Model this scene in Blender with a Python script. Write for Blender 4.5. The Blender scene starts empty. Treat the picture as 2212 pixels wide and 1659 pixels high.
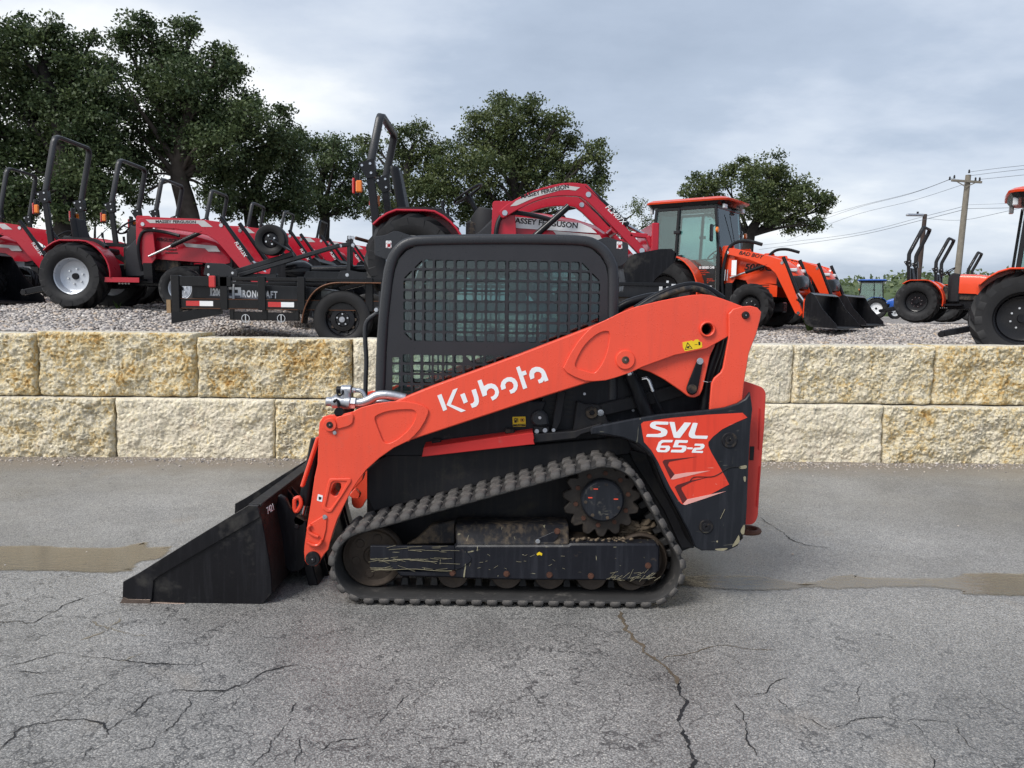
import bpy, bmesh, math, random
import numpy as np
from mathutils import Vector, Matrix, noise

random.seed(7); RNG = np.random.default_rng(7)
R = math.radians
SC = bpy.context.scene
COL = SC.collection

# ------------------------------------------------------------------ camera
CAM_LOC = Vector((0, 0, 1.65))
FPX = 1662.0            # focal length measured on a 2212 px wide view of the photograph
PITCH = math.atan(159.5 / FPX); ROLL = R(0.8)
_f = Vector((0, math.cos(PITCH), -math.sin(PITCH)))
_u0 = Vector((0, math.sin(PITCH), math.cos(PITCH))); _r0 = Vector((1, 0, 0))
_r = _r0 * math.cos(ROLL) + _u0 * math.sin(ROLL)
_u = _u0 * math.cos(ROLL) - _r0 * math.sin(ROLL)
cam_d = bpy.data.cameras.new('camera'); cam = bpy.data.objects.new('camera', cam_d); COL.objects.link(cam)
cam_d.sensor_width = 36; cam_d.lens = 36 * FPX / 2212; cam_d.clip_end = 3000; cam_d.clip_start = .05
M = Matrix((( _r.x, _u.x, -_f.x, CAM_LOC.x), (_r.y, _u.y, -_f.y, CAM_LOC.y), (_r.z, _u.z, -_f.z, CAM_LOC.z), (0, 0, 0, 1)))
cam.matrix_world = M
SC.camera = cam

# ------------------------------------------------------------------ sky, sun, exposure
TO_SUN = Vector((-.50, -.52, .78)).normalized()
wd = bpy.data.worlds.new('World'); SC.world = wd; wd.use_nodes = True
nt = wd.node_tree; nt.nodes.clear()
def N(t, typ, **kw):
    n = t.nodes.new(typ)
    for k, v in kw.items():
        if k.startswith('i_'):
            key = k[2:]
            key = int(key) if key.isdigit() else key.replace('_', ' ')
            n.inputs[key].default_value = v
        else: setattr(n, k, v)
    return n
def ramp(t, stops, interp='LINEAR'):
    n = t.nodes.new('ShaderNodeValToRGB'); cr = n.color_ramp; cr.interpolation = interp
    while len(cr.elements) < len(stops): cr.elements.new(.5)
    for e, (p, c) in zip(cr.elements, stops):
        e.position = p
        e.color = (c, c, c, 1) if isinstance(c, (int, float)) else (c[0], c[1], c[2], 1)
    return n
L = nt.links.new
tc = N(nt, 'ShaderNodeTexCoord')
sky = N(nt, 'ShaderNodeTexSky', sky_type='NISHITA'); sky.sun_disc = False
sky.sun_elevation = math.asin(TO_SUN.z); sky.sun_rotation = math.atan2(TO_SUN.x, TO_SUN.y)
sky.air_density = 1.2; sky.dust_density = 2.0
sep = N(nt, 'ShaderNodeSeparateXYZ'); L(tc.outputs['Generated'], sep.inputs[0])
den = N(nt, 'ShaderNodeMath', operation='MAXIMUM'); L(sep.outputs[2], den.inputs[0]); den.inputs[1].default_value = 0
den2 = N(nt, 'ShaderNodeMath', operation='ADD'); L(den.outputs[0], den2.inputs[0]); den2.inputs[1].default_value = .22
dx = N(nt, 'ShaderNodeMath', operation='DIVIDE'); L(sep.outputs[0], dx.inputs[0]); L(den2.outputs[0], dx.inputs[1])
dy = N(nt, 'ShaderNodeMath', operation='DIVIDE'); L(sep.outputs[1], dy.inputs[0]); L(den2.outputs[0], dy.inputs[1])
cmb = N(nt, 'ShaderNodeCombineXYZ'); L(dx.outputs[0], cmb.inputs[0]); L(dy.outputs[0], cmb.inputs[1])
n1 = N(nt, 'ShaderNodeTexNoise', i_Scale=.50, i_Detail=5.0, i_Roughness=.45, i_Distortion=.3)
mp = N(nt, 'ShaderNodeMapping'); mp.inputs['Location'].default_value = (1.7, 3.3, 0); mp.inputs['Scale'].default_value = (.9, 1.1, 1)
L(cmb.outputs[0], mp.inputs[0]); L(mp.outputs[0], n1.inputs['Vector'])
n2 = N(nt, 'ShaderNodeTexNoise', i_Scale=2.2, i_Detail=6.0, i_Roughness=.58)
L(mp.outputs[0], n2.inputs['Vector'])
mixn = N(nt, 'ShaderNodeMath', operation='MULTIPLY_ADD'); L(n2.outputs[0], mixn.inputs[0]); mixn.inputs[1].default_value = .32; L(n1.outputs[0], mixn.inputs[2])
# the veil is thinner, so paler, towards the west (left)
west = N(nt, 'ShaderNodeMath', operation='MULTIPLY_ADD'); L(sep.outputs[0], west.inputs[0]); west.inputs[1].default_value = -.24; L(mixn.outputs[0], west.inputs[2])
cr = ramp(nt, [(.50, (.205, .243, .305)), (.59, (.245, .285, .35)), (.65, (.31, .346, .405)), (.71, (.36, .392, .44)), (.78, (.47, .487, .505)), (.86, (.56, .568, .572))])
L(west.outputs[0], cr.inputs[0])
skm = N(nt, 'ShaderNodeMix', data_type='RGBA'); skm.inputs[0].default_value = .92
sks = N(nt, 'ShaderNodeVectorMath', operation='SCALE'); L(sky.outputs[0], sks.inputs[0]); sks.inputs['Scale'].default_value = .08
L(sks.outputs[0], skm.inputs['A']); L(cr.outputs[0], skm.inputs['B'])
bg = N(nt, 'ShaderNodeBackground'); bg.inputs[1].default_value = 1.0
L(skm.outputs['Result'], bg.inputs[0])
wo = N(nt, 'ShaderNodeOutputWorld'); L(bg.outputs[0], wo.inputs[0])

sd = bpy.data.lights.new('sun', 'SUN'); sd.energy = 1.5; sd.angle = R(24); sd.color = (1, .965, .92)
so = bpy.data.objects.new('sun', sd); COL.objects.link(so); so.location = (-20, -20, 30)
so.rotation_euler = (-TO_SUN).to_track_quat('-Z', 'Y').to_euler()

vs = SC.view_settings; vs.view_transform = 'Standard'; vs.look = 'None'; vs.exposure = 1.08; vs.gamma = 1; vs.use_curve_mapping = False
SC.cycles.use_denoising = True
SC.cycles.max_bounces = 6; SC.cycles.diffuse_bounces = 2; SC.cycles.glossy_bounces = 3; SC.cycles.transmission_bounces = 4; SC.cycles.transparent_max_bounces = 10; SC.cycles.caustics_reflective = False; SC.cycles.caustics_refractive = False

# ------------------------------------------------------------------ tracing: photograph point + true distance -> place in the world
ZM = {'d': (0, 0, 1), '8': (630.9, 822.9, .31414), 'A': (1124.7, 603.5, .24802), 'B': (1097.2, 877.8, .28114), 'C': (219.4, 932.6, .26042),
      '7': (768.1, 466.3, .29762), 'K': (768.1, 713.2, .19842), 'F': (603.5, 795.5, .14881), 'T': (658.4, 1042.4, .16535),
      'S': (1097.2, 960.1, .21494), 'D': (1371.6, 877.8, .19838), 'G': (1289.3, 493.8, .16533), '1': (0, 274.3, .28117),
      '2': (301.7, 356.6, .24802), '3': (713.2, 219.4, .34722), '4': (1316.6, 384, .27281), '5': (1837.8, 329.2, .26454),
      'W': (0, 685.8, .34722), 'E': (1591, 713.2, .28074)}
def ray(z, x, y):
    ox, oy, s = ZM[z]
    a = (ox + x * s - 1106) / FPX; b = (829.5 - oy - y * s) / FPX
    return _f + _r * a + _u * b
def P(z, x, y, Y, slope=0.0):
    """point at distance Y (plane Y + slope*X) seen at (x, y) of reference view z"""
    d = ray(z, x, y); t = Y / (d.y - slope * d.x)
    return CAM_LOC + d * t
def G(x, y, Z=0.0):
    d = ray('d', x, y); t = (Z - CAM_LOC.z) / d.z
    return CAM_LOC + d * t
def tr(z, pts, Y):      # list of traced points -> (x, z) pairs in the plane at distance Y
    out = []
    for p in pts:
        if isinstance(p[0], str): q = P(p[0], p[1], p[2], Y)
        else: q = P(z, p[0], p[1], Y)
        out.append((q.x, q.z))
    return out

# ------------------------------------------------------------------ object helpers
ORG = Vector((0, 0, 0))           # meshes written in world coordinates are stored relative to this point
def setorg(v):
    global ORG
    ORG = Vector(v)
def link(o, parent=None):
    COL.objects.link(o)
    if parent is not None: o.parent = parent
    return o
def tag(o, label=None, cat=None, group=None, kind=None):
    if label: o['label'] = label
    if cat: o['category'] = cat
    if group: o['group'] = group
    if kind: o['kind'] = kind
    return o
def empty(name, loc=(0, 0, 0), rz=0):
    o = bpy.data.objects.new(name, None); o.location = loc; o.rotation_euler = (0, 0, rz); o.empty_display_size = .2
    return link(o)
def mobj(name, me, m=None, parent=None, loc=None):
    o = bpy.data.objects.new(name, me)
    if m is not None and not me.materials: me.materials.append(m)
    if loc is not None: o.location = loc
    return link(o, parent)
def copy_tree(o, parent=None):
    c = o.copy(); COL.objects.link(c); c.parent = parent
    for ch in list(o.children): copy_tree(ch, c)
    return c
def smooth(me, ang=40):
    me.shade_smooth()
    try: me.set_sharp_from_angle(angle=R(ang))
    except Exception: pass

class MB:
    """collects simple solids into one mesh"""
    def __init__(s): s.v = []; s.f = []
    def add(s, vs, fs):
        n = len(s.v); s.v += [tuple(v) for v in vs]; s.f += [tuple(i + n for i in f) for f in fs]; return s
    def box(s, c, d, rot=None, taper=1.0):
        hx, hy, hz = d[0] / 2, d[1] / 2, d[2] / 2
        vs = [Vector((x * hx * (taper if z > 0 else 1), y * hy * (taper if z > 0 else 1), z * hz)) for z in (-1, 1) for y in (-1, 1) for x in (-1, 1)]
        if rot is not None: vs = [rot @ v for v in vs]
        vs = [v + Vector(c) for v in vs]
        return s.add(vs, [(0, 2, 3, 1), (4, 5, 7, 6), (0, 1, 5, 4), (2, 6, 7, 3), (0, 4, 6, 2), (1, 3, 7, 5)])
    def bb(s, a, b):
        return s.box(((a[0]+b[0])/2, (a[1]+b[1])/2, (a[2]+b[2])/2), (abs(a[0]-b[0]), abs(a[1]-b[1]), abs(a[2]-b[2])))
    def bar(s, a, b, w, h, up=(0, 0, 1)):
        a = Vector(a); b = Vector(b); x = (b - a); ln = x.length; x.normalize(); up = Vector(up)
        y = up.cross(x)
        if y.length < 1e-4: y = Vector((0, 1, 0)).cross(x)
        y.normalize(); z = x.cross(y)
        m = Matrix((x, y, z)).transposed()
        return s.box((a + b) / 2, (ln, w, h), m)
    def cyl(s, a, b, r, n=16, r2=None, caps=True):
        a = Vector(a); b = Vector(b); r2 = r if r2 is None else r2
        x = (b - a).normalized(); t = Vector((0, 0, 1)) if abs(x.z) < .9 else Vector((1, 0, 0))
        u = x.cross(t).normalized(); w = x.cross(u)
        vs = []
        for (c, rr) in ((a, r), (b, r2)):
            for i in range(n):
                an = 2 * math.pi * i / n; vs.append(c + (u * math.cos(an) + w * math.sin(an)) * rr)
        fs = [(i, i + n, (i + 1) % n + n, (i + 1) % n) for i in range(n)]
        if caps: fs += [tuple(range(n)), tuple(range(2 * n - 1, n - 1, -1))]
        return s.add(vs, fs)
    def tube(s, path, r, n=10, closed=False, rect=None):
        """sweep a circle (or a w x h rectangle with soft corners) along a path"""
        p = [Vector(q) for q in path]; m = len(p); rs = r if isinstance(r, (list, tuple)) else [r] * m
        if rect:
            w, h = rect[0] / 2, rect[1] / 2; c = min(w, h) * .45; k = []
            for (sx, sy) in ((1, 1), (-1, 1), (-1, -1), (1, -1)):
                if sx * sy > 0: k += [(sx * w, sy * (h - c)), (sx * (w - c), sy * h)]
                else: k += [(sx * (w - c), sy * h), (sx * w, sy * (h - c))]
            prof = k; n = 8
        else: prof = [(math.cos(2 * math.pi * i / n), math.sin(2 * math.pi * i / n)) for i in range(n)]
        tans = []
        for i in range(m):
            a = p[(i - 1) % m] if (closed or i > 0) else p[i]; b = p[(i + 1) % m] if (closed or i < m - 1) else p[i]
            tans.append((b - a).normalized())
        t0 = tans[0]; ref = rect[2] if rect and len(rect) > 2 else ((0, 0, 1) if abs(t0.z) < .85 else (0, 1, 0))
        u = Vector(ref) - t0 * Vector(ref).dot(t0); u.normalize(); vs = []
        for i in range(m):
            if i > 0:
                q = tans[i - 1].rotation_difference(tans[i]); u = q @ u
                u = (u - tans[i] * u.dot(tans[i])).normalized()
            w_ = tans[i].cross(u)
            sc = 1 if rect else rs[i]
            # mitre stretch
            for (a, b) in prof: vs.append(p[i] + u * (a * sc) + w_ * (b * sc))
        fs = []
        for i in range(m if closed else m - 1):
            for j in range(n):
                a = i * n + j; b = i * n + (j + 1) % n; c = ((i + 1) % m) * n + (j + 1) % n; d = ((i + 1) % m) * n + j
                fs.append((a, b, c, d))
        if not closed: fs += [tuple(range(n - 1, -1, -1)), tuple(range((m - 1) * n, m * n))]
        return s.add(vs, fs)
    def lathe(s, prof, c, axis='y', n=32, closed=True):
        """prof: (radius, along-axis) loop"""
        vs = []; m = len(prof); c = Vector(c)
        for i in range(n):
            an = 2 * math.pi * i / n; ca, sa = math.cos(an), math.sin(an)
            for (r, t) in prof:
                if axis == 'y': vs.append(c + Vector((r * ca, t, r * sa)))
                elif axis == 'z': vs.append(c + Vector((r * ca, r * sa, t)))
                else: vs.append(c + Vector((t, r * ca, r * sa)))
        fs = []
        for i in range(n):
            for j in range(m if closed else m - 1):
                a = i * m + j; b = i * m + (j + 1) % m; k = ((i + 1) % n) * m
                fs.append((a, b, k + (j + 1) % m, k + j))
        return s.add(vs, fs)
    def prism(s, poly, y0, y1):
        """(x, z) outline pushed along y"""
        n = len(poly); vs = [(x, y0, z) for x, z in poly] + [(x, y1, z) for x, z in poly]
        fs = [tuple(range(n)), tuple(range(2 * n - 1, n - 1, -1))] + [(i, i + n, (i + 1) % n + n, (i + 1) % n) for i in range(n)]
        return s.add(vs, fs)
    def loft(s, secs, cap=True):
        n = len(secs[0]); vs = [p for q in secs for p in q]; fs = []
        for i in range(len(secs) - 1):
            for j in range(n):
                fs.append((i * n + j, i * n + (j + 1) % n, (i + 1) * n + (j + 1) % n, (i + 1) * n + j))
        if cap: fs += [tuple(range(n - 1, -1, -1)), tuple(range((len(secs) - 1) * n, len(secs) * n))]
        return s.add(vs, fs)
    def mesh(s, name, org=None, sm=True, ang=35, bevel=0, seg=1):
        o = ORG if org is None else Vector(org)
        me = bpy.data.meshes.new(name)
        me.from_pydata([(v[0] - o.x, v[1] - o.y, v[2] - o.z) for v in s.v], [], s.f)
        bm = bmesh.new(); bm.from_mesh(me)
        bmesh.ops.recalc_face_normals(bm, faces=bm.faces)
        if bevel:
            es = [e for e in bm.edges if len(e.link_faces) == 2 and e.calc_face_angle(0) > R(28)]
            bmesh.ops.bevel(bm, geom=es, offset=bevel, segments=seg, profile=.6, affect='EDGES', clamp_overlap=True)
        bm.to_mesh(me); bm.free()
        if sm: smooth(me, ang)
        return me
    def build(s, name, m, parent=None, org=None, bevel=0, seg=1, sm=True, ang=35):
        return mobj(name, s.mesh(name, org, sm, ang, bevel, seg), m, parent)

def fillet(pts, r, n=4):
    """round the corners of a closed outline"""
    out = []; k = len(pts)
    for i in range(k):
        a, b, c = Vector(pts[i - 1]), Vector(pts[i]), Vector(pts[(i + 1) % k])
        u, v = a - b, c - b
        if u.length < 1e-6 or v.length < 1e-6: continue
        rr = min(r, u.length * .45, v.length * .45)
        p, q = b + u.normalized() * rr, b + v.normalized() * rr
        for j in range(n + 1):
            t = j / n; out.append(tuple((1 - t) ** 2 * p + 2 * t * (1 - t) * b + t * t * q))
    return out
def spline(pts, n=4, closed=False):
    """Catmull-Rom through points (2D or 3D)"""
    p = [Vector(q) for q in pts]; k = len(p); out = []
    rng = range(k if closed else k - 1)
    for i in rng:
        if closed: a, b, c, d = p[i - 1], p[i], p[(i + 1) % k], p[(i + 2) % k]
        else: a, b, c, d = p[max(i - 1, 0)], p[i], p[i + 1], p[min(i + 2, k - 1)]
        for j in range(n):
            t = j / n
            out.append(tuple(.5 * ((2 * b) + (c - a) * t + (2 * a - 5 * b + 4 * c - d) * t * t + (3 * b - a - 3 * c + d) * t ** 3)))
    if not closed: out.append(tuple(p[-1]))
    return out
def circ(c, r, n=24, a0=0):
    return [(c[0] + r * math.cos(a0 + 2 * math.pi * i / n), c[1] + r * math.sin(a0 + 2 * math.pi * i / n)) for i in range(n)]
def plate_mesh(name, loops, y0, y1, bevel=0.0, res=1, org=None):
    """flat plate in the x-z plane with holes (loops[0] = outline, the rest = holes), between y0 and y1"""
    o = ORG if org is None else Vector(org)
    cu = bpy.data.curves.new(name, 'CURVE'); cu.dimensions = '2D'; cu.fill_mode = 'BOTH'
    for lp in loops:
        sp = cu.splines.new('POLY'); sp.points.add(len(lp) - 1); sp.use_cyclic_u = True
        for q, (x, z) in zip(sp.points, lp): q.co = (x - o.x, z - o.z, 0, 1)
    th = abs(y1 - y0); b = min(bevel, th * .45)
    cu.extrude = th / 2 - b; cu.bevel_depth = b; cu.bevel_resolution = 0; cu.offset = -b
    ob = bpy.data.objects.new('tmp', cu); COL.objects.link(ob)
    dg = bpy.context.evaluated_depsgraph_get()
    me = bpy.data.meshes.new_from_object(ob.evaluated_get(dg), depsgraph=dg)
    bpy.data.objects.remove(ob); bpy.data.curves.remove(cu)
    me.name = name; me.materials.clear()
    ym = (y0 + y1) / 2 - o.y
    me.transform(Matrix(((1, 0, 0, 0), (0, 0, -1, ym), (0, 1, 0, 0), (0, 0, 0, 1))))
    return me
def plate(name, loops, y0, y1, m, parent=None, bevel=0.0, org=None):
    if loops and not isinstance(loops[0][0], (tuple, list)): loops = [loops]
    me = plate_mesh(name, loops, y0, y1, bevel, org=org)
    smooth(me, 30)
    return mobj(name, me, m, parent)
def text_mesh(body, size, shear=0, bold=0, ext=.0006, align='CENTER', space=1.0):
    cu = bpy.data.curves.new('t', 'FONT'); cu.body = body; cu.size = size; cu.shear = shear; cu.offset = bold; cu.extrude = ext
    cu.align_x = align; cu.align_y = 'CENTER'; cu.space_character = space; cu.resolution_u = 3
    ob = bpy.data.objects.new('tmp', cu); COL.objects.link(ob)
    dg = bpy.context.evaluated_depsgraph_get()
    me = bpy.data.meshes.new_from_object(ob.evaluated_get(dg), depsgraph=dg)
    bpy.data.objects.remove(ob); bpy.data.curves.remove(cu); me.materials.clear(); me.name = 'lettering'
    return me
def text(name, body, m, parent, pos, xdir=(1, 0, 0), updir=(0, 0, 1), size=.1, org=None, sx=1.0, **kw):
    """lettering lying on a surface: xdir = reading direction, updir = up on the surface"""
    o = ORG if org is None else Vector(org)
    me = text_mesh(body, size, **kw)
    x = Vector(xdir).normalized(); z = x.cross(Vector(updir)).normalized(); y = z.cross(x)
    mt = Matrix((x * sx, y, z)).transposed().to_4x4(); mt.translation = Vector(pos) - o
    me.transform(mt)
    return mobj(name, me, m, parent)
# ------------------------------------------------------------------ materials
def newmat(name):
    m = bpy.data.materials.new(name); m.use_nodes = True; t = m.node_tree; t.nodes.clear()
    out = N(t, 'ShaderNodeOutputMaterial'); b = N(t, 'ShaderNodeBsdfPrincipled'); t.links.new(b.outputs[0], out.inputs[0])
    return m, t, b
def mixc(t, fac, a, b, blend='MIX'):
    n = t.nodes.new('ShaderNodeMix'); n.data_type = 'RGBA'; n.blend_type = blend
    for s, v in ((n.inputs[0], fac), (n.inputs['A'], a), (n.inputs['B'], b)):
        if hasattr(v, 'links') or hasattr(v, 'is_linked'): t.links.new(v, s)
        elif isinstance(v, (int, float)) : s.default_value = v
        else: s.default_value = (v[0], v[1], v[2], 1)
    return n.outputs['Result']
def mth(t, op, a, b=None, c=None):
    n = t.nodes.new('ShaderNodeMath'); n.operation = op
    for s, v in zip(n.inputs, (a, b, c)):
        if v is None: continue
        if isinstance(v, (int, float)): s.default_value = v
        else: t.links.new(v, s)
    return n.outputs[0]
def nz(t, vec, scale, detail=4, rough=.55, dist=0.0):
    n = N(t, 'ShaderNodeTexNoise', i_Scale=scale, i_Detail=float(detail), i_Roughness=rough, i_Distortion=dist)
    if vec is not None: t.links.new(vec, n.inputs['Vector'])
    return n.outputs[0]
def vor(t, vec, scale, feature='F1', rnd=1.0):
    n = N(t, 'ShaderNodeTexVoronoi', feature=feature, i_Scale=scale, i_Randomness=rnd)
    if vec is not None: t.links.new(vec, n.inputs['Vector'])
    return n
def rr(t, v, a, b, c0=0.0, c1=1.0):
    n = ramp(t, [(a, c0), (b, c1)]); t.links.new(v, n.inputs[0]); return n.outputs[0]
def bumpn(t, h, strength, dist=.01, normal=None):
    n = N(t, 'ShaderNodeBump'); n.inputs['Strength'].default_value = strength; n.inputs['Distance'].default_value = dist
    t.links.new(h, n.inputs['Height'])
    if normal is not None: t.links.new(normal, n.inputs['Normal'])
    return n.outputs[0]
def ocoord(t, scale=None):
    c = N(t, 'ShaderNodeTexCoord').outputs['Object']
    if scale:
        m = N(t, 'ShaderNodeMapping'); m.inputs['Scale'].default_value = scale; t.links.new(c, m.inputs[0]); return m.outputs[0]
    return c
def mat(name, col, rough=.5, metal=0.0, spec=.34, coat=0.0, var=.08, vs=6, dirt=None, bump=None, streak=None, drops=0.0, scratch=None):
    """painted / plastic / metal surface: tone variation, dirt (colour, amount 0-1, scale), vertical rain streaks, fine relief, water drops"""
    m, t, b = newmat(name); c = ocoord(t)
    v = nz(t, c, vs, 5)
    base = mixc(t, 1.0, col, rr(t, v, .25, .75, 1 - var, 1 + var * .6), 'MULTIPLY') if var else None
    if base is None:
        rgb = N(t, 'ShaderNodeRGB'); rgb.outputs[0].default_value = (*col, 1); base = rgb.outputs[0]
    ro = mth(t, 'MULTIPLY_ADD', nz(t, c, vs * 2.3, 4), .22, rough - .11)
    nrm = None
    if streak:
        sv = nz(t, ocoord(t, (28, 28, 2.2)), 1.0, 4, .6)
        f = mth(t, 'MULTIPLY', rr(t, sv, .5, .72), streak[1]); base = mixc(t, f, base, streak[0]); ro = mth(t, 'ADD', ro, mth(t, 'MULTIPLY', f, -.12))
    if dirt:
        dn = mth(t, 'ADD', mth(t, 'MULTIPLY', nz(t, c, dirt[2], 6, .65, .4), .7), mth(t, 'MULTIPLY', nz(t, c, dirt[2] * 6, 4, .6), .3))
        f = mth(t, 'MULTIPLY', rr(t, dn, .62 - .25 * dirt[1], .72 - .12 * dirt[1]), min(1, .45 + dirt[1] * .5)); base = mixc(t, f, base, dirt[0])
        ro = mth(t, 'ADD', ro, mth(t, 'MULTIPLY', f, .35)); nrm = bumpn(t, dn, .25, .004)
    if scratch:
        for k, (sx, sz, th) in enumerate(((5, 60, .705), (55, 7, .72), (9, 38, .72))):
            sv = nz(t, ocoord(t, (sx, 20, sz)), 1.0, 3, .5, .9)
            base = mixc(t, mth(t, 'MULTIPLY', rr(t, sv, th, th + .015), scratch[1]), base, scratch[0])
    if bump: nrm = bumpn(t, nz(t, c, bump[0], 3), bump[1], .004, nrm)
    if drops:
        vd = vor(t, c, 85); h = rr(t, vd.outputs['Distance'], .16, .36, 1, 0)
        h = mth(t, 'MULTIPLY', h, rr(t, nz(t, c, 30, 2), .45, .62)); nrm = bumpn(t, h, drops, .003, nrm)
        ro = mth(t, 'SUBTRACT', ro, mth(t, 'MULTIPLY', h, .25))
    t.links.new(base, b.inputs['Base Color'])
    n = N(t, 'ShaderNodeClamp'); t.links.new(ro, n.inputs[0]); n.inputs[1].default_value = .04; t.links.new(n.outputs[0], b.inputs['Roughness'])
    b.inputs['Metallic'].default_value = metal; b.inputs['Specular IOR Level'].default_value = spec
    b.inputs['Coat Weight'].default_value = coat; b.inputs['Coat Roughness'].default_value = .12
    if nrm is not None: t.links.new(nrm, b.inputs['Normal'])
    return m
MUD = (.17, .125, .08); DUST = (.25, .23, .2)
ORANGE = mat('orange paint', (.80, .080, .038), .36, coat=.12, var=.07, vs=3, drops=.25, bump=(160, .06), spec=.5, dirt=((.44, .13, .09), .10, 2.0), streak=((.66, .075, .042), .5))
ORANGE_DEC = mat('orange decal', (.72, .055, .028), .45, var=.06, vs=4, streak=((.42, .03, .02), .45), scratch=((.75, .6, .5), .25))
RED_STRIP = mat('red rubber strip', (.52, .030, .028), .45, var=.1, dirt=(DUST, .08, 4))
RED_REAR = mat('faded red plastic', (.62, .060, .045), .5, var=.1, vs=4, streak=((.45, .04, .035), .4))
CABGREY = mat('charcoal cab paint', (.030, .032, .037), .36, var=.15, vs=3, drops=.3, streak=((.04, .042, .048), .35), bump=(120, .1))
MESHGREY = mat('charcoal sheet steel', (.026, .027, .032), .46, var=.12, vs=4, drops=.2, bump=(150, .1))
BLACK = mat('black paint', (.008, .0085, .011), .34, spec=.2, var=.25, vs=4, streak=((.03, .032, .038), .5), bump=(90, .08))
BLACKSCR = mat('scuffed black paint', (.013, .014, .019), .36, spec=.2, var=.25, vs=4, dirt=(MUD, .10, 5), streak=((.032, .034, .042), .6), scratch=((.5, .46, .3), .55), bump=(60, .1))
BLACKTAIL = mat('scratched black panel', (.016, .018, .023), .36, spec=.2, var=.2, vs=4, dirt=(DUST, .05, 5), streak=((.036, .038, .046), .6), scratch=((.5, .48, .36), .18), bump=(80, .08))
BLACKMUD = mat('muddy black steel', (.016, .016, .019), .45, spec=.2, var=.25, vs=5, dirt=(MUD, .5, 5), streak=((.10, .08, .055), .55), scratch=((.5, .46, .3), .35), bump=(40, .3))
BUCKETBLK = mat('worn black bucket paint', (.008, .008, .010), .38, spec=.2, var=.3, vs=3, dirt=((.07, .066, .06), .34, 3.2), streak=((.022, .022, .026), .7), bump=(60, .1))
BUCKETBACK = mat('rusty black bucket steel', (.018, .013, .012), .55, var=.4, vs=8, dirt=((.06, .03, .02), .35, 6), bump=(80, .3))
DARKBODY = mat('dark body panel', (.013, .014, .018), .42, spec=.2, var=.2, vs=4, dirt=(DUST, .1, 3), streak=((.028, .03, .035), .5))
DARKMUD = mat('dusty dark chassis', (.014, .014, .017), .6, var=.25, vs=4, dirt=((.075, .065, .05), .3, 3.5), streak=((.05, .045, .035), .3))
RUBTRACK = mat('dusty track rubber', (.036, .035, .035), .62, var=.25, vs=9, dirt=((.15, .138, .125), .3, 7), bump=(70, .35))
RUBLUG = mat('grey worn track lugs', (.085, .080, .077), .75, var=.4, vs=16, dirt=((.24, .215, .185), .42, 10), bump=(60, .5))
TYRE = mat('tyre rubber', (.016, .016, .0175), .60, spec=.3, var=.25, vs=7, bump=(60, .25), dirt=((.03, .028, .026), .14, 5))
IRON = mat('worn muddy iron', (.075, .058, .046), .6, .35, var=.3, vs=10, dirt=(MUD, .35, 7), bump=(50, .4))
STEELEDGE = mat('polished worn steel', (.17, .13, .11), .38, .7, var=.3, vs=12, dirt=((.08, .04, .025), .4, 14))
RUST = mat('rusty bolt steel', (.10, .045, .03), .7, .2, var=.4, vs=20, bump=(80, .4))
CHROME = mat('zinc plated steel', (.62, .63, .65), .22, 1.0, var=.1, vs=12)
CASTAL = mat('cast alloy', (.50, .51, .54), .35, .9, var=.15, vs=20, bump=(80, .2))
SILVER = mat('silver wheel paint', (.52, .55, .60), .3, .35, var=.06, vs=5, coat=.3)
WHITE = mat('white vinyl', (.80, .82, .84), .4, var=.04, vs=8)
STRIPE = mat('pale grey vinyl', (.50, .49, .49), .4, var=.08, vs=8)
YELLOW = mat('yellow warning vinyl', (.78, .55, .02), .45, var=.06)
PINK = mat('pink groove highlight', (.74, .36, .32), .45, var=.12)  # painted highlight for the grooves of the tail panel
BLACKINK = mat('black ink', (.010, .010, .011), .5, var=0)
REDINK = mat('red ink', (.45, .02, .03), .5, var=0)
RED = mat('glossy red tractor paint', (.42, .010, .026), .3, coat=.35, var=.05, vs=3)
BBORANGE = mat('glossy orange tractor paint', (.75, .062, .014), .32, coat=.35, var=.05, vs=3)
BLUE = mat('glossy blue tractor paint', (.02, .11, .48), .32, coat=.3, var=.05)
DKPLAS = mat('dark grey plastic', (.020, .021, .024), .5, spec=.2, var=.15, bump=(150, .1))
SEATM = mat('black vinyl seat', (.014, .015, .018), .42, spec=.2, var=.15, bump=(200, .12))
GLOSSBLK = mat('gloss black steel', (.010, .010, .012), .26, spec=.2, coat=.2, var=.15)
TRAILBLK = mat('black trailer enamel', (.009, .009, .010), .3, spec=.2, coat=.15, var=.2, streak=((.02, .02, .022), .3))
IRONGREY = mat('charcoal implement paint', (.018, .019, .022), .35, var=.12, vs=3, streak=((.04, .042, .046), .4))
BROWNEDGE = mat('brown steel edge', (.12, .05, .025), .45, .3, var=.4, vs=15)  # brown tone along the rail and mudguard edges
WOODM = mat('weathered plank', (.30, .20, .11), .75, var=.35, vs=9, bump=(40, .4))
POLEW = mat('grey weathered timber', (.21, .19, .155), .85, var=.25, vs=4, streak=((.12, .105, .085), .6), bump=(25, .6))
POLED = mat('dark brown timber', (.055, .038, .032), .85, var=.25, vs=4, bump=(25, .6))
WIREM = mat('wire grey', (.10, .11, .125), .6, var=0)
CONC = mat('dried mud', (.15, .115, .08), .85, var=.3, vs=14, bump=(30, .6))
STRAW = mat('dry straw', (.27, .245, .165), .8, var=.2, vs=30)
def lampmat(name, col):
    m, t, b = newmat(name); b.inputs['Base Color'].default_value = (*col, 1); b.inputs['Roughness'].default_value = .15
    b.inputs['Coat Weight'].default_value = .5
    v = vor(t, ocoord(t), 90); t.links.new(bumpn(t, v.outputs['Distance'], .3, .003), b.inputs['Normal'])
    return m
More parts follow.
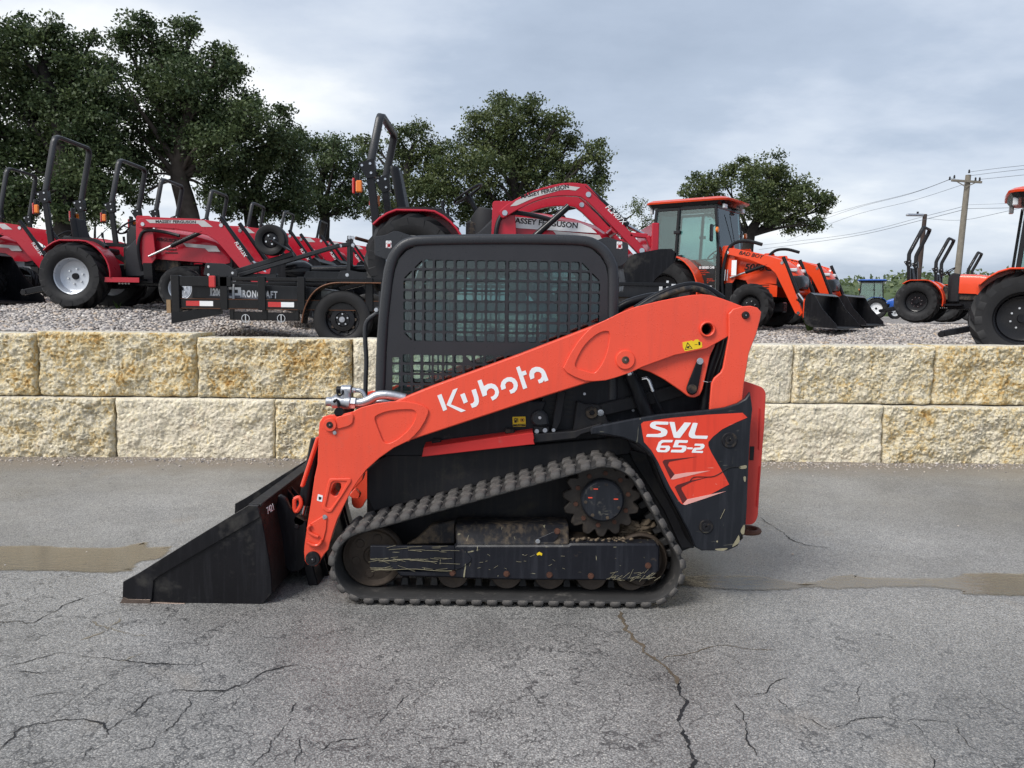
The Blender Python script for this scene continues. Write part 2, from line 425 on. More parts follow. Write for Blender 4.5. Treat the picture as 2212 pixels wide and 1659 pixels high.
AMBER = lampmat('amber lens', (.78, .19, .01)); TAILRED = lampmat('red lens', (.5, .015, .015)); CLEAR = lampmat('clear lens', (.6, .63, .66))
def glassmat(name, tint, mixv=.86, rough=.03):
    m, t, b = newmat(name); t.nodes.remove(b)
    out = [n for n in t.nodes if n.type == 'OUTPUT_MATERIAL'][0]
    tr_ = N(t, 'ShaderNodeBsdfTransparent'); tr_.inputs[0].default_value = (*tint, 1)
    gl = N(t, 'ShaderNodeBsdfGlossy'); gl.inputs['Roughness'].default_value = rough; gl.inputs[0].default_value = (.95, 1, 1, 1)
    fr = N(t, 'ShaderNodeFresnel', i_IOR=1.5); add = mth(t, 'ADD', fr.outputs[0], 1 - mixv - .08)
    ms = N(t, 'ShaderNodeMixShader'); t.links.new(add, ms.inputs[0]); t.links.new(tr_.outputs[0], ms.inputs[1]); t.links.new(gl.outputs[0], ms.inputs[2])
    t.links.new(ms.outputs[0], out.inputs[0]); return m
GLASS = glassmat('tinted cab glass', (.56, .68, .66), .89)
GLASSLT = glassmat('green cab glass', (.62, .76, .74), .86)

def asphalt():
    m, t, b = newmat('wet worn asphalt'); c = ocoord(t)
    s1 = vor(t, c, 135); s2 = vor(t, c, 300)
    hsv = N(t, 'ShaderNodeSeparateColor'); t.links.new(s1.outputs['Color'], hsv.inputs[0])
    hs2 = N(t, 'ShaderNodeSeparateColor'); t.links.new(s2.outputs['Color'], hs2.inputs[0])
    g1 = ramp(t, [(0, (.15, .148, .145)), (.35, (.27, .265, .257)), (.7, (.37, .361, .347)), (.92, (.50, .485, .458)), (1, (.68, .65, .59))]); t.links.new(hsv.outputs[0], g1.inputs[0])
    g2 = ramp(t, [(0, (.13, .128, .126)), (.5, (.285, .28, .272)), (1, (.46, .445, .425))]); t.links.new(hs2.outputs[0], g2.inputs[0])
    col = mixc(t, .42, g1.outputs[0], g2.outputs[0])
    edge = rr(t, s1.outputs['Distance'], .35, .75, 1, .5); col = mixc(t, 1.0, col, edge, 'MULTIPLY')
    big = nz(t, c, .55, 3, .6); mid = nz(t, c, 2.3, 3, .6)
    col = mixc(t, 1.0, col, rr(t, big, .3, .7, .74, 1.2), 'MULTIPLY')
    col = mixc(t, 1.0, col, rr(t, mid, .3, .7, .86, 1.10), 'MULTIPLY')
    # brown silt stains
    silt = rr(t, nz(t, c, 1.1, 3, .65, .3), .62, .78)
    col = mixc(t, mth(t, 'MULTIPLY', silt, .45), col, (.27, .22, .165))
    # foot of the wall: soil and grit washed against it
    sp = N(t, 'ShaderNodeSeparateXYZ'); t.links.new(c, sp.inputs[0])
    yy = mth(t, 'ADD', mth(t, 'MULTIPLY_ADD', sp.outputs[0], -.0437, sp.outputs[1]), mth(t, 'MULTIPLY', nz(t, c, 2.2, 3, .65), .7))
    foot = rr(t, mth(t, 'MULTIPLY', yy, .1), .785, .845)
    soil = mixc(t, nz(t, c, 45, 3, .7), (.09, .075, .062), (.34, .29, .235))
    col = mixc(t, mth(t, 'MULTIPLY', foot, .9), col, soil)
    # alligator cracks, two sizes, only where the surface is tired
    wv = N(t, 'ShaderNodeVectorMath', operation='ADD'); nn = N(t, 'ShaderNodeTexNoise', i_Scale=4.5, i_Detail=3.0, i_Roughness=.7); t.links.new(c, nn.inputs['Vector'])
    sc_ = N(t, 'ShaderNodeVectorMath', operation='SCALE'); t.links.new(nn.outputs['Color'], sc_.inputs[0]); sc_.inputs['Scale'].default_value = .42
    t.links.new(c, wv.inputs[0]); t.links.new(sc_.outputs[0], wv.inputs[1])
    e1 = vor(t, wv.outputs[0], 2.4, 'DISTANCE_TO_EDGE'); e2 = vor(t, wv.outputs[0], 5.4, 'DISTANCE_TO_EDGE')
    wid = mth(t, 'MINIMUM', mth(t, 'MULTIPLY_ADD', nz(t, c, 7, 2), .060, -.016), .0125)
    k1 = mth(t, 'LESS_THAN', e1.outputs[0], wid); k2 = mth(t, 'LESS_THAN', e2.outputs[0], mth(t, 'MULTIPLY', wid, 1.1))
    mx = mth(t, 'MULTIPLY_ADD', sp.outputs[0], -.030, mth(t, 'MULTIPLY_ADD', sp.outputs[1], -.085, .60))   # most cracked to the near left
    tired = rr(t, mth(t, 'ADD', mx, mth(t, 'MULTIPLY', nz(t, c, .8, 2), .42)), .40, .52)
    tired2 = rr(t, mth(t, 'ADD', mx, mth(t, 'MULTIPLY', nz(t, c, 1.3, 2), .5)), .52, .62)
    ck = mth(t, 'MAXIMUM', mth(t, 'MULTIPLY', k1, tired), mth(t, 'MULTIPLY', k2, tired2))
    ck = mth(t, 'MULTIPLY', ck, rr(t, nz(t, c, 5, 2, .7), .33, .47))
    col = mixc(t, mth(t, 'MULTIPLY', ck, .66), col, (.03, .03, .032))
    t.links.new(col, b.inputs['Base Color'])
    # wetness: damp film with drier patches
    wet = nz(t, c, .42, 3, .6, .3)
    ro = mth(t, 'ADD', rr(t, wet, .35, .66, .20, .42), mth(t, 'MULTIPLY', hsv.outputs[1], .12)); ro = mth(t, 'ADD', ro, mth(t, 'MULTIPLY', foot, .22))
    t.links.new(ro, b.inputs['Roughness']); b.inputs['Specular IOR Level'].default_value = .5
    h = rr(t, s1.outputs['Distance'], .1, .8, 1, 0)
    h = mth(t, 'ADD', h, mth(t, 'MULTIPLY', nz(t, c, 9, 1), .8))
    t.links.new(bumpn(t, h, .30, .006), b.inputs['Normal'])
    return m
ASPHALT = asphalt()
def gravel(name, stone=False):
    m, t, b = newmat(name); c = ocoord(t)
    stops = [(0, (.14, .13, .135)), (.18, (.36, .33, .31)), (.42, (.54, .49, .45)), (.6, (.38, .335, .31)), (.8, (.62, .57, .52)), (.93, (.48, .37, .27)), (1, (.74, .70, .66))]
    if stone:
        a = N(t, 'ShaderNodeAttribute', attribute_name='tone'); g = ramp(t, stops); t.links.new(a.outputs['Fac'], g.inputs[0])
        col = mixc(t, 1.0, g.outputs[0], rr(t, nz(t, c, 60, 3), .3, .7, .8, 1.1), 'MULTIPLY')
        t.links.new(col, b.inputs['Base Color']); b.inputs['Roughness'].default_value = .62
    else:
        v = vor(t, c, 26); s = N(t, 'ShaderNodeSeparateColor'); t.links.new(v.outputs['Color'], s.inputs[0]); g = ramp(t, stops); t.links.new(s.outputs[0], g.inputs[0])
        col = mixc(t, 1.0, g.outputs[0], rr(t, v.outputs['Distance'], .25, .7, 1, .35), 'MULTIPLY')
        col = mixc(t, 1.0, col, rr(t, nz(t, c, .4, 4), .3, .7, .8, 1.15), 'MULTIPLY')
        t.links.new(col, b.inputs['Base Color']); b.inputs['Roughness'].default_value = .7
        t.links.new(bumpn(t, rr(t, v.outputs['Distance'], .0, .8, 1, 0), .9, .03), b.inputs['Normal'])
    return m
GRAVEL = gravel('gravel bed'); STONES = gravel('loose stones', True)
def limestone(name, ochre, smoothness=0.0):
    m, t, b = newmat(name)
    oi = N(t, 'ShaderNodeObjectInfo'); tcx = N(t, 'ShaderNodeTexCoord'); ad = N(t, 'ShaderNodeVectorMath', operation='ADD')
    sc_ = N(t, 'ShaderNodeVectorMath', operation='SCALE'); cc = N(t, 'ShaderNodeCombineXYZ')
    for i in range(3): t.links.new(oi.outputs['Random'], cc.inputs[i])
    t.links.new(cc.outputs[0], sc_.inputs[0]); sc_.inputs['Scale'].default_value = 37.0
    t.links.new(tcx.outputs['Object'], ad.inputs[0]); t.links.new(sc_.outputs[0], ad.inputs[1]); c = ad.outputs[0]
    a = nz(t, c, 3.2, 4, .68, .5); f = nz(t, c, 14, 5, .72, 1.2); fine = nz(t, c, 60, 3, .7)
    mixv = mth(t, 'ADD', mth(t, 'MULTIPLY', a, .50), mth(t, 'MULTIPLY', f, .85)); mixv = mth(t, 'SUBTRACT', mixv, .175)
    g = ramp(t, [(.29, (.24, .115, .032)), (.37, (.56, .30, .080)), (.44, (.74, .50, .20)), (.51, (.84, .67, .37)), (.60, (.89, .79, .57)), (.72, (.90, .82, .65)), (.86, (.80, .71, .55))])
    sh = mth(t, 'ADD', mixv, .15 - ochre * .19); t.links.new(sh, g.inputs[0]); col = g.outputs[0]
    pink = rr(t, nz(t, c, 8, 4, .6), .6, .72); col = mixc(t, mth(t, 'MULTIPLY', pink, .30), col, (.60, .40, .28))
    blot = rr(t, nz(t, c, 2.1, 5, .72, .7), .60, .70); col = mixc(t, mth(t, 'MULTIPLY', blot, .55), col, (.20, .175, .14))
    pit = rr(t, fine, .30, .46, .62, 1.0); col = mixc(t, 1.0, col, pit, 'MULTIPLY')
    # sawn top and rim are paler, cleaner stone
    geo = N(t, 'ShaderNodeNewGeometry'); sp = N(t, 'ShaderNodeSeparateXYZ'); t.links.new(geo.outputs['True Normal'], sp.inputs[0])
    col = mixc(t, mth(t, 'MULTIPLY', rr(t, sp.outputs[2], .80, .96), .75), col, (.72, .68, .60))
    t.links.new(col, b.inputs['Base Color']); b.inputs['Roughness'].default_value = .82; b.inputs['Specular IOR Level'].default_value = .3
    vv = vor(t, c, 22); h = mth(t, 'ADD', mth(t, 'MULTIPLY', f, 1.0), mth(t, 'ADD', mth(t, 'MULTIPLY', fine, .45), mth(t, 'MULTIPLY', vv.outputs['Distance'], .5)))
    t.links.new(bumpn(t, h, .9 - smoothness * .3, .042), b.inputs['Normal'])
    return m
LIME_O = limestone('ochre limestone', .55); LIME_M = limestone('mottled limestone', .25); LIME_C = limestone('cream limestone', -.25, .6)
def water():
    m, t, b = newmat('shallow muddy water'); c = ocoord(t); t.nodes.remove(b)
    out = [n for n in t.nodes if n.type == 'OUTPUT_MATERIAL'][0]
    d = N(t, 'ShaderNodeBsdfDiffuse'); d.inputs[0].default_value = (.42, .37, .29, 1)
    tr_ = N(t, 'ShaderNodeBsdfTransparent'); tr_.inputs[0].default_value = (.70, .63, .52, 1)
    m0 = N(t, 'ShaderNodeMixShader'); m0.inputs[0].default_value = .40; t.links.new(tr_.outputs[0], m0.inputs[1]); t.links.new(d.outputs[0], m0.inputs[2])
    gl = N(t, 'ShaderNodeBsdfGlossy'); gl.inputs['Roughness'].default_value = .035
    bn = bumpn(t, mth(t, 'ADD', nz(t, ocoord(t, (3, 9, 1)), 3.0, 4, .6), mth(t, 'MULTIPLY', nz(t, c, 40, 3), .10)), .05, .03)
    t.links.new(bn, gl.inputs['Normal'])
    fr = N(t, 'ShaderNodeFresnel', i_IOR=1.33); t.links.new(bn, fr.inputs['Normal'])
    m1 = N(t, 'ShaderNodeMixShader'); t.links.new(mth(t, 'MINIMUM', mth(t, 'MULTIPLY_ADD', fr.outputs[0], 1.0, .02), 1.0), m1.inputs[0]); t.links.new(m0.outputs[0], m1.inputs[1]); t.links.new(gl.outputs[0], m1.inputs[2])
    ea = N(t, 'ShaderNodeAttribute', attribute_name='edge'); fz = mth(t, 'ADD', ea.outputs['Fac'], mth(t, 'MULTIPLY_ADD', nz(t, c, 16, 4, .7), .9, -.45)); fz = rr(t, fz, .18, .62)
    t2 = N(t, 'ShaderNodeBsdfTransparent'); m2 = N(t, 'ShaderNodeMixShader'); t.links.new(fz, m2.inputs[0]); t.links.new(t2.outputs[0], m2.inputs[1]); t.links.new(m1.outputs[0], m2.inputs[2])
    t.links.new(m2.outputs[0], out.inputs[0]); return m
WATER = water()
def leafmat(name, lo, hi):
    m, t, b = newmat(name)
    a = N(t, 'ShaderNodeAttribute', attribute_name='tone'); g = ramp(t, [(0, lo), (1, hi)]); t.links.new(a.outputs['Fac'], g.inputs[0])
    t.links.new(g.outputs[0], b.inputs['Base Color']); b.inputs['Roughness'].default_value = .5; b.inputs['Specular IOR Level'].default_value = .35
    tl = N(t, 'ShaderNodeBsdfTranslucent'); t.links.new(g.outputs[0], tl.inputs[0])
    ms = N(t, 'ShaderNodeMixShader'); ms.inputs[0].default_value = .28
    out = [n for n in t.nodes if n.type == 'OUTPUT_MATERIAL'][0]
    t.links.new(b.outputs[0], ms.inputs[1]); t.links.new(tl.outputs[0], ms.inputs[2]); t.links.new(ms.outputs[0], out.inputs[0]); return m
LEAF = leafmat('oak leaves', (.032, .058, .025), (.125, .165, .066)); LEAF2 = leafmat('paler oak leaves', (.038, .064, .026), (.16, .19, .068))
BARK = mat('oak bark', (.075, .062, .052), .9, var=.4, vs=5, bump=(22, .9))
BARKD = mat('dark wet bark', (.030, .026, .023), .85, var=.4, vs=5, bump=(22, .9))
GRASSM = mat('weed green', (.07, .12, .03), .7, var=.3)
# ------------------------------------------------------------------ ground: road and raised gravel lot
WS = .035                                    # the wall runs slightly away to the right
WY = 8.40
def wall_y(x): return WY + WS * x
def sstep(a, b, v):
    t = np.clip((v - a) / (b - a), 0, 1); return t * t * (3 - 2 * t)
def lot_z(x, y):
    x = np.asarray(x, float); y = np.asarray(y, float)
    w = 1 - sstep(-6.2, -1.6, x)
    right = 1.12 + .30 * sstep(9.3, 19, y)
    left = 1.33 + .23 * sstep(8.7, 12.2, y) + .05 * np.clip(y - 12.2, 0, 26)
    far = sstep(45, 160, y)                      # all one level far away
    return (left * w + right * (1 - w)) * (1 - far) + 1.36 * far
def lz(x, y): return float(lot_z(x, y))

rd = MB()
xs = np.linspace(-60, 60, 61); ys = np.linspace(-30, 9.2, 41)
for j in range(len(ys)):
    for i in range(len(xs)): rd.v.append((xs[i], ys[j], 0.0))
for j in range(len(ys) - 1):
    for i in range(len(xs) - 1):
        a = j * len(xs) + i; rd.f.append((a, a + 1, a + 1 + len(xs), a + len(xs)))
road = rd.build('road', ASPHALT); tag(road, 'wet grey cracked asphalt road in front of the limestone wall', None, kind='structure')

gl_ = MB()
xs = np.concatenate([[-900, -400, -200, -100, -60, -40], np.linspace(-30, 40, 141), [55, 80, 130, 220, 420, 900]])
ys = np.concatenate([np.linspace(8.65, 24, 53), [26, 29, 33, 38, 45, 55, 70, 95, 140, 220, 400, 800, 1600]])
X, Y = np.meshgrid(xs, ys); Zg = lot_z(X, Y)
for (i, j), _ in np.ndenumerate(X):
    y = Y[i, j] + (WS * np.clip(X[i, j], -12, 12) if i == 0 else 0)
    gl_.v.append((X[i, j], y, Zg[i, j] + (.012 * noise.noise((X[i, j] * 1.3, y * 1.3, 0)) if 9 < y < 30 else 0)))
nx = len(xs)
for i in range(len(ys) - 1):
    for j in range(nx - 1): a = i * nx + j; gl_.f.append((a, a + 1, a + 1 + nx, a + nx))
lot = gl_.build('gravel_lot', GRAVEL, ang=80); tag(lot, 'raised pale gravel lot behind the stone wall', None, kind='structure')

def stones_mesh(name, pts, sizes, flat=.6, seed=3):
    """many loose stones as one mesh: squashed, knocked-about icosahedra with a tone each"""
    g = np.random.default_rng(seed); ph = (1 + 5 ** .5) / 2
    bv = np.array([(-1, ph, 0), (1, ph, 0), (-1, -ph, 0), (1, -ph, 0), (0, -1, ph), (0, 1, ph), (0, -1, -ph), (0, 1, -ph), (ph, 0, -1), (ph, 0, 1), (-ph, 0, -1), (-ph, 0, 1)]) / 1.9
    bf = np.array([(0, 11, 5), (0, 5, 1), (0, 1, 7), (0, 7, 10), (0, 10, 11), (1, 5, 9), (5, 11, 4), (11, 10, 2), (10, 7, 6), (7, 1, 8), (3, 9, 4), (3, 4, 2), (3, 2, 6), (3, 6, 8), (3, 8, 9), (4, 9, 5), (2, 4, 11), (6, 2, 10), (8, 6, 7), (9, 8, 1)])
    n = len(pts); v = bv[None] * (1 + g.uniform(-.28, .28, (n, 12, 1)))
    v = v * (np.stack([g.uniform(.8, 1.35, n), g.uniform(.65, 1.0, n), g.uniform(flat * .7, flat * 1.25, n)], 1)[:, None, :])
    a = g.uniform(0, 2 * np.pi, n); ca, sa = np.cos(a)[:, None], np.sin(a)[:, None]; tl = g.uniform(-.4, .4, n)[:, None]
    x = v[..., 0] * ca - v[..., 1] * sa; y = v[..., 0] * sa + v[..., 1] * ca; z = v[..., 2] + x * tl
    v = np.stack([x, y, z], -1) * np.asarray(sizes)[:, None, None] + np.asarray(pts)[:, None, :]
    f = (bf[None] + (np.arange(n) * 12)[:, None, None]).reshape(-1, 3)
    me = bpy.data.meshes.new(name); me.vertices.add(n * 12); me.vertices.foreach_set('co', v.reshape(-1))
    me.loops.add(len(f) * 3); me.loops.foreach_set('vertex_index', f.reshape(-1)); me.polygons.add(len(f))
    me.polygons.foreach_set('loop_start', np.arange(0, len(f) * 3, 3)); me.polygons.foreach_set('loop_total', np.full(len(f), 3))
    at = me.attributes.new('tone', 'FLOAT', 'POINT'); at.data.foreach_set('value', np.repeat(g.uniform(0, 1, n), 12))
    me.update(calc_edges=True); me.validate(); return me
n = 42000
yy = 9.12 + 11.5 * RNG.uniform(0, 1, n) ** 1.5; xx = RNG.uniform(-1, 1, n) * (yy * .72 + .6)
yy = yy + WS * xx * .9
sz = RNG.uniform(.016, .034, n) * (1 + .25 * (RNG.uniform(0, 1, n) > .93))
pts = np.stack([xx, yy, lot_z(xx, yy) + sz * .25], 1)
st = mobj('loose_gravel', stones_mesh('loose_gravel', pts, sz), STONES); tag(st, 'loose pale river gravel spread over the raised lot', 'gravel', kind='stuff')
n = 2600
xx = RNG.uniform(-6.8, 6.8, n); yy = 8.36 + WS * xx - np.abs(RNG.normal(0, .17, n)) - .02
sz = RNG.uniform(.004, .012, n) * (1 + 1.2 * (RNG.uniform(0, 1, n) > .965))
ex = RNG.uniform(0, 1, n) > .96; yy[ex] -= RNG.uniform(0, 3.5, ex.sum()); sz[ex] = np.minimum(sz[ex], .009)
gr = mobj('grit', stones_mesh('grit', np.stack([xx, yy, sz * .3], 1), sz, .7, 5), STONES); tag(gr, 'grit and small stones washed along the foot of the wall', 'grit', kind='stuff')

# puddles and cracks on the road
def jitter_loop(pts, amp, n=7, seed=1):
    out = []
    for k, p in enumerate(spline(pts, n, True)):
        a = noise.noise((p[0] * 9 + seed, p[1] * 9, seed)); c_ = noise.noise((p[0] * 31, p[1] * 31 + seed, seed))
        out.append((p[0] + amp * (a + .5 * c_) * 2, p[1] + amp * (noise.noise((p[0] * 11, p[1] * 11, seed + 5.5)) + .4 * c_)))
    return out
def ground_patch(name, pix, m, zz, amp, seed, parent=None, soft=.07):
    lp = jitter_loop([tuple(G(*p).xy) for p in pix], amp, 7, seed)
    n_ = len(lp); area = sum(lp[i - 1][0] * lp[i][1] - lp[i][0] * lp[i - 1][1] for i in range(n_)); sg = 1 if area > 0 else -1
    inn = []
    for i in range(n_):
        a = Vector(lp[i - 3]); b_ = Vector(lp[(i + 3) % n_]); d = (b_ - a).normalized(); inn.append(tuple(Vector(lp[i]) + Vector((-d.y, d.x)) * sg * soft))
    me = bpy.data.meshes.new(name); bm = bmesh.new(); la = bm.verts.layers.float.new('edge')
    vo = [bm.verts.new((x, y, zz)) for x, y in lp]; vi = [bm.verts.new((x, y, zz)) for x, y in inn]
    for v in vi: v[la] = 1.0
    for i in range(n_): bm.faces.new((vo[i - 1], vo[i], vi[i], vi[i - 1]))
    es = [e for e in bm.edges if e.verts[0] in vi and e.verts[1] in vi] if False else [bm.edges.get((vi[i - 1], vi[i])) for i in range(n_)]
    bmesh.ops.triangle_fill(bm, use_beauty=True, edges=es, normal=(0, 0, 1))
    for f in bm.faces:
        if f.normal.z < 0: f.normal_flip()
    bm.to_mesh(me); bm.free(); return mobj(name, me, m, parent)
pd = ground_patch('puddle', [(-70, 1182), (60, 1178), (170, 1181), (250, 1182), (300, 1172), (318, 1170), (330, 1181), (372, 1182), (350, 1207), (305, 1218), (290, 1234), (235, 1241), (150, 1238), (60, 1236), (-70, 1230)], WATER, .004, .02, 1)
tag(pd, 'shallow muddy puddle left of the black bucket', None, kind='structure')
rg = lambda x, y: (1097.2 + x * .50396, 1042.4 + y * .50396)
pd2 = ground_patch('puddle', [rg(*p) for p in [(650, 408), (790, 398), (900, 391), (1090, 396), (1250, 424), (1450, 392), (1530, 401), (1720, 405), (1900, 405), (1960, 386), (2300, 398), (2300, 486), (2000, 486), (1900, 462), (1700, 455), (1450, 462), (1300, 458), (1150, 466), (1000, 470), (850, 458), (650, 440)]], WATER, .004, .015, 2)
tag(pd2, 'long thin puddle trailing right from the rubber track', None, kind='structure')
CRACKM = mat('near-black crack dirt', (.020, .020, .022), .8, var=.4, vs=20); MUDCRACK = mat('silt filled crack', (.135, .108, .078), .55, var=.45, vs=14)  # dark strips are near-black dirt in the cracks, tan ones silt
def crack(pix, w, m, seed):
    p = [G(*q).xy for q in pix]; pp = spline([tuple(q) for q in p], 14); mb = MB(); vsx = []
    for i, q in enumerate(pp):
        a = Vector(pp[max(i - 1, 0)]); b_ = Vector(pp[min(i + 1, len(pp) - 1)]); d = (b_ - a).normalized(); nn = Vector((-d.y, d.x))
        off = .022 * noise.noise((q[0] * 14, q[1] * 14, seed)) + .010 * noise.noise((q[0] * 55, q[1] * 55, seed))
        ww = w * max(.34 if m is MUDCRACK else .12, .55 + (.5 if m is MUDCRACK else 1.1) * noise.noise((q[0] * 9, q[1] * 9, seed + 3)) + .5 * noise.noise((q[0] * 40, q[1] * 40, seed + 9))) * min(1, i / 6 + .15, (len(pp) - 1 - i) / 6 + .15)
        c0 = Vector(q) + nn * off
        vsx += [(*(c0 + nn * ww / 2), .0030), (*(c0 - nn * ww / 2), .0030)]
    mb.add(vsx, [(2 * i, 2 * i + 1, 2 * i + 3, 2 * i + 2) for i in range(len(pp) - 1)])
    o = mb.build('crack', m, road, org=(0, 0, 0), sm=False)
    at = o.data.attributes.new('edge', 'FLOAT', 'POINT'); at.data.foreach_set('value', np.ones(len(o.data.vertices))); return o
lf = lambda x, y: (x * .496, 1152 + y * .496)
crack([rg(*p) for p in [(478, 552), (500, 620), (560, 690), (600, 740), (650, 772), (705, 808), (738, 870)]], .030, MUDCRACK, 1)
crack([rg(*p) for p in [(730, 850), (752, 940), (735, 1010), (750, 1080), (772, 1140), (792, 1195), (765, 1240)]], .022, CRACKM, 2)
for k, (fn, ps, w, mm) in enumerate([
    (rg, [(650, 757), (760, 735), (900, 706), (1030, 712), (1150, 722)], .014, MUDCRACK),
    (rg, [(975, 945), (1005, 1015), (1030, 1100), (1062, 1180)], .012, CRACKM),
    (rg, [(1020, 880), (1060, 915), (1110, 890), (1185, 830)], .009, CRACKM), (rg, [(1140, 925), (1230, 985), (1300, 1020), (1390, 1055), (1520, 1010), (1600, 1010), (1740, 1020), (1890, 1022)], .010, CRACKM),
    (rg, [(1510, 855), (1500, 960), (1525, 1000)], .008, CRACKM), (rg, [(1075, 148), (1180, 215), (1250, 260), (1380, 280)], .014, CRACKM), (rg, [(1740, 1030), (1790, 1110), (1830, 1240)], .009, CRACKM),
    (rg, [(1900, 1030), (1960, 1110), (2060, 1180), (2150, 1250)], .010, CRACKM), (rg, [(2000, 870), (2080, 940), (2212, 1000)], .008, CRACKM),
    (lf, [(-40, 384), (60, 385), (150, 385), (220, 350), (300, 305), (370, 284)], .014, CRACKM), (lf, [(-40, 725), (90, 720), (250, 695), (350, 685), (385, 645)], .010, CRACKM),
    (lf, [(-30, 950), (30, 905), (90, 860), (150, 830), (310, 815), (430, 835), (480, 850), (560, 790), (650, 722), (750, 690), (880, 690), (990, 680), (1100, 640), (1170, 600), (1300, 566)], .015, CRACKM),
    (lf, [(345, 978), (440, 900), (488, 850)], .013, CRACKM), (lf, [(1290, 738), (1250, 820), (1190, 890), (1160, 960), (1090, 1015)], .011, CRACKM),
    (lf, [(830, 708), (790, 800), (720, 860), (660, 930), (560, 960), (400, 980), (200, 1000), (60, 1030)], .010, CRACKM), (lf, [(1600, 888), (1480, 910), (1390, 955)], .010, CRACKM),
    (lf, [(1302, 885), (1312, 930), (1285, 1010)], .008, CRACKM), (lf, [(-30, 590), (80, 572), (250, 525), (420, 545), (560, 556), (700, 570), (830, 577), (900, 560)], .012, CRACKM),
    (lf, [(80, 600), (160, 608), (250, 600), (330, 560)], .010, CRACKM), (lf, [(580, 672), (640, 650), (700, 585)], .008, CRACKM), (lf, [(200, 820), (330, 720), (260, 705)], .007, CRACKM),
    (lf, [(1630, 835), (1720, 760), (1790, 700)], .007, CRACKM), (lf, [(2080, 840), (2085, 960), (1990, 1000)], .008, CRACKM), (lf, [(980, 790), (1060, 700), (1010, 665)], .006, CRACKM)]):
    crack([fn(*p) for p in ps], w * .55, mm, 10 + k * 3.7)
crack([lf(*p) for p in [(345, 468), (450, 428), (520, 372)]], .018, WATER, 90)
crack([lf(*p) for p in [(520, 560), (570, 548), (625, 520)]], .014, WATER, 93)
crack([lf(*p) for p in [(390, 385), (452, 410), (560, 440), (640, 446)]], .010, WATER, 96)

# ------------------------------------------------------------------ limestone block wall
wall = empty('retaining_wall', (0, WY, 0)); tag(wall, 'low two-course retaining wall of rough yellow limestone blocks', 'wall')
def block(x0, x1, z0, z1, front, m, amp, seed, name='limestone_block'):
    """one sawn-top, rock-faced block; x0..x1 along the wall, front = how far its face stands from the wall line"""
    ln = x1 - x0 - .012; h = z1 - z0; nx_ = max(8, int(ln / .0135)); nz_ = max(8, int(h / .0135)); mb = MB(); W_ = []
    for j in range(nz_ + 1):
        for i in range(nx_ + 1):
            u = ln * i / nx_; w = h * j / nz_
            e = min(u, ln - u); et = h - w; eb = w
            q = Vector((u * 3.1 + seed, w * 3.1, seed * .37))
            d = amp * (.9 * noise.noise(q) + .55 * noise.noise(q * 2.6) + .50 * abs(noise.noise(q * 6.1)) + .50 * abs(noise.noise(q * 11.0)) + .42 * noise.noise(q * 21))
            crg = noise.noise(q * 4.3 + Vector((9, 9, 9)))
            rd_ = .045 + .03 * noise.noise(q * 2.0 + Vector((3, 7, 1)))
            back = 0
            for dist, k in ((e, 1.0), (et, .40), (eb, .8)):
                r_ = max(.012, rd_ * k)
                if dist < r_: back += (1 - dist / r_) ** 2 * r_ * (.8 + .5 * crg)
            tt = min(1, et / .03)
            y = -d * (.35 + .65 * tt) * min(1, e / .02 + .3) + back
            uu = u + (.006 * crg if 0 < i < nx_ else .008 * noise.noise(q * 5)); ww = w + (.004 * crg if 0 < j < nz_ else (.004 * noise.noise(q * 4)))
            W_.append((uu, y, ww))
    mb.add(W_, [(j * (nx_ + 1) + i, j * (nx_ + 1) + i + 1, (j + 1) * (nx_ + 1) + i + 1, (j + 1) * (nx_ + 1) + i) for j in range(nz_) for i in range(nx_)])
    # top, sides and back
    top = [W_[nz_ * (nx_ + 1) + i] for i in range(nx_ + 1)]; rows = [top]
    for k, yb in enumerate((.12, .3, .46, .6)):
        rows.append([(p[0], yb + .01 * noise.noise((p[0] * 4, seed, k)), h + .006 * noise.noise((p[0] * 5, yb * 5, seed)) - (.01 if k == 3 else 0)) for p in top])
    vt = [p for r_ in rows for p in r_]; mb.add(vt, [(j * (nx_ + 1) + i, j * (nx_ + 1) + i + 1, (j + 1) * (nx_ + 1) + i + 1, (j + 1) * (nx_ + 1) + i) for j in range(4) for i in range(nx_)])
    for side in (0, nx_):
        col = [W_[j * (nx_ + 1) + side] for j in range(nz_ + 1)]; vsx = col + [(p[0], .6, p[2]) for p in col]; k = nz_ + 1
        mb.add(vsx, [(j, j + 1, j + 1 + k, j + k) for j in range(nz_)])
    mb.add([(0, .6, 0), (ln, .6, 0), (ln, .6, h - .01), (0, .6, h - .01)], [(0, 1, 2, 3)])
    me = mb.mesh(name, org=(0, 0, 0), sm=False); me.shade_smooth()
    bm = bmesh.new(); bm.from_mesh(me); bmesh.ops.remove_doubles(bm, verts=bm.verts, dist=.0008); bmesh.ops.recalc_face_normals(bm, faces=bm.faces); bm.to_mesh(me); bm.free()
    try: me.set_sharp_from_angle(angle=R(75))
    except Exception: pass
    o = mobj(name, me, m, wall)
    o.location = (x0 + .006, wall_y(x0) - WY + front, z0); o.rotation_euler = (0, 0, math.atan(WS)); return o
def wx(px, py): return P('d', px, py, WY, WS).x
zt = P('d', 590, 731, WY + .1, WS).z; zm = P('d', 300, 861, WY, WS).z
up = [-300, 68, 418, 757, 1098, 1420, 1721, 2030, 2390]; lo = [-120, 246.5, 592.7, 935, 1270, 1590, 1909.6, 2222, 2600]
upz = [.02, .045, 0, .005, -.005, .0, .0, .015]
mu = [LIME_O, LIME_O, LIME_O, LIME_C, LIME_C, LIME_C, LIME_M, LIME_O]; ml = [LIME_M, LIME_C, LIME_M, LIME_C, LIME_M, LIME_C, LIME_M, LIME_M]
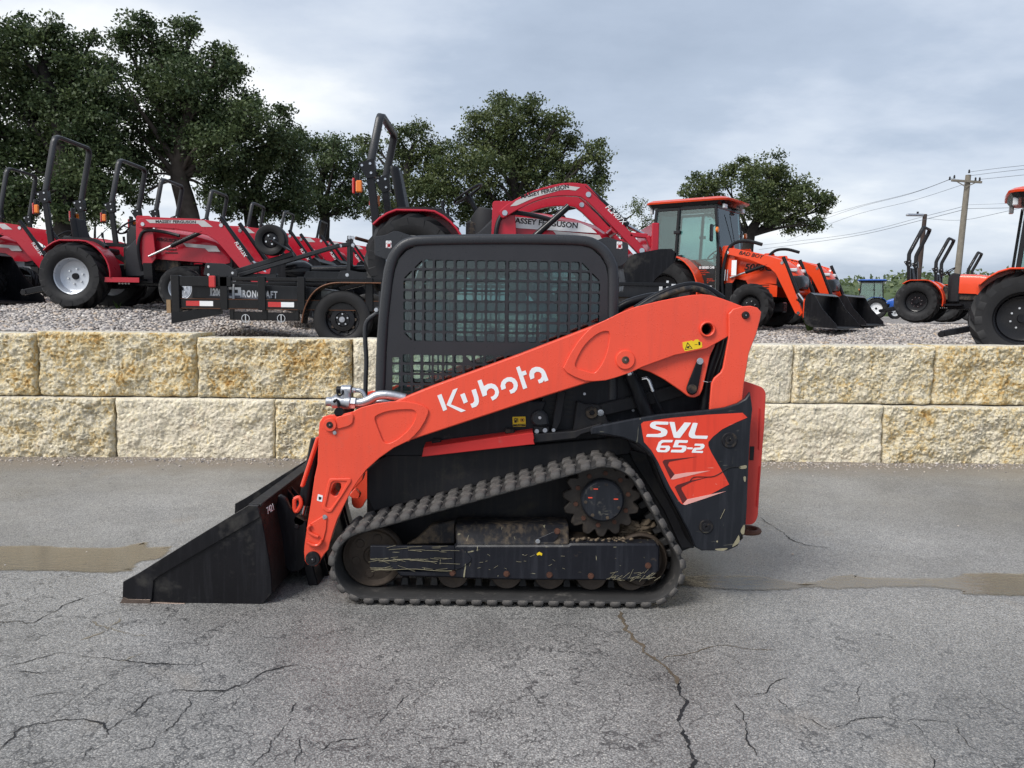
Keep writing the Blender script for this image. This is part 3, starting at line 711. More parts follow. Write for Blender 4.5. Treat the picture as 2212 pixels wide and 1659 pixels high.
for i in range(8):
    block(wx(up[i], 790), wx(up[i + 1], 790), zm + .012, zt + upz[i], .09 + .012 * math.sin(i * 2.1), mu[i], .050 if mu[i] is not LIME_C else .034, 3.1 + i * 5.3)
for i in range(8):
    block(wx(lo[i], 930), wx(lo[i + 1], 930), -.05, zm + .004 * math.sin(i * 3), .0 + .012 * math.sin(i * 1.7), ml[i], .052 if ml[i] is not LIME_C else .036, 50.7 + i * 6.1)
# ================================================================== compact track loader
LO = (0.0, 4.985, 0.0); setorg(LO)
ldr = empty('compact_track_loader', LO)
tag(ldr, 'orange and black compact track loader with black bucket lowered on the asphalt', 'track loader')
def pt(z, x, y, Y): return P(z, x, y, Y)
def disc(name, c, r, y0, y1, m, parent, n=28, hole=0, bev=.003):
    loops = [circ(c, r, n)] + ([circ(c, hole, n)] if hole else [])
    return plate(name, loops, y0, y1, m, parent, bev)
def xz(p): return (p.x, p.z)
def rad(z, r, Y): return r * ZM[z][2] * Y / FPX
def hexbolt(c, r, y, m, parent, name='bolt', h=.012):
    mb = MB(); mb.cyl((c[0], y, c[1]), (c[0], y - h, c[1]), r, 6); mb.cyl((c[0], y + .002, c[1]), (c[0], y - h * .3, c[1]), r * 1.35, 12)
    return mb.build(name, m, parent)

# ---- rubber tracks
CIRC = [((.757, .231), .205), ((.517, .594), .226), ((-.783, .231), .205)]
def hull(off=0.0, nang=720):
    pts = []
    for k in range(nang):
        a = 2 * math.pi * k / nang; n_ = (math.cos(a), math.sin(a))
        c, r_ = max(CIRC, key=lambda q: q[0][0] * n_[0] + q[0][1] * n_[1] + q[1])
        pts.append(Vector((c[0] + (r_ + off) * n_[0], c[1] + (r_ + off) * n_[1])))
    return pts
hp = hull(); hp.append(hp[0]); seg = [0.0]
for a, b in zip(hp, hp[1:]): seg.append(seg[-1] + (b - a).length)
PER = seg[-1]; NL = 2 * round(PER / .0865 / 2)
def at_len(s):
    s %= PER; i = max(0, min(len(seg) - 2, int(np.searchsorted(seg, s)) - 1)); t = (s - seg[i]) / max(1e-9, seg[i + 1] - seg[i])
    p = hp[i].lerp(hp[i + 1], t); 
    a = at_raw(s - .004); b = at_raw(s + .004); tn = (b - a).normalized(); return p, tn, Vector((tn.y, -tn.x))
def at_raw(s):
    s %= PER; i = max(0, min(len(seg) - 2, int(np.searchsorted(seg, s)) - 1)); t = (s - seg[i]) / max(1e-9, seg[i + 1] - seg[i]); return hp[i].lerp(hp[i + 1], t)
TW = .32; TY = 4.15
def make_track():
    mb = MB(); n_ = NL * 4; secs = []
    for k in range(n_):
        p, tn, nn = at_len(PER * k / n_)
        sec = []
        for (y, d) in ((.012, 0), (TW - .012, 0), (TW, -.006), (TW, -.018), (TW - .01, -.024), (.01, -.024), (0, -.018), (0, -.006)):
            q = p + nn * d; sec.append((q.x, TY + y, q.y))
        secs.append(sec)
    m8 = 8; mb.v = [p for s in secs for p in s]
    for i in range(n_):
        for j in range(m8):
            a = i * m8 + j; b = i * m8 + (j + 1) % m8; k = ((i + 1) % n_) * m8; mb.f.append((a, b, k + (j + 1) % m8, k + j))
    belt = mb.build('rubber_track', RUBTRACK, ldr, ang=50)
    # tread lug, origin on the belt surface: x along the belt, y across, z outwards
    lg = MB()
    def blk(y0, y1, x0, sk, L0=.052, L1=.034, h=.026):
        b0 = [(x0 - L0 / 2, y0, -.006), (x0 + L0 / 2, y0, -.006), (x0 + L0 / 2 + sk, y1, -.006), (x0 - L0 / 2 + sk, y1, -.006)]
        t0 = [(x0 - L1 / 2, y0 + .006, h), (x0 + L1 / 2, y0 + .006, h), (x0 + L1 / 2 + sk, y1 - .006, h), (x0 - L1 / 2 + sk, y1 - .006, h)]
        lg.add(b0 + t0, [(0, 3, 2, 1), (4, 5, 6, 7), (0, 1, 5, 4), (1, 2, 6, 5), (2, 3, 7, 6), (3, 0, 4, 7)])
    blk(-.004, .082, .0, .012, .064, .046, .019); blk(.076, .124, .020, -.016, .058, .040, .017); blk(.118, .204, -.006, .018, .064, .046, .019); blk(.198, .25, .018, -.014, .058, .040, .017); blk(.244, .324, -.004, .010, .064, .046, .019)
    lg.add([(-.03, -.003, -.016), (.03, -.003, -.016), (.022, -.005, .012), (-.022, -.005, .012), (-.03, .01, -.016), (.03, .01, -.016), (.022, .01, .012), (-.022, .01, .012)], [(0, 1, 2, 3), (4, 7, 6, 5), (0, 4, 5, 1), (1, 5, 6, 2), (2, 6, 7, 3), (3, 7, 4, 0)])
    lme = lg.mesh('tread_lug', org=(0, 0, 0), bevel=.004, ang=50)
    dl = MB(); dl.box((0, .232, -.042), (.034, .050, .045), taper=1.35); dme = dl.mesh('drive_lug', org=(0, 0, 0), bevel=.004)
    for k in range(NL):
        p, tn, nn = at_len(PER * (k + .35) / NL)
        mt = Matrix(((tn.x, 0, nn.x, p.x - LO[0]), (0, 1, 0, TY - LO[1]), (tn.y, 0, nn.y, p.y - LO[2]), (0, 0, 0, 1)))
        # right-handed frame: flip along-belt axis
        mt = Matrix(((-tn.x, 0, nn.x, p.x - LO[0]), (0, 1, 0, TY - LO[1]), (-tn.y, 0, nn.y, p.y - LO[2]), (0, 0, 0, 1)))
        o = mobj('tread_lug', lme, RUBLUG, belt); o.matrix_local = mt
        o = mobj('drive_lug', dme, RUBTRACK, belt); o.matrix_local = mt
    return belt
belt = make_track()

# ---- undercarriage inside the track
fr = MB()
beam = tr('d', [('8', 1112, 1150), ('8', 1140, 1130), ('8', 1900, 1130), ('B', 480, 1055), ('B', 1140, 1057), ('B', 1166, 1085), ('B', 1166, 1262), ('B', 1098, 1342), ('B', 0, 1335), ('8', 1120, 1358), ('8', 1060, 1353), ('8', 745, 1346), ('8', 712, 1308), ('8', 1112, 1308)], 4.185)
frame = plate('track_frame', beam, 4.185, 4.28, BLACKSCR, ldr, .01)
slope = MB()    # sloped shoulder above the side plate
a = tr('d', [('8', 1130, 1132), ('8', 1905, 1128)], 4.19); b = tr('d', [('8', 1120, 985), ('8', 1900, 985)], 4.26)
slope.add([(a[0][0], 4.19, a[0][1]), (a[1][0], 4.19, a[1][1]), (b[1][0], 4.26, b[1][1]), (b[0][0], 4.26, b[0][1]), (a[0][0], 4.42, a[0][1]), (a[1][0], 4.42, a[1][1]), (b[1][0], 4.42, b[1][1]), (b[0][0], 4.42, b[0][1])], [(0, 1, 2, 3), (4, 7, 6, 5), (0, 4, 5, 1), (1, 5, 6, 2), (2, 6, 7, 3), (3, 7, 4, 0)])
slope.build('frame_shoulder', BLACKMUD, frame, bevel=.008)
plate('tensioner_guard', fillet(tr('8', [(537, 1135), (1118, 1140), (1118, 1302), (535, 1290)], 4.172), .006), 4.172, 4.20, BLACKSCR, frame, .003)
plate('gusset_plate', fillet(tr('8', [(1118, 1142), (1170, 1150), (1232, 1215), (1232, 1240), (1170, 1285), (1118, 1300)], 4.178), .01), 4.178, 4.19, BLACKSCR, frame, .002)
plate('support_bracket', tr('8', [(850, 1090), (960, 990), (1120, 960), (1120, 1120), (790, 1125)], 4.28), 4.28, 4.33, BLACKMUD, frame, .006)
plate('cover_plate', fillet(tr('S', [(268, 985), (290, 950), (500, 860), (530, 890), (440, 1012), (290, 1010)], 4.20), .012), 4.20, 4.212, BLACKSCR, frame, .002)
mp_, ms_ = [], []
for k in range(420):
    q = P('B', random.uniform(470, 1130), random.uniform(1000, 1052), random.uniform(4.23, 4.42)) if k < 260 else P('B', random.gauss(980, 55), random.uniform(880, 1000), random.uniform(4.36, 4.46))
    mp_.append((q.x - LO[0], q.y - LO[1], q.z - LO[2] - .008)); ms_.append(random.uniform(.006, .018) if k < 260 else random.uniform(.012, .045))
o = mobj('dried_mud', stones_mesh('dried_mud', np.array(mp_), np.array(ms_), .5, 21), CONC, frame); o['kind'] = 'stuff'
pan = MB(); q0 = P('B', 470, 1000, 4.25); q1 = P('B', 1150, 1050, 4.25); pan.bb((q0.x, 4.22, q1.z - .05), (q1.x, 4.44, q1.z + .002)); pan.build('frame_top', IRON, frame)
for z, x, y in (('8', 1103, 1322), ('8', 1475, 1328), ('8', 1770, 1335), ('B', 638, 1305), ('B', 1078, 1225), ('S', 498, 882)):
    hexbolt(xz(P(z, x, y, 4.18)), .013, 4.184 if z != 'S' else 4.20, RUST, frame)
hexbolt(xz(P('S', 300, 975, 4.195)), .010, 4.20, CHROME, frame)
plate('yellow_mark', tr('S', [(287, 1100), (315, 1078), (345, 1095), (340, 1118), (320, 1108), (295, 1115)], 4.1835), 4.1828, 4.184, YELLOW, frame)
# straw and grass caught on the frame
sw = MB()
for k in range(170):
    if k < 34: q = P('B', random.uniform(780, 1150), 1335 - abs(random.gauss(0, 34)), 4.1825); an = random.gauss(.5, .3); l_ = random.uniform(.015, .06)
    elif k < 115 and k % 2: q = P('8', random.uniform(545, 1100), random.choice([1140, 1165, 1225, 1235, 1285, 1292]) + random.gauss(0, 6), 4.1690); an = random.gauss(0, .16); l_ = random.uniform(.02, .12)
    elif k < 115 or k % 3: continue
    else: q = P('8', random.uniform(1130, 1900), random.uniform(1150, 1340), 4.1825); an = random.uniform(-.7, 1.4); l_ = random.uniform(.008, .03)
    d = Vector((math.cos(an), 0, math.sin(an))) * l_ / 2
    sw.bar(q - d, q + d, .0012, .0016, (0, 1, 0))
for (x0, x1, yv) in ((540, 1000, 1228), (540, 1100, 1293)):
    sw.tube([P('8', x0 + (x1 - x0) * t, yv + 5 * math.sin(t * 9) + 10 * t, 4.1685) for t in np.linspace(0, 1, 14)], .0013, 5)
o = sw.build('straw', STRAW, frame, sm=False); o['kind'] = 'stuff'

def wheel_disc(name, cx, cz, r, y0, y1, parent, m=IRON, dish=.03):
    mb = MB(); w = y1 - y0
    mb.lathe([(r, .012), (r, w - .012), (r - .012, w), (.02, w), (.02, dish), (r * .30, dish), (r * .34, dish * .8), (r * .80, dish * .95), (r * .88, dish * .4), (r * .92, 0), (r - .008, 0)], (cx, y0, cz), 'y', 40)
    return mb.build(name, m, parent, ang=30)
idl = wheel_disc('front_idler', -.783, .231, .178, 4.29, 4.35, frame)
hub = MB(); hub.lathe([(.0, -.012), (.035, -.012), (.05, .0), (.055, .03), (0, .03)], (-.783 + .02, 4.295, .231), 'y', 24, False); hub.build('idler_hub', IRON, frame)
for k in range(6):
    a = k * math.pi / 3 + .3; disc('idler_boss', (-.783 + .105 * math.cos(a), .231 + .105 * math.sin(a)), .026, 4.312, 4.325, IRON, frame, 18)
wheel_disc('rear_idler', .750, .231, .158, 4.29, 4.35, frame)
for x in (979.6, 1094.2, 1187, 1277, 1362):
    c = P('d', x, 1238, 4.32)
    mb = MB(); mb.lathe([(.088, 0), (.094, .012), (.094, .03), (.07, .04), (.07, .12), (.094, .13), (.094, .15), (.02, .15), (.02, .01), (.05, .012)], (c.x, 4.29, .146), 'y', 30); mb.build('roller', IRON, frame)
# drive sprocket
SPROCK = mat('dark worn sprocket iron', (.040, .034, .030), .5, .3, var=.35, vs=12, dirt=((.10, .08, .058), .28, 8), bump=(50, .4))
sc_c = (.517, .594); nt_ = 15; prof = []
for k in range(nt_):
    a0 = 2 * math.pi * k / nt_ + .12
    for (da, r_) in ((-.155, .196), (-.10, .212), (-.055, .221), (.055, .221), (.10, .212), (.155, .196), (.185, .186), (.2095, .183), (.235, .186)):
        prof.append((sc_c[0] + r_ * math.cos(a0 + da), sc_c[1] + r_ * math.sin(a0 + da)))
spk = plate('sprocket', [prof, circ(sc_c, .10, 32)], 4.27, 4.305, SPROCK, frame, .006)
plate('sprocket_flange', [circ(sc_c, .178, 40), circ(sc_c, .09, 32)], 4.288, 4.31, BLACKMUD, frame, .004)
mb = MB(); mb.lathe([(0, 0), (.108, 0), (.116, .006), (.122, .02), (.122, .12), (0, .12)], (sc_c[0], 4.215, sc_c[1]), 'y', 40, False); mb.build('hub_cap', BLACKTAIL, frame)
for k in range(10): hexbolt((sc_c[0] + .150 * math.cos(k * .628 + .2), sc_c[1] + .150 * math.sin(k * .628 + .2)), .014, 4.274, RUST, frame)
for k in range(7): disc('cap_screw', (sc_c[0] + .097 * math.cos(k * .9 + .5), sc_c[1] + .097 * math.sin(k * .9 + .5)), .010, 4.2135, 4.219, BLACKMUD, frame, 10, 0, .001)
for (x, y) in ((675, 635), (633, 702), (830, 713)):
    q = P('B', x, y, 4.2135); MB().bb((q.x - .012, 4.2132, q.z - .003), (q.x + .012, 4.2152, q.z + .003)).build('paint_mark', ORANGE, frame)
# far-side track and running gear
f2 = copy_tree(belt, ldr); f2.location = (0, 1.35, 0)
for nm in ():
    pass
g2 = frame.copy(); COL.objects.link(g2); g2.parent = ldr; g2.location = (0, 1.35, 0)
for ch in frame.children:
    if ch.name.split('.')[0] in ('front_idler', 'rear_idler', 'roller', 'sprocket', 'hub_cap'):
        c_ = ch.copy(); COL.objects.link(c_); c_.parent = g2

# ---- chassis body
body = MB()
bp = tr('d', [(792, 1140), (792, 985), (806, 868), (1325, 868), (1338, 700), (1470, 668), (1570, 700), (1612, 850), (1606, 1168), (1500, 1182), (1440, 1205), (860, 1200), (800, 1165)], 4.52)
body.prism(bp, 4.52, 5.45)
bd = body.build('chassis', DARKMUD, ldr, bevel=.012)
plate('side_panel', fillet(tr('d', [(800, 985), (812, 870), (1180, 868), (1150, 945), (1158, 935), (910, 985)], 4.46), .01), 4.46, 4.53, DARKBODY, bd, .006)
plate('engine_panel', fillet(tr('A', [(130, 1330), (200, 1000), (430, 830), (1000, 760), (1700, 560), (1640, 1140), (1000, 1215), (620, 1300), (470, 1310)], 4.50), .012), 4.50, 4.535, DARKBODY, bd, .006)
plate('inner_skirt', tr('8', [(515, 800), (520, 600), (700, 470), (1650, 440), (2300, 380), (2350, 500), (1900, 560), (1200, 740), (560, 900)], 4.485), 4.485, 4.525, DARKMUD, bd, .006)
for i in range(5):
    q = P('A', 285, 1045 + i * 38, 4.498); plate('louver', fillet([(q.x - .022, q.z - .007), (q.x + .022, q.z - .007), (q.x + .022, q.z + .007), (q.x - .022, q.z + .007)], .006), 4.497, 4.505, BLACKINK, bd)
for i in range(6):
    q = P('A', 415, 985 + i * 42, 4.498); plate('louver', fillet([(q.x - .028, q.z - .007), (q.x + .028, q.z - .007), (q.x + .028, q.z + .007), (q.x - .028, q.z + .007)], .006), 4.497, 4.505, BLACKINK, bd)
plate('strut', fillet(tr('A', [(330, 970), (395, 975), (350, 1240), (310, 1320), (272, 1330), (285, 1200)], 4.44), .012), 4.44, 4.48, DARKMUD, bd, .004)
plate('deck_ledge', tr('A', [(100, 1352), (470, 1322), (700, 1255), (705, 1300), (530, 1350), (480, 1385), (115, 1425)], 4.40), 4.40, 4.53, DARKMUD, bd, .004)
for z, x, y, r_ in (('A', 140, 1323, .010), ('A', 212, 1315, .010), ('A', 286, 1313, .008), ('A', 565, 1008, .006), ('A', 995, 1154, .006)): hexbolt(xz(P(z, x, y, 4.43)), r_, 4.43 if r_ > .007 else 4.498, CASTAL, bd)
# red strip along the track guard
rs = tr('K', [(742, 1275), (1895, 1120), (1935, 1122), (1945, 1180), (1938, 1195), (1950, 1245), (1880, 1250), (722, 1380)], 4.36)
st_ = plate('guard_strip', rs, 4.36, 4.376, RED_STRIP, ldr, .003)
lip = MB(); a_ = [P('K', 745, 1272, 4.365), P('K', 1930, 1121, 4.365)]; lip.add([a_[0], a_[1], (a_[1].x, 4.46, a_[1].z + .012), (a_[0].x, 4.46, a_[0].z + .012), a_[0] - Vector((0, 0, .006)), a_[1] - Vector((0, 0, .006)), (a_[1].x, 4.46, a_[1].z + .004), (a_[0].x, 4.46, a_[0].z + .004)], [(0, 1, 2, 3), (4, 7, 6, 5), (0, 4, 5, 1), (1, 5, 6, 2), (2, 6, 7, 3), (3, 7, 4, 0)]); lip.build('strip_lip', RED_STRIP, st_)
for x, y in ((880, 1215), (1680, 1095)):
    q = P('K', x, y, 4.44); MB().box(q, (.055, .04, .03)).build('clamp', BLACKMUD, st_, bevel=.005)
# fuel filler and decal
plate('fuel_cap', fillet(tr('K', [(1908, 985), (1925, 920), (1975, 880), (2035, 875), (2095, 930), (2100, 1000), (2112, 1040), (1990, 1055), (1930, 1030)], 4.42), .02), 4.42, 4.50, CABGREY, bd, .012)
disc('keyhole', xz(P('K', 2006, 954, 4.418)), .009, 4.416, 4.422, WHITE, bd, 16)
plate('filler_bracket', tr('K', [(1930, 1040), (2110, 1050), (2110, 1110), (1950, 1120)], 4.44), 4.44, 4.49, DARKMUD, bd, .004)
fd = plate('fuel_decal', fillet(tr('K', [(1708, 944), (1850, 940), (1854, 1048), (1712, 1052)], 4.4585), .004), 4.4575, 4.461, YELLOW, bd)
plate('decal_print', tr('K', [(1713, 1022), (1850, 1019), (1852, 1044), (1715, 1048)], 4.457), 4.4565, 4.458, BLACKINK, fd)
plate('decal_print', [fillet(tr('K', [(1728, 958), (1755, 958), (1755, 1008), (1728, 1008)], 4.457), .003), fillet(tr('K', [(1735, 966), (1748, 966), (1748, 980), (1735, 980)], 4.457), .001)], 4.4565, 4.458, BLACKINK, fd)
plate('decal_print', fillet(tr('K', [(1760, 960), (1768, 958), (1772, 1000), (1764, 1004)], 4.457), .001), 4.4565, 4.458, BLACKINK, fd)
cc_ = xz(P('K', 1815, 978, 4.457)); plate('decal_print', [circ(cc_, .0125, 24), circ(cc_, .0098, 24)], 4.4565, 4.458, REDINK, fd); plate('decal_print', circ(cc_, .006, 8), 4.4565, 4.458, BLACKINK, fd)
text('lettering', 'ULTRA LOW SULFUR DIESEL\nFUEL ONLY', YELLOW, fd, P('K', 1782, 1033, 4.4562), size=.0062)

# ---- lift arm (near side)
BY0, BY1 = 4.275, 4.385
beamo = tr('d', [('F', 1500, 560), ('F', 1700, 472), ('F', 2212, 265), ('A', 0, 650), ('A', 620, 411), ('A', 800, 340), ('A', 1000, 330), ('A', 1000, 780), ('A', 740, 872), ('A', 600, 897), ('A', 0, 1085), ('K', 600, 1198), ('8', 800, 420), ('8', 700, 420), ('8', 560, 300)], BY0)
arm = plate('lift_arm', beamo, BY0, BY1, ORANGE, ldr, .006)
leg = tr('8', [(185, 330), (190, 285), (215, 245), (262, 232), (330, 232), (420, 210)], 4.265) + tr('F', [(1180, 572), (1400, 512), (1620, 482), (1850, 482), (2000, 510), (2100, 550), (2158, 598), (2165, 645), (2120, 760), (2040, 890), (1960, 980), (1880, 1055)], 4.265) + \
      tr('8', [(800, 412), (700, 460), (600, 530), (510, 612), (450, 692), (400, 772), (350, 872), (312, 950), (282, 1040), (262, 1110), (250, 1160), (222, 1190), (200, 1225), (190, 1250), (165, 1272), (135, 1274), (105, 1262), (88, 1235), (83, 1180), (86, 1130), (110, 960), (132, 830), (156, 660), (176, 570), (182, 430)], 4.265)
rec1 = spline(tr('F', [(1388, 725), (1420, 682), (1550, 632), (1700, 607), (1850, 598), (1940, 606), (1988, 655), (1960, 760), (1900, 860), (1800, 962), (1700, 1040), (1600, 1085), (1540, 1082), (1500, 1045), (1450, 920), (1400, 790)], 4.265), 3, True)
holew = fillet(tr('8', [(283, 712), (300, 697), (338, 704), (338, 735), (312, 790), (290, 797), (262, 772)], 4.265), .008)
plate('front_plate', [leg, rec1, holew], 4.262, 4.2745, ORANGE, arm, .003)
core = tr('8', [(200, 330), (240, 260), (440, 220), (620, 160), (880, 170), (910, 200), (800, 395), (690, 450), (590, 520), (500, 600), (440, 680), (340, 860), (270, 1040), (250, 1110), (215, 1180), (190, 1240), (145, 1262), (100, 1240), (96, 1130), (120, 960), (165, 660), (195, 430)], 4.27)
plate('leg_core', [core, holew], 4.2735, 4.384, ORANGE, arm, .003)
plate('window_frame', [fillet(tr('8', [(246, 700), (258, 670), (404, 668), (410, 690), (340, 800), (272, 902), (240, 905), (206, 880)], 4.258), .008), fillet(tr('8', [(270, 700), (285, 688), (380, 690), (330, 790), (262, 880), (238, 872), (232, 860)], 4.258), .006)], 4.254, 4.264, ORANGE, arm, .004)
rear = tr('A', [(800, 325), (870, 290), (1000, 240), (1200, 190), (1400, 150), (1500, 135), (1580, 130), (1650, 137), (1750, 166), (1935, 236), (1960, 300), (1960, 420), (1815, 492), (1620, 602), (1340, 660), (1060, 762), (960, 810), (840, 852), (740, 880), (640, 888), (560, 884), (470, 850), (400, 810), (370, 772), (430, 650), (500, 540), (560, 470), (620, 411)], 4.265)
rec2 = spline(tr('A', [(475, 742), (492, 690), (540, 600), (600, 530), (670, 475), (735, 452), (774, 470), (762, 590), (730, 690), (692, 760), (655, 805), (625, 814), (560, 796), (492, 775)], 4.265), 3, True)
tube_c = xz(P('A', 1622, 433, 4.265)); tr_o, tr_i = rad('A', 68, 4.265), rad('A', 51, 4.265)
plate('rear_plate', [rear, rec2, circ(tube_c, tr_i, 32)], 4.262, 4.2745, ORANGE, arm, .003)
rcore = tr('A', [(800, 338), (1000, 252), (1400, 162), (1580, 142), (1740, 176), (1900, 240), (1900, 430), (1610, 590), (1330, 648), (950, 800), (640, 870), (460, 830), (400, 775), (560, 500), (640, 420)], 4.27)
plate('rear_core', [rcore, circ(tube_c, tr_i, 32)], 4.2735, 4.384, ORANGE, arm, .003)
mb = MB(); mb.lathe([(tr_o, 0), (tr_o, .02), (tr_i, .02), (tr_i, 0), (tr_i + .004, -.004), (tr_o - .004, -.004)], (tube_c[0], 4.248, tube_c[1]), 'y', 36); mb.build('tube_collar', ORANGE, arm)
mb = MB(); mb.lathe([(tr_i, 0), (tr_i, 1.30), (tr_i - .006, 1.30), (tr_i - .006, 0)], (tube_c[0], 4.30, tube_c[1]), 'y', 32); mb.build('cross_tube', BLACKMUD, arm)
def pin(z, x, y, Y, ro, ri, m=ORANGE, pm=BLACKMUD, parent=None):
    c = xz(P(z, x, y, Y)); R_, r_ = rad(z, ro, Y), rad(z, ri, Y); mb = MB()
    mb.lathe([(0, 0), (R_ * .92, 0), (R_, .006), (R_, .03), (0, .03)], (c[0], Y - .012, c[1]), 'y', 36, False); b_ = mb.build('pin_boss', m, parent or arm)
    mb = MB(); mb.lathe([(0, .003), (r_ * .3, .003), (r_ * .34, -.003), (r_ * .9, -.003), (r_, 0), (r_, .02)], (c[0], Y - .014, c[1]), 'y', 24, False); mb.build('pin', pm, parent or arm)
    hexbolt(c, r_ * .16, Y - .012, CASTAL, parent or arm, 'grease_nipple', .005)
pin('A', 910, 700, 4.262, 85, 32); pin('8', 262, 300, 4.255, 47, 23)
plate('pivot_lug', fillet(tr('8', [(300, 250), (408, 222), (424, 240), (418, 290), (390, 312), (318, 332), (300, 320)], 4.252), .012), 4.252, 4.264, ORANGE, arm, .004)
pin('8', 143, 1222, 4.256, 52, 26, BLACKMUD)
hexbolt(xz(P('8', 290, 358, 4.25)), .008, 4.262, CHROME, arm); hexbolt(xz(P('8', 222, 940, 4.25)), .011, 4.262, CHROME, arm)
plate('lock_plate', fillet(tr('8', [(120, 985), (212, 930), (240, 945), (235, 1020), (215, 1100), (175, 1130), (105, 1115), (112, 1040)], 4.256), .008), 4.254, 4.264, ORANGE, arm, .003)
mb = MB(); mb.tube(spline([P('8', *p, 4.245) for p in [(130, 990), (112, 1010), (118, 1040), (150, 1060), (180, 1072)]], 4), .009, 10); mb.build('lever', ORANGE, arm)
mb = MB(); mb.tube(spline([P('8', *p, 4.245) for p in [(105, 1110), (140, 1128), (175, 1130), (198, 1110), (202, 1090)]], 4), .009, 10); mb.build('lever', ORANGE, arm)
ws_ = plate('white_sticker', fillet(tr('8', [(178, 778), (212, 788), (206, 832), (170, 822)], 4.261), .003), 4.2605, 4.2625, WHITE, arm)
plate('decal_print', tr('8', [(182, 795), (203, 800), (200, 815), (184, 818)], 4.2602), 4.2598, 4.261, BLACKINK, ws_)
# orange gusset, link and tilt gear under the arm
gs = plate('gusset', fillet(tr('A', [(1000, 770), (1340, 640), (1700, 560), (1650, 665), (1610, 850), (1585, 960), (1560, 1012), (1510, 1032), (1460, 1022), (1400, 975), (1250, 872), (1130, 808)], 4.30), .012), 4.30, 4.33, ORANGE, arm, .004)
plate('link_arm', fillet(tr('A', [(1535, 715), (1560, 682), (1592, 712), (1545, 960), (1530, 995), (1493, 1010), (1455, 990), (1443, 955), (1455, 915)], 4.285), .015), 4.285, 4.299, BLACK, arm, .004)
disc('link_pin', xz(P('A', 1493, 955, 4.28)), rad('A', 42, 4.28), 4.272, 4.29, BLACKMUD, arm); hexbolt(xz(P('A', 1563, 712, 4.28)), rad('A', 22, 4.28), 4.284, CHROME, arm)
# lettering on the arm
Kub = [[(890, 712), (935, 695), (997, 862), (955, 882)], [(1060, 650), (1112, 630), (1037, 808), (1200, 875), (1150, 893), (990, 815)], [(1140, 703), (1187, 683), (1222, 780), (1178, 800)],
       [(1262, 655), (1310, 638), (1338, 730), (1344, 775), (1335, 808), (1312, 832), (1268, 846), (1250, 803), (1278, 793), (1293, 772), (1290, 742)],
       [(1327, 552), (1370, 537), (1398, 610), (1440, 585), (1480, 580), (1520, 593), (1548, 625), (1563, 675), (1552, 715), (1530, 745), (1490, 767), (1470, 728), (1498, 718), (1517, 695), (1518, 665), (1505, 643), (1478, 631), (1450, 639), (1428, 665), (1430, 706), (1385, 724)],
       [(1590, 652), (1578, 610), (1588, 565), (1612, 535), (1650, 514), (1695, 511), (1735, 530), (1760, 565), (1767, 605), (1757, 645), (1730, 678), (1690, 693), (1672, 655), (1703, 643), (1720, 620), (1719, 590), (1702, 566), (1672, 557), (1645, 567), (1628, 592), (1637, 633)],
       [(1748, 408), (1785, 390), (1808, 452), (1850, 438), (1865, 480), (1824, 496), (1869, 627), (1825, 644)],
       [(1905, 538), (1890, 490), (1897, 445), (1920, 415), (1960, 399), (2005, 402), (2045, 425), (2066, 455), (2101, 545), (2060, 561), (2053, 542), (2035, 567), (1998, 580), (1984, 543), (2012, 530), (2027, 505), (2022, 472), (2000, 454), (1968, 452), (1944, 472), (1946, 520)]]
for lp in Kub: plate('lettering', tr('K', lp, BY0 - .001), BY0 - .0018, BY0 + .0006, WHITE, arm)
yd = plate('warning_decal', tr('A', [(1410, 548), (1490, 532), (1505, 540), (1520, 525), (1545, 522), (1560, 540), (1578, 548), (1582, 590), (1555, 602), (1430, 626), (1412, 590)], 4.261), 4.2602, 4.2622, YELLOW, arm)
plate('decal_print', [tr('A', [(1453, 546), (1497, 602), (1430, 614)], 4.26), tr('A', [(1454, 558), (1488, 600), (1438, 608)], 4.26)], 4.2596, 4.261, BLACKINK, yd)
plate('decal_print', fillet(tr('A', [(1546, 545), (1564, 542), (1566, 572), (1550, 575)], 4.26), .002), 4.2596, 4.261, BLACKINK, yd)
plate('decal_print', tr('A', [(1455, 580), (1475, 585), (1462, 600), (1445, 596)], 4.26), 4.2596, 4.261, BLACKINK, yd)
plate('decal_print', tr('A', [(1515, 567), (1540, 564), (1540, 568), (1515, 571)], 4.26), 4.2596, 4.261, BLACKINK, yd)
farm = arm.copy(); COL.objects.link(farm); farm.parent = ldr; farm.location = (0, 1.285, 0)
for ch in arm.children:
    if ch.name.split('.')[0] in ('front_plate', 'leg_core', 'rear_plate', 'rear_core', 'gusset'):
        c_ = ch.copy(); COL.objects.link(c_); c_.parent = farm
# cross member between the two arm legs
mb = MB(); q = P('8', 420, 700, 4.3); mb.bb((q.x - .10, 4.39, q.z - .05), (q.x - .02, 5.55, q.z + .05)); mb.build('arm_cross_member', ORANGE, ldr, bevel=.012)

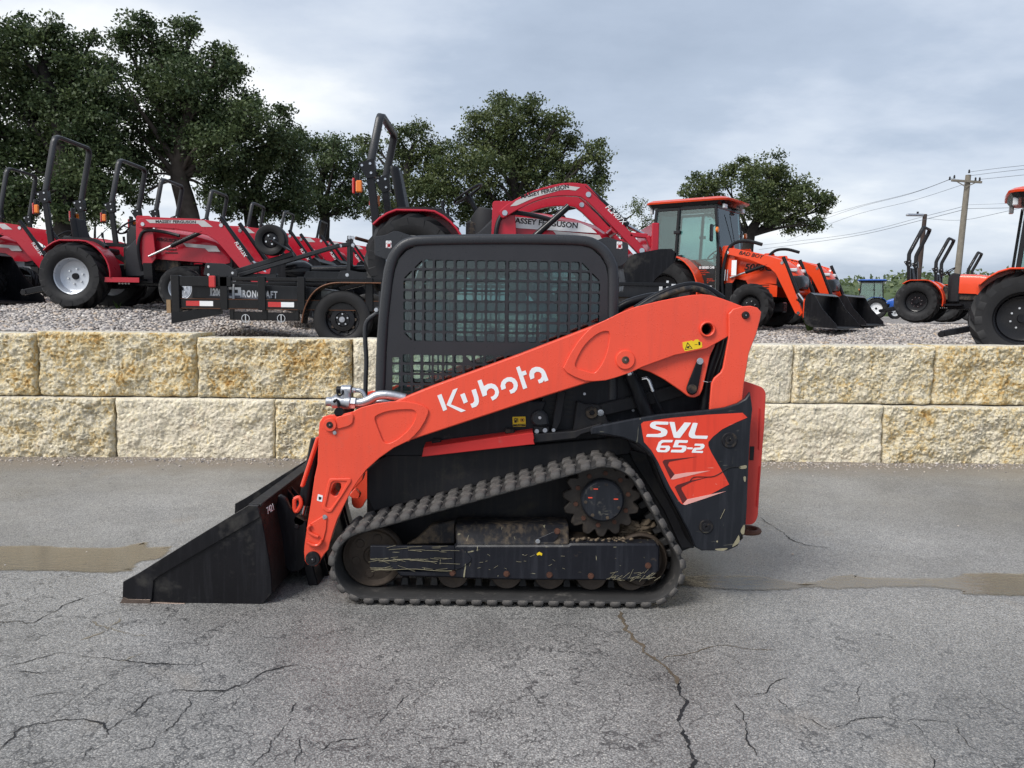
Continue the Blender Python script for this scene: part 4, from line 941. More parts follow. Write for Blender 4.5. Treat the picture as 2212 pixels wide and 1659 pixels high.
# ---- rear upright, lift cylinder, links, hoses
upo = tr('A', [(1810, 300), (1850, 257), (1930, 236), (2000, 230), (2060, 246), (2095, 285), (2085, 345), (2050, 480), (2010, 580), (1985, 650), (1968, 760), (1945, 900), (1925, 1090), (1900, 1250), (1640, 1250), (1645, 1100), (1662, 905), (1685, 858), (1740, 812), (1762, 770), (1785, 640), (1812, 500)], 4.24)
upr = plate('rear_upright', upo, 4.235, 4.256, ORANGE, ldr, .004)
pin('A', 1957, 312, 4.238, 34, 30, BLACK, BLACKMUD, upr)
mb = MB()
for y in (5.66, ): mb.prism([(x, z) for x, z in upo], y, y + .02)
mb.build('rear_upright', ORANGE, ldr, bevel=.003)
def cylp(name, a, b, r, m, parent, n=20):
    mb = MB(); mb.cyl(a, b, r, n); return mb.build(name, m, parent, bevel=.003)
lc = cylp('lift_cylinder', P('A', 955, 830, 4.43), P('A', 1125, 1230, 4.43), .040, BLACK, ldr)
cylp('cylinder_rod', P('A', 940, 790, 4.43), P('A', 957, 835, 4.43), .022, CHROME, lc)
mb = MB(); mb.tube([P('A', 1060, 868, 4.40), P('A', 1100, 860, 4.39), P('A', 1118, 880, 4.385), P('A', 1152, 975, 4.385)], .011, 12); mb.build('hose_fitting', CHROME, lc)
mb = MB(); mb.tube(spline([P('A', 1150, 970, 4.385), P('A', 1185, 1060, 4.39), P('A', 1240, 1170, 4.40), P('A', 1270, 1250, 4.42)], 5), .010, 10); mb.build('hydraulic_hose', BLACK, lc)
plate('lower_link', fillet(tr('A', [(620, 1110), (1000, 1010), (1420, 905), (1440, 1010), (1160, 1090), (720, 1190), (620, 1210)], 4.46), .02), 4.455, 4.485, DARKMUD, ldr, .006)
lb = plate('link_bracket', fillet(tr('A', [(455, 1320), (490, 1060), (560, 1085), (680, 1090), (730, 1160), (760, 1240), (810, 1250), (640, 1290), (600, 1330)], 4.45), .01), 4.44, 4.50, DARKMUD, ldr, .005)
disc('link_pin', xz(P('A', 620, 1160, 4.43)), rad('A', 54, 4.43), 4.425, 4.45, BLACKMUD, lb); disc('link_pin', xz(P('A', 620, 1160, 4.43)), rad('A', 22, 4.43), 4.418, 4.43, BLACK, lb, 20); hexbolt(xz(P('A', 697, 1163, 4.43)), rad('A', 22, 4.43), 4.44, CHROME, lb)
for k, (pts_, r_) in enumerate([([(1740, 480), (1700, 640), (1650, 780), (1625, 900), (1600, 1140)], .028), ([(1770, 520), (1720, 700), (1680, 850), (1640, 1140)], .022)]):
    mb = MB(); mb.tube(spline([P('A', x, y, 4.36 + .03 * k) for x, y in pts_], 5), r_, 12); mb.build('hydraulic_hose', BLACK, ldr)
for k, (pts_, Yh, r_, m_) in enumerate([([(760, 330), (900, 225), (1060, 170), (1180, 150), (1300, 150)], 5.2, .030, BLACK), ([(1000, 260), (1150, 165), (1300, 95), (1430, 58), (1530, 55), (1640, 90), (1760, 170)], 5.05, .024, BLACK), ([(980, 300), (1160, 190), (1320, 118), (1440, 86), (1530, 84), (1620, 115), (1720, 190)], 5.0, .020, BLACKMUD)]):
    mb = MB(); mb.tube(spline([P('A', x, y, Yh) for x, y in pts_], 6), r_, 14); mb.build('hydraulic_hose', m_, ldr)
# hose clip wire
mb = MB(); mb.tube([P('A', 1590, 885, 4.30), P('A', 1630, 895, 4.29), P('A', 1662, 893, 4.30)], .003, 6); mb.build('hose_clip', CHROME, ldr)

# ---- black tail panel with decal
tl = tr('A', [(612, 1312), (625, 1288), (800, 1252), (1000, 1213), (1040, 1208), (1200, 1180), (1640, 1138), (1780, 1118), (1890, 1082), (1960, 1040), (2000, 985)], 4.20) + tr('B', [(1880, 20), (1865, 150), (1850, 450), (1836, 800), (1826, 950), (1790, 1000), (1770, 1072), (1690, 1110), (1490, 1110), (1440, 1085), (1390, 960), (1300, 790), (1200, 600), (1120, 400), (1085, 355), (1000, 285), (880, 240), (750, 216), (680, 214), (642, 216)], 4.20)
tp = plate('tail_panel', tl, 4.20, 4.235, BLACKTAIL, ldr, .006)
ii = tr('B', [(700, 222), (880, 250), (990, 295), (1075, 365), (1110, 410), (1190, 610), (1290, 800), (1380, 970), (1430, 1090)], 4.225); rim = MB()
rim.v = [(x, 4.222, z) for x, z in ii] + [(x, 4.47, z) for x, z in ii]; k = len(ii); rim.f = [(i, i + 1, i + 1 + k, i + k) for i in range(k - 1)]; o = rim.build('panel_return', DARKMUD, tp)
plate('inner_fender', tr('B', [(930, 330), (1100, 372), (1262, 740), (1432, 1088), (1330, 1088), (1200, 800), (960, 420)], 4.48), 4.475, 4.53, DARKMUD, tp, .004)
dec = tr('D', [(66, 190), (95, 168), (400, 125), (800, 90), (1172, 70), (1225, 122), (1100, 175), (950, 250), (850, 330), (800, 388), (800, 430), (830, 500), (900, 620), (980, 760), (1025, 850), (820, 960), (540, 1075), (505, 1060), (470, 1020), (380, 870), (250, 600), (180, 480), (100, 390), (85, 310)], 4.1985)
dc = plate('tail_decal', dec, 4.1985, 4.2004, ORANGE_DEC, tp)
for lp in ([(300, 605), (318, 582), (680, 548), (372, 604), (358, 640), (432, 740), (388, 792)], [(432, 880), (460, 856), (600, 810), (830, 764), (620, 822), (510, 880), (505, 900), (568, 1010), (520, 1060)]):
    plate('groove_shade_paint', tr('D', lp, 4.1976), 4.1976, 4.1988, mat('maroon groove shade', (.10, .018, .018), .45, var=.2) if 'maroon groove shade' not in bpy.data.materials else bpy.data.materials['maroon groove shade'], dc)  # shaded side of the panel grooves, painted as flat dark wedges
for lp in ([(388, 795), (432, 742), (560, 722), (820, 700), (600, 752), (420, 796)], [(522, 1066), (570, 1012), (780, 968), (990, 925), (760, 1004), (545, 1075)]): plate('groove_highlight_paint', tr('D', lp, 4.1974), 4.1974, 4.1988, PINK, dc)  # lit side of the same grooves, painted as flat pink wedges
SVLs = [[(120, 332), (132, 302), (250, 300), (286, 288), (284, 272), (262, 262), (190, 240), (165, 222), (162, 200), (180, 176), (215, 164), (366, 168), (362, 200), (230, 198), (222, 205), (232, 216), (320, 240), (350, 258), (355, 285), (338, 318), (290, 336)],
        [(374, 168), (432, 172), (452, 285), (540, 175), (614, 178), (490, 345), (424, 342)], [(632, 178), (684, 182), (650, 300), (660, 318), (796, 320), (784, 355), (620, 348), (588, 330), (584, 300)]]
for lp in SVLs: plate('lettering', fillet(tr('D', lp, 4.1976), .004, 2), 4.1972, 4.1988, WHITE, dc)
n65 = [[[(230, 470), (258, 392), (290, 366), (415, 366), (404, 392), (312, 392), (290, 402), (280, 428), (372, 428), (385, 445), (374, 480), (345, 500), (250, 498)], [(275, 452), (334, 452), (338, 458), (330, 474), (322, 478), (274, 474), (270, 466)]],
       [[(442, 366), (580, 370), (570, 398), (478, 396), (468, 424), (550, 428), (566, 444), (554, 480), (525, 503), (388, 500), (398, 472), (500, 474), (512, 464), (516, 452), (500, 446), (412, 446)]],
       [[(572, 446), (632, 448), (626, 468), (565, 466)]], [[(655, 406), (745, 408), (760, 424), (752, 452), (722, 472), (668, 474), (662, 484), (744, 486), (738, 508), (616, 504), (634, 462), (650, 450), (708, 448), (716, 438), (712, 430), (646, 428)]]]
for lps in n65: plate('lettering', [fillet(tr('D', l_, 4.1976), .003, 2) for l_ in lps], 4.1972, 4.1988, WHITE, dc)
for (x, y, r_) in ((1030, 370, 88), (775, 1310, 80)):
    c = xz(P('D', x, y, 4.195)); mb = MB(); R_ = rad('D', r_, 4.195); mb.lathe([(0, .002), (R_ * .15, .002), (R_ * .18, -.006), (R_ * .5, -.006), (R_ * .55, -.002), (R_ * .9, -.004), (R_, .002), (R_, .01)], (c[0], 4.1965, c[1]), 'y', 32, False); mb.build('rubber_bumper', BLACKMUD, tp)
# scuffs and dried straw on the panel corner, one long scratch
for lp in ([(1128, 660), (1210, 645), (1206, 678), (1150, 682)], [(1178, 770), (1205, 768), (1200, 820), (1185, 815)], [(1130, 1405), (1136, 1480), (1060, 1530), (1110, 1440)], [(1150, 1350), (1195, 1290), (1190, 1385), (1160, 1388)], [(875, 1552), (1010, 1545), (960, 1572), (890, 1568)], [(885, 1465), (905, 1460), (898, 1480)]):
    plate('bare_scuff', jitter_loop(tr('D', lp, 4.1985), .002, 4, 3), 4.1982, 4.2004, STRAW, tp)
mb = MB(); mb.tube(spline([P('D', x, y, 4.1968) for x, y in [(600, 812), (650, 770), (820, 768), (900, 745), (1000, 680), (1060, 662), (1150, 660)]], 5), .0022, 5); mb.build('scratch_line', BLACKINK, tp)
mb = MB(); mb.tube(spline([P('D', x, y, 4.1968) for x, y in [(930, 1225), (955, 1170), (980, 1120)]], 4), .0014, 5); mb.build('scratch_line', STRAW, tp)
# red rear bumper / counterweight
rb = fillet(tr('A', [(1900, 885), (1960, 888), (2108, 940), (2137, 985)], 4.34) + tr('D', [(1412, 200), (1395, 400), (1366, 800), (1340, 1200), (1312, 1262), (1270, 1290), (1150, 1290), (1150, 400)], 4.34), .02)
mb = MB(); mb.prism(rb, 4.34, 5.63); rbo = mb.build('rear_bumper', RED_REAR, ldr, bevel=.025, seg=3)
plate('bumper_slot', fillet(tr('D', [(1255, 436), (1300, 436), (1290, 585), (1248, 585)], 4.337), .003), 4.334, 4.345, BLACKINK, rbo)
for ya, yb in ((20, 470), (650, 1090)):
    pr = tr('D', [(1352, ya), (1366, ya), (1338 if yb > 600 else 1355, yb), (1318 if yb > 600 else 1342, yb)], 4.336); plate('moulded_groove', pr, 4.334, 4.345, RED_STRIP, rbo, .003)
hk = fillet(tr('D', [(1130, 1385), (1210, 1340), (1330, 1335), (1352, 1355), (1335, 1395), (1280, 1415), (1140, 1412)], 4.5), .012)
mb = MB(); q0 = P('D', 1130, 1400, 4.45); q1 = P('D', 1345, 1350, 4.45)
ring = [(q1.x - .06 + .06 * math.cos(a), 4.45 + .06 * math.sin(a), q1.z) for a in np.linspace(0, 2 * math.pi, 20)[:-1]]; mb.tube(ring, .016, 8, True); mb.bb((q0.x - .02, 4.40, q1.z - .014), (q1.x - .10, 4.50, q1.z + .014)); mb.build('tow_hook', RUST, rbo)
# ---- cab
CY0, CY1 = 4.52, 5.46
cpath = [P('7', *p, CY0) for p in [(182, 1330), (190, 1000), (206, 750), (232, 500), (250, 380), (285, 285), (345, 218), (420, 188), (520, 180), (800, 174), (1100, 172), (1400, 174), (1650, 184), (1740, 212), (1808, 268), (1852, 345), (1868, 430), (1868, 780), (1866, 1330)]]
cp = spline([tuple(p) for p in cpath], 4)
mb = MB(); mb.tube(cp, 1, rect=(.060, .060, (0, 1, 0))); cabf = mb.build('cab', CABGREY, ldr, ang=55)
mb = MB(); mb.tube([(x, CY1, z) for x, y, z in cp], 1, rect=(.060, .060, (0, 1, 0))); mb.build('cab_frame', CABGREY, cabf, ang=55)
inner = tr('7', [(215, 1320), (228, 1000), (242, 750), (270, 500), (290, 390), (320, 310), (370, 255), (440, 222), (530, 214), (1100, 206), (1630, 216), (1710, 240), (1775, 295), (1815, 365), (1830, 440), (1830, 1320)], 4.51)
gx0, gz0 = xz(P('7', 340, 304, 4.505)); gx1 = P('7', 1786, 345, 4.505).x; gz1 = P('7', 1050, 924, 4.505).z
gz0 = P('7', 1050, 318, 4.505).z
NC, NR = 19, 8; cw = (gx1 - gx0) / NC; chh = (gz0 - gz1) / NR
holes = []
def cell(i, j, x0, z0, w, h, cut=None):
    b_ = .10; a = [(x0 + w * (i + b_), z0 - h * (j + 1 - b_)), (x0 + w * (i + 1 - b_), z0 - h * (j + 1 - b_)), (x0 + w * (i + 1 - b_), z0 - h * (j + b_)), (x0 + w * (i + b_), z0 - h * (j + b_))]
    if cut == 'tl': a = [a[0], a[1], a[2]]
    if cut == 'tr': a = [a[0], a[1], a[3]]
    if cut == 'bl': a = [a[1], a[2], a[3]]
    return fillet(a, w * .16, 2)
for j in range(NR):
    for i in range(NC):
        cut = None
        if (i, j) in ((0, 0), (18, 0)): continue
        if (i, j) in ((1, 0), (0, 1)): cut = 'tl'
        if (i, j) in ((17, 0), (18, 1)): cut = 'tr'
        if (i, j) == (0, 7): cut = 'bl'
        holes.append(cell(i, j, gx0, gz0, cw, chh, cut))
lz0 = P('7', 600, 1000, 4.505).z; lx0 = P('7', 259, 1100, 4.505).x
for j in range(4):
    for i in range(12):
        if (i, j) == (0, 0): holes.append(fillet([(lx0 + cw * .1, lz0 - chh * .9), (lx0 + cw * .9, lz0 - chh * .9), (lx0 + cw * .9, lz0 - chh * .42), (lx0 + cw * .1, lz0 - chh * .42)], .006, 2)); continue
        if i == 7: holes.append(cell(i, j, lx0, lz0, cw, chh, 'bl' if j == 0 else None)); continue
        holes.append(cell(i, j, lx0, lz0, cw, chh))
scr = plate('side_screen', [inner] + holes, 4.503, 4.509, MESHGREY, cabf)
s2 = scr.copy(); COL.objects.link(s2); s2.parent = cabf; s2.location = (0, .962, 0)
for (a, b_) in (((330, 300), (1795, 935)), ((255, 992), (1250, 1315))):
    p0 = P('7', *a, 4.535); p1 = P('7', *b_, 4.535); pane = plate('window_pane', [(p0.x, p1.z), (p1.x, p1.z), (p1.x, p0.z), (p0.x, p0.z)], 4.535, 4.541, GLASS, cabf)
    if a[1] < 500:
        o = pane.copy(); COL.objects.link(o); o.parent = cabf; o.location = (0, .90, 0)
mid = P('7', 1100, 500, 4.535); MB().bb((mid.x - .012, 4.53, gz1 - .02), (mid.x + .012, 4.548, gz0 + .02)).build('pane_joint', MESHGREY, cabf)
# roof skin, rear wall frame, floor
rf = MB(); k = len(cp); sel = [i for i in range(k) if cp[i][2] > cp[k // 2][2] - .22]
rf.v = [(cp[i][0], CY0, cp[i][2] + .026) for i in sel] + [(cp[i][0], CY1, cp[i][2] + .026) for i in sel] + [(cp[i][0], CY0, cp[i][2] - .02) for i in sel] + [(cp[i][0], CY1, cp[i][2] - .02) for i in sel]
k = len(sel); rf.f = [(i, i + 1, i + 1 + k, i + k) for i in range(k - 1)] + [(2 * k + i, 3 * k + i, 3 * k + i + 1, 2 * k + i + 1) for i in range(k - 1)]
rf.build('roof', CABGREY, cabf)
rw = MB(); xr = cp[-1][0]; zt_ = cp[len(cp) // 2][2]
rw.bb((xr - .03, CY0, zt_ - .30), (xr + .02, CY1, zt_ - .20)); rw.bb((xr - .03, CY0, zt_ - 1.02), (xr + .02, CY1, zt_ - .62)); rw.build('rear_frame', CABGREY, cabf)
xf = cp[2][0]; dr = MB(); dr.bb((xf - .02, CY0 + .04, .80), (xf + .03, CY0 + .10, 1.75)); dr.bb((xf - .02, CY1 - .10, .80), (xf + .03, CY1 - .04, 1.75)); dr.bb((xf, CY0, 1.72), (xf + .08, CY1, 1.80)); dr.build('door_frame', CABGREY, cabf)
fl = MB(); fl.bb((xf, CY0 + .02, .98), (xr, CY1 - .02, 1.02)); fl.build('cab_floor', DARKBODY, cabf)
# seat and controls
sx = xr - .52; seat = MB(); seat.box((sx + .05, 4.99, 1.22), (.50, .48, .14)); seat.build('seat_cushion', SEATM, cabf, bevel=.05, seg=3)
seat = MB(); seat.box((sx + .30, 4.99, 1.52), (.13, .46, .58), Matrix.Rotation(-.14, 3, 'Y')); seat.build('seat_back', SEATM, cabf, bevel=.05, seg=3)
seat = MB(); seat.box((sx + .05, 4.99, 1.09), (.40, .40, .14)); seat.build('seat_base', DKPLAS, cabf, bevel=.02)
for y in (4.68, 5.30):
    arm_ = MB(); arm_.box((sx - .05, y, 1.30), (.42, .09, .16)); arm_.build('armrest_console', DKPLAS, cabf, bevel=.02)
    js = MB(); js.tube([(sx - .20, y, 1.36), (sx - .22, y, 1.44), (sx - .21, y, 1.52)], [.012, .014, .03], 10); js.cyl((sx - .20, y, 1.34), (sx - .20, y, 1.38), .04, 14, .02); js.build('joystick', DKPLAS, cabf)
dsk = MB(); c = P('7', 1330, 520, 5.2); dsk.lathe([(.05, 0), (.08, 0), (.085, .01), (.08, .02), (.05, .02)], c, 'y', 30); dsk.build('round_sticker', WHITE, cabf)
c = P('7', 1400, 805, 4.62); MB().box(c, (.10, .05, .11)).build('white_tank', WHITE, cabf, bevel=.012)
mb = MB(); mb.bb((xr - .16, 5.0, 1.30), (xr - .04, 5.40, 1.78)); mb.build('rear_console', DKPLAS, cabf, bevel=.02)
# brackets at the roof corners with pictogram stickers
for k, (lp, s_) in enumerate([([(137, 150), (215, 140), (272, 112), (312, 112), (420, 150), (420, 330), (225, 318), (137, 285)], (240, 207)), ([(1720, 190), (1775, 168), (1818, 152), (1965, 193), (1981, 215), (1976, 325), (1940, 358), (1900, 372), (1740, 372)], (1915, 213))]):
    br = plate('light_bracket', fillet(tr('7', lp, 4.60), .012), 4.60, 4.608, CABGREY, cabf, .002)
    s0 = plate('warning_sticker', fillet(tr('7', [(s_[0] - 20, s_[1] - 27), (s_[0] + 20, s_[1] - 26), (s_[0] + 20, s_[1] + 27), (s_[0] - 20, s_[1] + 26)], 4.599), .004), 4.598, 4.6005, WHITE, br)
    plate('decal_print', circ(xz(P('7', s_[0] + 2, s_[1] + 8, 4.5975)), .010, 8), 4.5972, 4.5985, REDINK, s0)
    for sg in (1, -1):
        q = P('7', s_[0] + 1, s_[1] + 8, 4.597); d = Vector((.014, 0, .014 * sg)); m_ = MB(); m_.bar(q - d, q + d, .002, .004, (0, 1, 0)); m_.build('decal_print', REDINK, s0)
    cq = xz(P('7', s_[0] + 2, s_[1] - 15, 4.5975)); plate('decal_print', [circ(cq, .009, 16), circ(cq, .006, 16)], 4.5972, 4.5985, STRIPE, s0)
# door hand rail
gh = MB(); gh.tube(spline([P('7', *p, 4.62) for p in [(175, 690), (140, 718), (95, 752), (72, 800), (70, 900), (78, 1050), (74, 1180), (70, 1330)]], 4), .014, 10); gh.build('grab_rail', CABGREY, cabf)
gm = MB(); c = P('7', 165, 690, 4.60); gm.box(c, (.03, .05, .05)); gm.build('rail_mount', CABGREY, cabf, bevel=.006); hexbolt(xz(P('7', 150, 682, 4.575)), .009, 4.575, CHROME, cabf)

# ---- auxiliary hydraulic coupler and pipes at the arm knee
cpl = MB(); Yc = 4.33
def Fp(x, y, Y=Yc): return P('F', x, y, Y)
cpl.cyl(Fp(800, 480), Fp(1040, 500), .040, 20); cpl.cyl(Fp(680, 480), Fp(790, 488), .026, 18); cpl.cyl(Fp(770, 488), Fp(830, 492), .036, 18)
cpl.cyl(Fp(960, 290), Fp(975, 470), .030, 18); cpl.cyl(Fp(900, 310), Fp(1050, 315), .027, 16)
aux = cpl.build('hydraulic_coupler', CASTAL, ldr, bevel=.004)
mb = MB(); mb.cyl(Fp(1040, 500), Fp(1110, 505), .034, 6); mb.cyl(Fp(1060, 312), Fp(1110, 322), .016, 6); mb.build('hex_nut', CHROME, aux)
mb = MB(); mb.cyl(Fp(835, 315), Fp(900, 315), .022, 14); mb.build('rubber_cap', BLACK, aux)
mb = MB(); mb.tube(spline([Fp(920, 320, 4.30), Fp(915, 370, 4.29), Fp(880, 395, 4.29), Fp(845, 380, 4.29), Fp(835, 335, 4.30)], 4), .005, 8); mb.build('cap_tether', BLACK, aux)
mb = MB(); mb.tube(spline([Fp(790, 490, 4.285), Fp(820, 462, 4.283), Fp(850, 480, 4.283), Fp(865, 560, 4.283)], 4), .008, 8); mb.lathe([(0, 0), (.026, 0), (.028, .01), (.024, .03), (0, .03)], Fp(862, 640, 4.262), 'y', 20, False); mb.build('dust_cap', BLACK, aux)
for k, (pts_, r_) in enumerate([([(1100, 500), (1200, 495), (1300, 460), (1400, 405), (1500, 385), (1600, 388), (1700, 405), (1830, 435)], .026), ([(1100, 320), (1180, 325), (1220, 360), (1250, 430), (1265, 470)], .013), ([(1140, 545), (1260, 535), (1400, 490), (1520, 485), (1620, 510)], .014), ([(1120, 570), (1250, 555), (1330, 520), (1450, 530)], .010)]):
    mb = MB(); mb.tube(spline([Fp(x, y, 4.34 + .03 * k) for x, y in pts_], 5), r_, 14); mb.build('steel_pipe', CASTAL, aux)
mb = MB(); q = Fp(1010, 590, 4.37); mb.box(q, (.05, .06, .06)); mb.build('mount_block', BLACKMUD, aux, bevel=.005)

# ---- bucket
BK0, BK1 = 4.15, 5.88
prof_o = tr('C', [(165, 1412), (190, 1412), (1150, 1450), (1300, 1452), (1345, 1418), (1412, 1345), (1405, 1200), (1385, 1050), (1350, 850), (1300, 612)], BK0)
sh = MB(); pth = []
th = .012
po = prof_o; n_ = len(po); inn = []
for i in range(n_):
    a = Vector(po[max(i - 1, 0)]); b_ = Vector(po[min(i + 1, n_ - 1)]); d = (b_ - a).normalized(); nn = Vector((-d.y, d.x)); inn.append(tuple(Vector(po[i]) + nn * th))
poly = po + inn[::-1]
sh.prism(poly, BK0 + .012, BK1 - .012)
bkt = sh.build('bucket', BUCKETBACK, ldr, ang=25)
side = tr('C', [(180, 1410), (186, 1240), (300, 1178), (760, 890), (1225, 606), (1302, 612), (1350, 850), (1385, 1050), (1405, 1200), (1410, 1345), (1345, 1416), (1298, 1450), (1150, 1450)], BK0)
strip = tr('C', [(186, 1240), (300, 1178), (760, 890), (1225, 606), (1302, 612), (1318, 700), (1290, 722), (800, 1005), (470, 1200), (438, 1230), (420, 1412), (180, 1408)], BK0)
for y0, s_ in ((BK0, 1), (BK1 - .014, -1)):
    sp_ = plate('side_plate', side, y0, y0 + .014, BUCKETBLK, bkt, .002)
    plate('wear_strip', strip, y0 - .012 if s_ > 0 else y0 + .014, y0 + .0005 if s_ > 0 else y0 + .026, BUCKETBLK, bkt, .002)
ce = tr('C', [(163, 1414), (192, 1362), (230, 1380), (415, 1384), (412, 1424), (300, 1422)], BK0)
mb = MB(); e0 = tr('C', [(163, 1414), (180, 1398), (700, 1418), (700, 1436), (410, 1424)], BK0); mb.prism(e0, BK0 - .014, BK1 + .014); mb.build('cutting_edge', STEELEDGE, bkt, bevel=.002)
plate('wear_corner', ce, BK0 - .016, BK0 - .011, STEELEDGE, bkt, .001)
# top rail behind the lip and hitch frame
tq = Vector(tr('C', [(1302, 612)], BK0)[0])
mb = MB(); mb.bb((tq.x - .06, BK0 + .014, tq.y - .012), (tq.x + .012, BK1 - .014, tq.y + .006)); mb.build('top_rail', BUCKETBLK, bkt, bevel=.003)
for y in (4.62, 4.70, 5.30, 5.38):
    pl_ = [(tq.x + .02, tq.y - .02), (tq.x + .09, tq.y - .10), (tq.x + .20, tq.y - .30), (tq.x + .28, tq.y - .60), (tq.x + .17, tq.y - .66), (tq.x + .06, tq.y - .5)]
    mb = MB(); mb.prism(pl_, y, y + .02); mb.build('hitch_rib', BLACK, bkt, bevel=.003)
hf = MB(); hx = tq.x + .10
hf.add([(hx - .02, 4.45, tq.y - .10), (hx + .12, 4.45, tq.y - .70), (hx + .12, 5.55, tq.y - .70), (hx - .02, 5.55, tq.y - .10), (hx + .03, 4.45, tq.y - .08), (hx + .18, 4.45, tq.y - .70), (hx + .18, 5.55, tq.y - .70), (hx + .03, 5.55, tq.y - .08)], [(0, 1, 2, 3), (4, 7, 6, 5), (0, 4, 5, 1), (1, 5, 6, 2), (2, 6, 7, 3), (3, 7, 4, 0)])
qa = hf.build('quick_hitch', BLACK, ldr, bevel=.006)
qs = tr('C', [(1530, 560), (1560, 640), (1620, 700), (1700, 740), (1700, 1000), (1690, 1120), (1640, 1160), (1560, 1170), (1500, 1100), (1440, 720), (1460, 520)], 4.42)
plate('hitch_side', fillet(qs, .02), 4.42, 4.46, BLACK, qa, .006); disc('hitch_pin', xz(P('C', 1618, 785, 4.415)), .014, 4.41, 4.43, BLACKMUD, qa, 16)
plate('hitch_side', fillet([(x, z) for x, z in qs], .02), 5.54, 5.58, BLACK, qa, .006)
tc_ = cylp('tilt_cylinder', P('C', 1790, 60, 4.46), P('C', 1685, 600, 4.46), .038, BLACK, ldr); cylp('cylinder_rod', P('C', 1688, 585, 4.46), P('C', 1655, 720, 4.46), .018, CHROME, tc_)
mb = MB(); mb.cyl((P('C', 1655, 720, 4.46).x, 4.42, P('C', 1655, 720, 4.46).z), (P('C', 1655, 720, 4.46).x, 4.50, P('C', 1655, 720, 4.46).z), .03, 18); mb.build('rod_eye', BLACKMUD, tc_)
tc2 = tc_.copy(); COL.objects.link(tc2); tc2.parent = ldr; tc2.location = (0, 1.06, 0)
mb = MB(); mb.bar(P('C', 1800, 40, 4.36), P('C', 1665, 455, 4.36), .02, .045, (0, 1, 0)); mb.build('cylinder_guard', ORANGE, tc_, bevel=.006)
mb = MB(); mb.tube(spline([P('C', *p, 4.40) for p in [(1600, 560), (1640, 545), (1655, 600), (1620, 660), (1600, 640), (1600, 560)]], 3), .012, 8); mb.build('hitch_lever', ORANGE, qa)
for (lp, Y) in (([(2050, 530), (2100, 470), (2145, 520), (2130, 560), (2080, 555)], 4.8), ([(2080, 420), (2180, 345), (2165, 400), (2100, 470)], 4.9)):
    plate('arm_stop', fillet(tr('C', lp, Y), .01), Y, Y + .05, ORANGE, bd, .004)
text('chalk_marks', '7421', WHITE, bkt, P('C', 1385, 640, BK0 + .1) + Vector((.012, 0, 0)), (.05, 1, .0), (-.2, 0, 1), .055)
bpy.context.view_layer.update()
# ================================================================== tractors (built at the origin facing +x, then set down)
setorg((0, 0, 0))
def tyre_mesh(r, w, n=44, lugs=19, lh=.03, rim=.56, bar=True):
    mb = MB(); h = w / 2; ri = r * rim
    prof = [(ri, -h * .72), (ri + .02, -h * .86), (ri + (r - ri) * .45, -h * 1.0), (r * .93, -h * .97), (r - lh * .9, -h * .84), (r - lh * .5, -h * .4), (r - lh * .45, 0), (r - lh * .5, h * .4), (r - lh * .9, h * .84), (r * .93, h * .97), (ri + (r - ri) * .45, h), (ri + .02, h * .86), (ri, h * .72)]
    mb.lathe(prof, (0, 0, 0), 'y', n)
    if bar:
        for s in (-1, 1):
            for k in range(lugs):
                a0 = 2 * math.pi * (k + (.5 if s > 0 else 0)) / lugs; vs_ = []; wl = .30 * 2 * math.pi / lugs
                for (t, rr0) in ((0.02, r - lh * .6), (.55, r - lh * .6), (1.04, r - lh * 1.9)):
                    y = s * h * t * .97; sh_ = a0 + t * 1.15 * 2 * math.pi / lugs
                    for (da, dr) in ((-wl, -.012), (-wl * .72, lh * (1.0 if t < .9 else 1.2)), (wl * .72, lh * (1.0 if t < .9 else 1.2)), (wl, -.012)):
                        q = rr0 + dr; vs_.append((q * math.cos(sh_ + da), y, q * math.sin(sh_ + da)))
                mb.add(vs_, [(0, 1, 5, 4), (1, 2, 6, 5), (2, 3, 7, 6), (4, 5, 9, 8), (5, 6, 10, 9), (6, 7, 11, 10), (0, 3, 2, 1), (8, 9, 10, 11)])
    return mb.mesh('tyre', org=(0, 0, 0), ang=38)
def rim_mesh(r, w, depth, rim=.56, holes=0):
    """open dish towards -y"""
    mb = MB(); h = w / 2; ri = r * rim; d = -h + depth
    mb.lathe([(ri + .012, -h * .80), (ri + .012, -h * .70), (ri - .012, -h * .62), (ri - .035, -h * .2), (ri - .04, d - .02), (ri * .72, d), (ri * .30, d - .01), (.02, d - .01), (.02, h * .3), (ri * .9, h * .5), (ri + .01, h * .7), (ri + .012, -h * .6)], (0, 0, 0), 'y', 36)
    return mb.mesh('rim', org=(0, 0, 0), ang=35)
def hubmesh(r, w, depth, rim=.56, nb=6):
    mb = MB(); h = w / 2; d = -h + depth - .01; ri = r * rim
    mb.cyl((0, d + .01, 0), (0, d - .03, 0), ri * .20, 16, ri * .17)
    return mb.mesh('hub', org=(0, 0, 0))
def nutsmesh(r, w, depth, rim=.56, nb=6):
    mb = MB(); h = w / 2; d = -h + depth - .01; ri = r * rim
    for k in range(nb):
        a = 2 * math.pi * k / nb + .3; c = (ri * .42 * math.cos(a), ri * .42 * math.sin(a)); mb.cyl((c[0], d + .005, c[1]), (c[0], d - .018, c[1]), .013, 6)
    return mb.mesh('wheel_nut', org=(0, 0, 0))
_wc = {}
_nm = MB(); _nm.cyl((0, .005, 0), (0, -.020, 0), .015, 6); NUT = _nm.mesh('wheel_nut', org=(0, 0, 0))
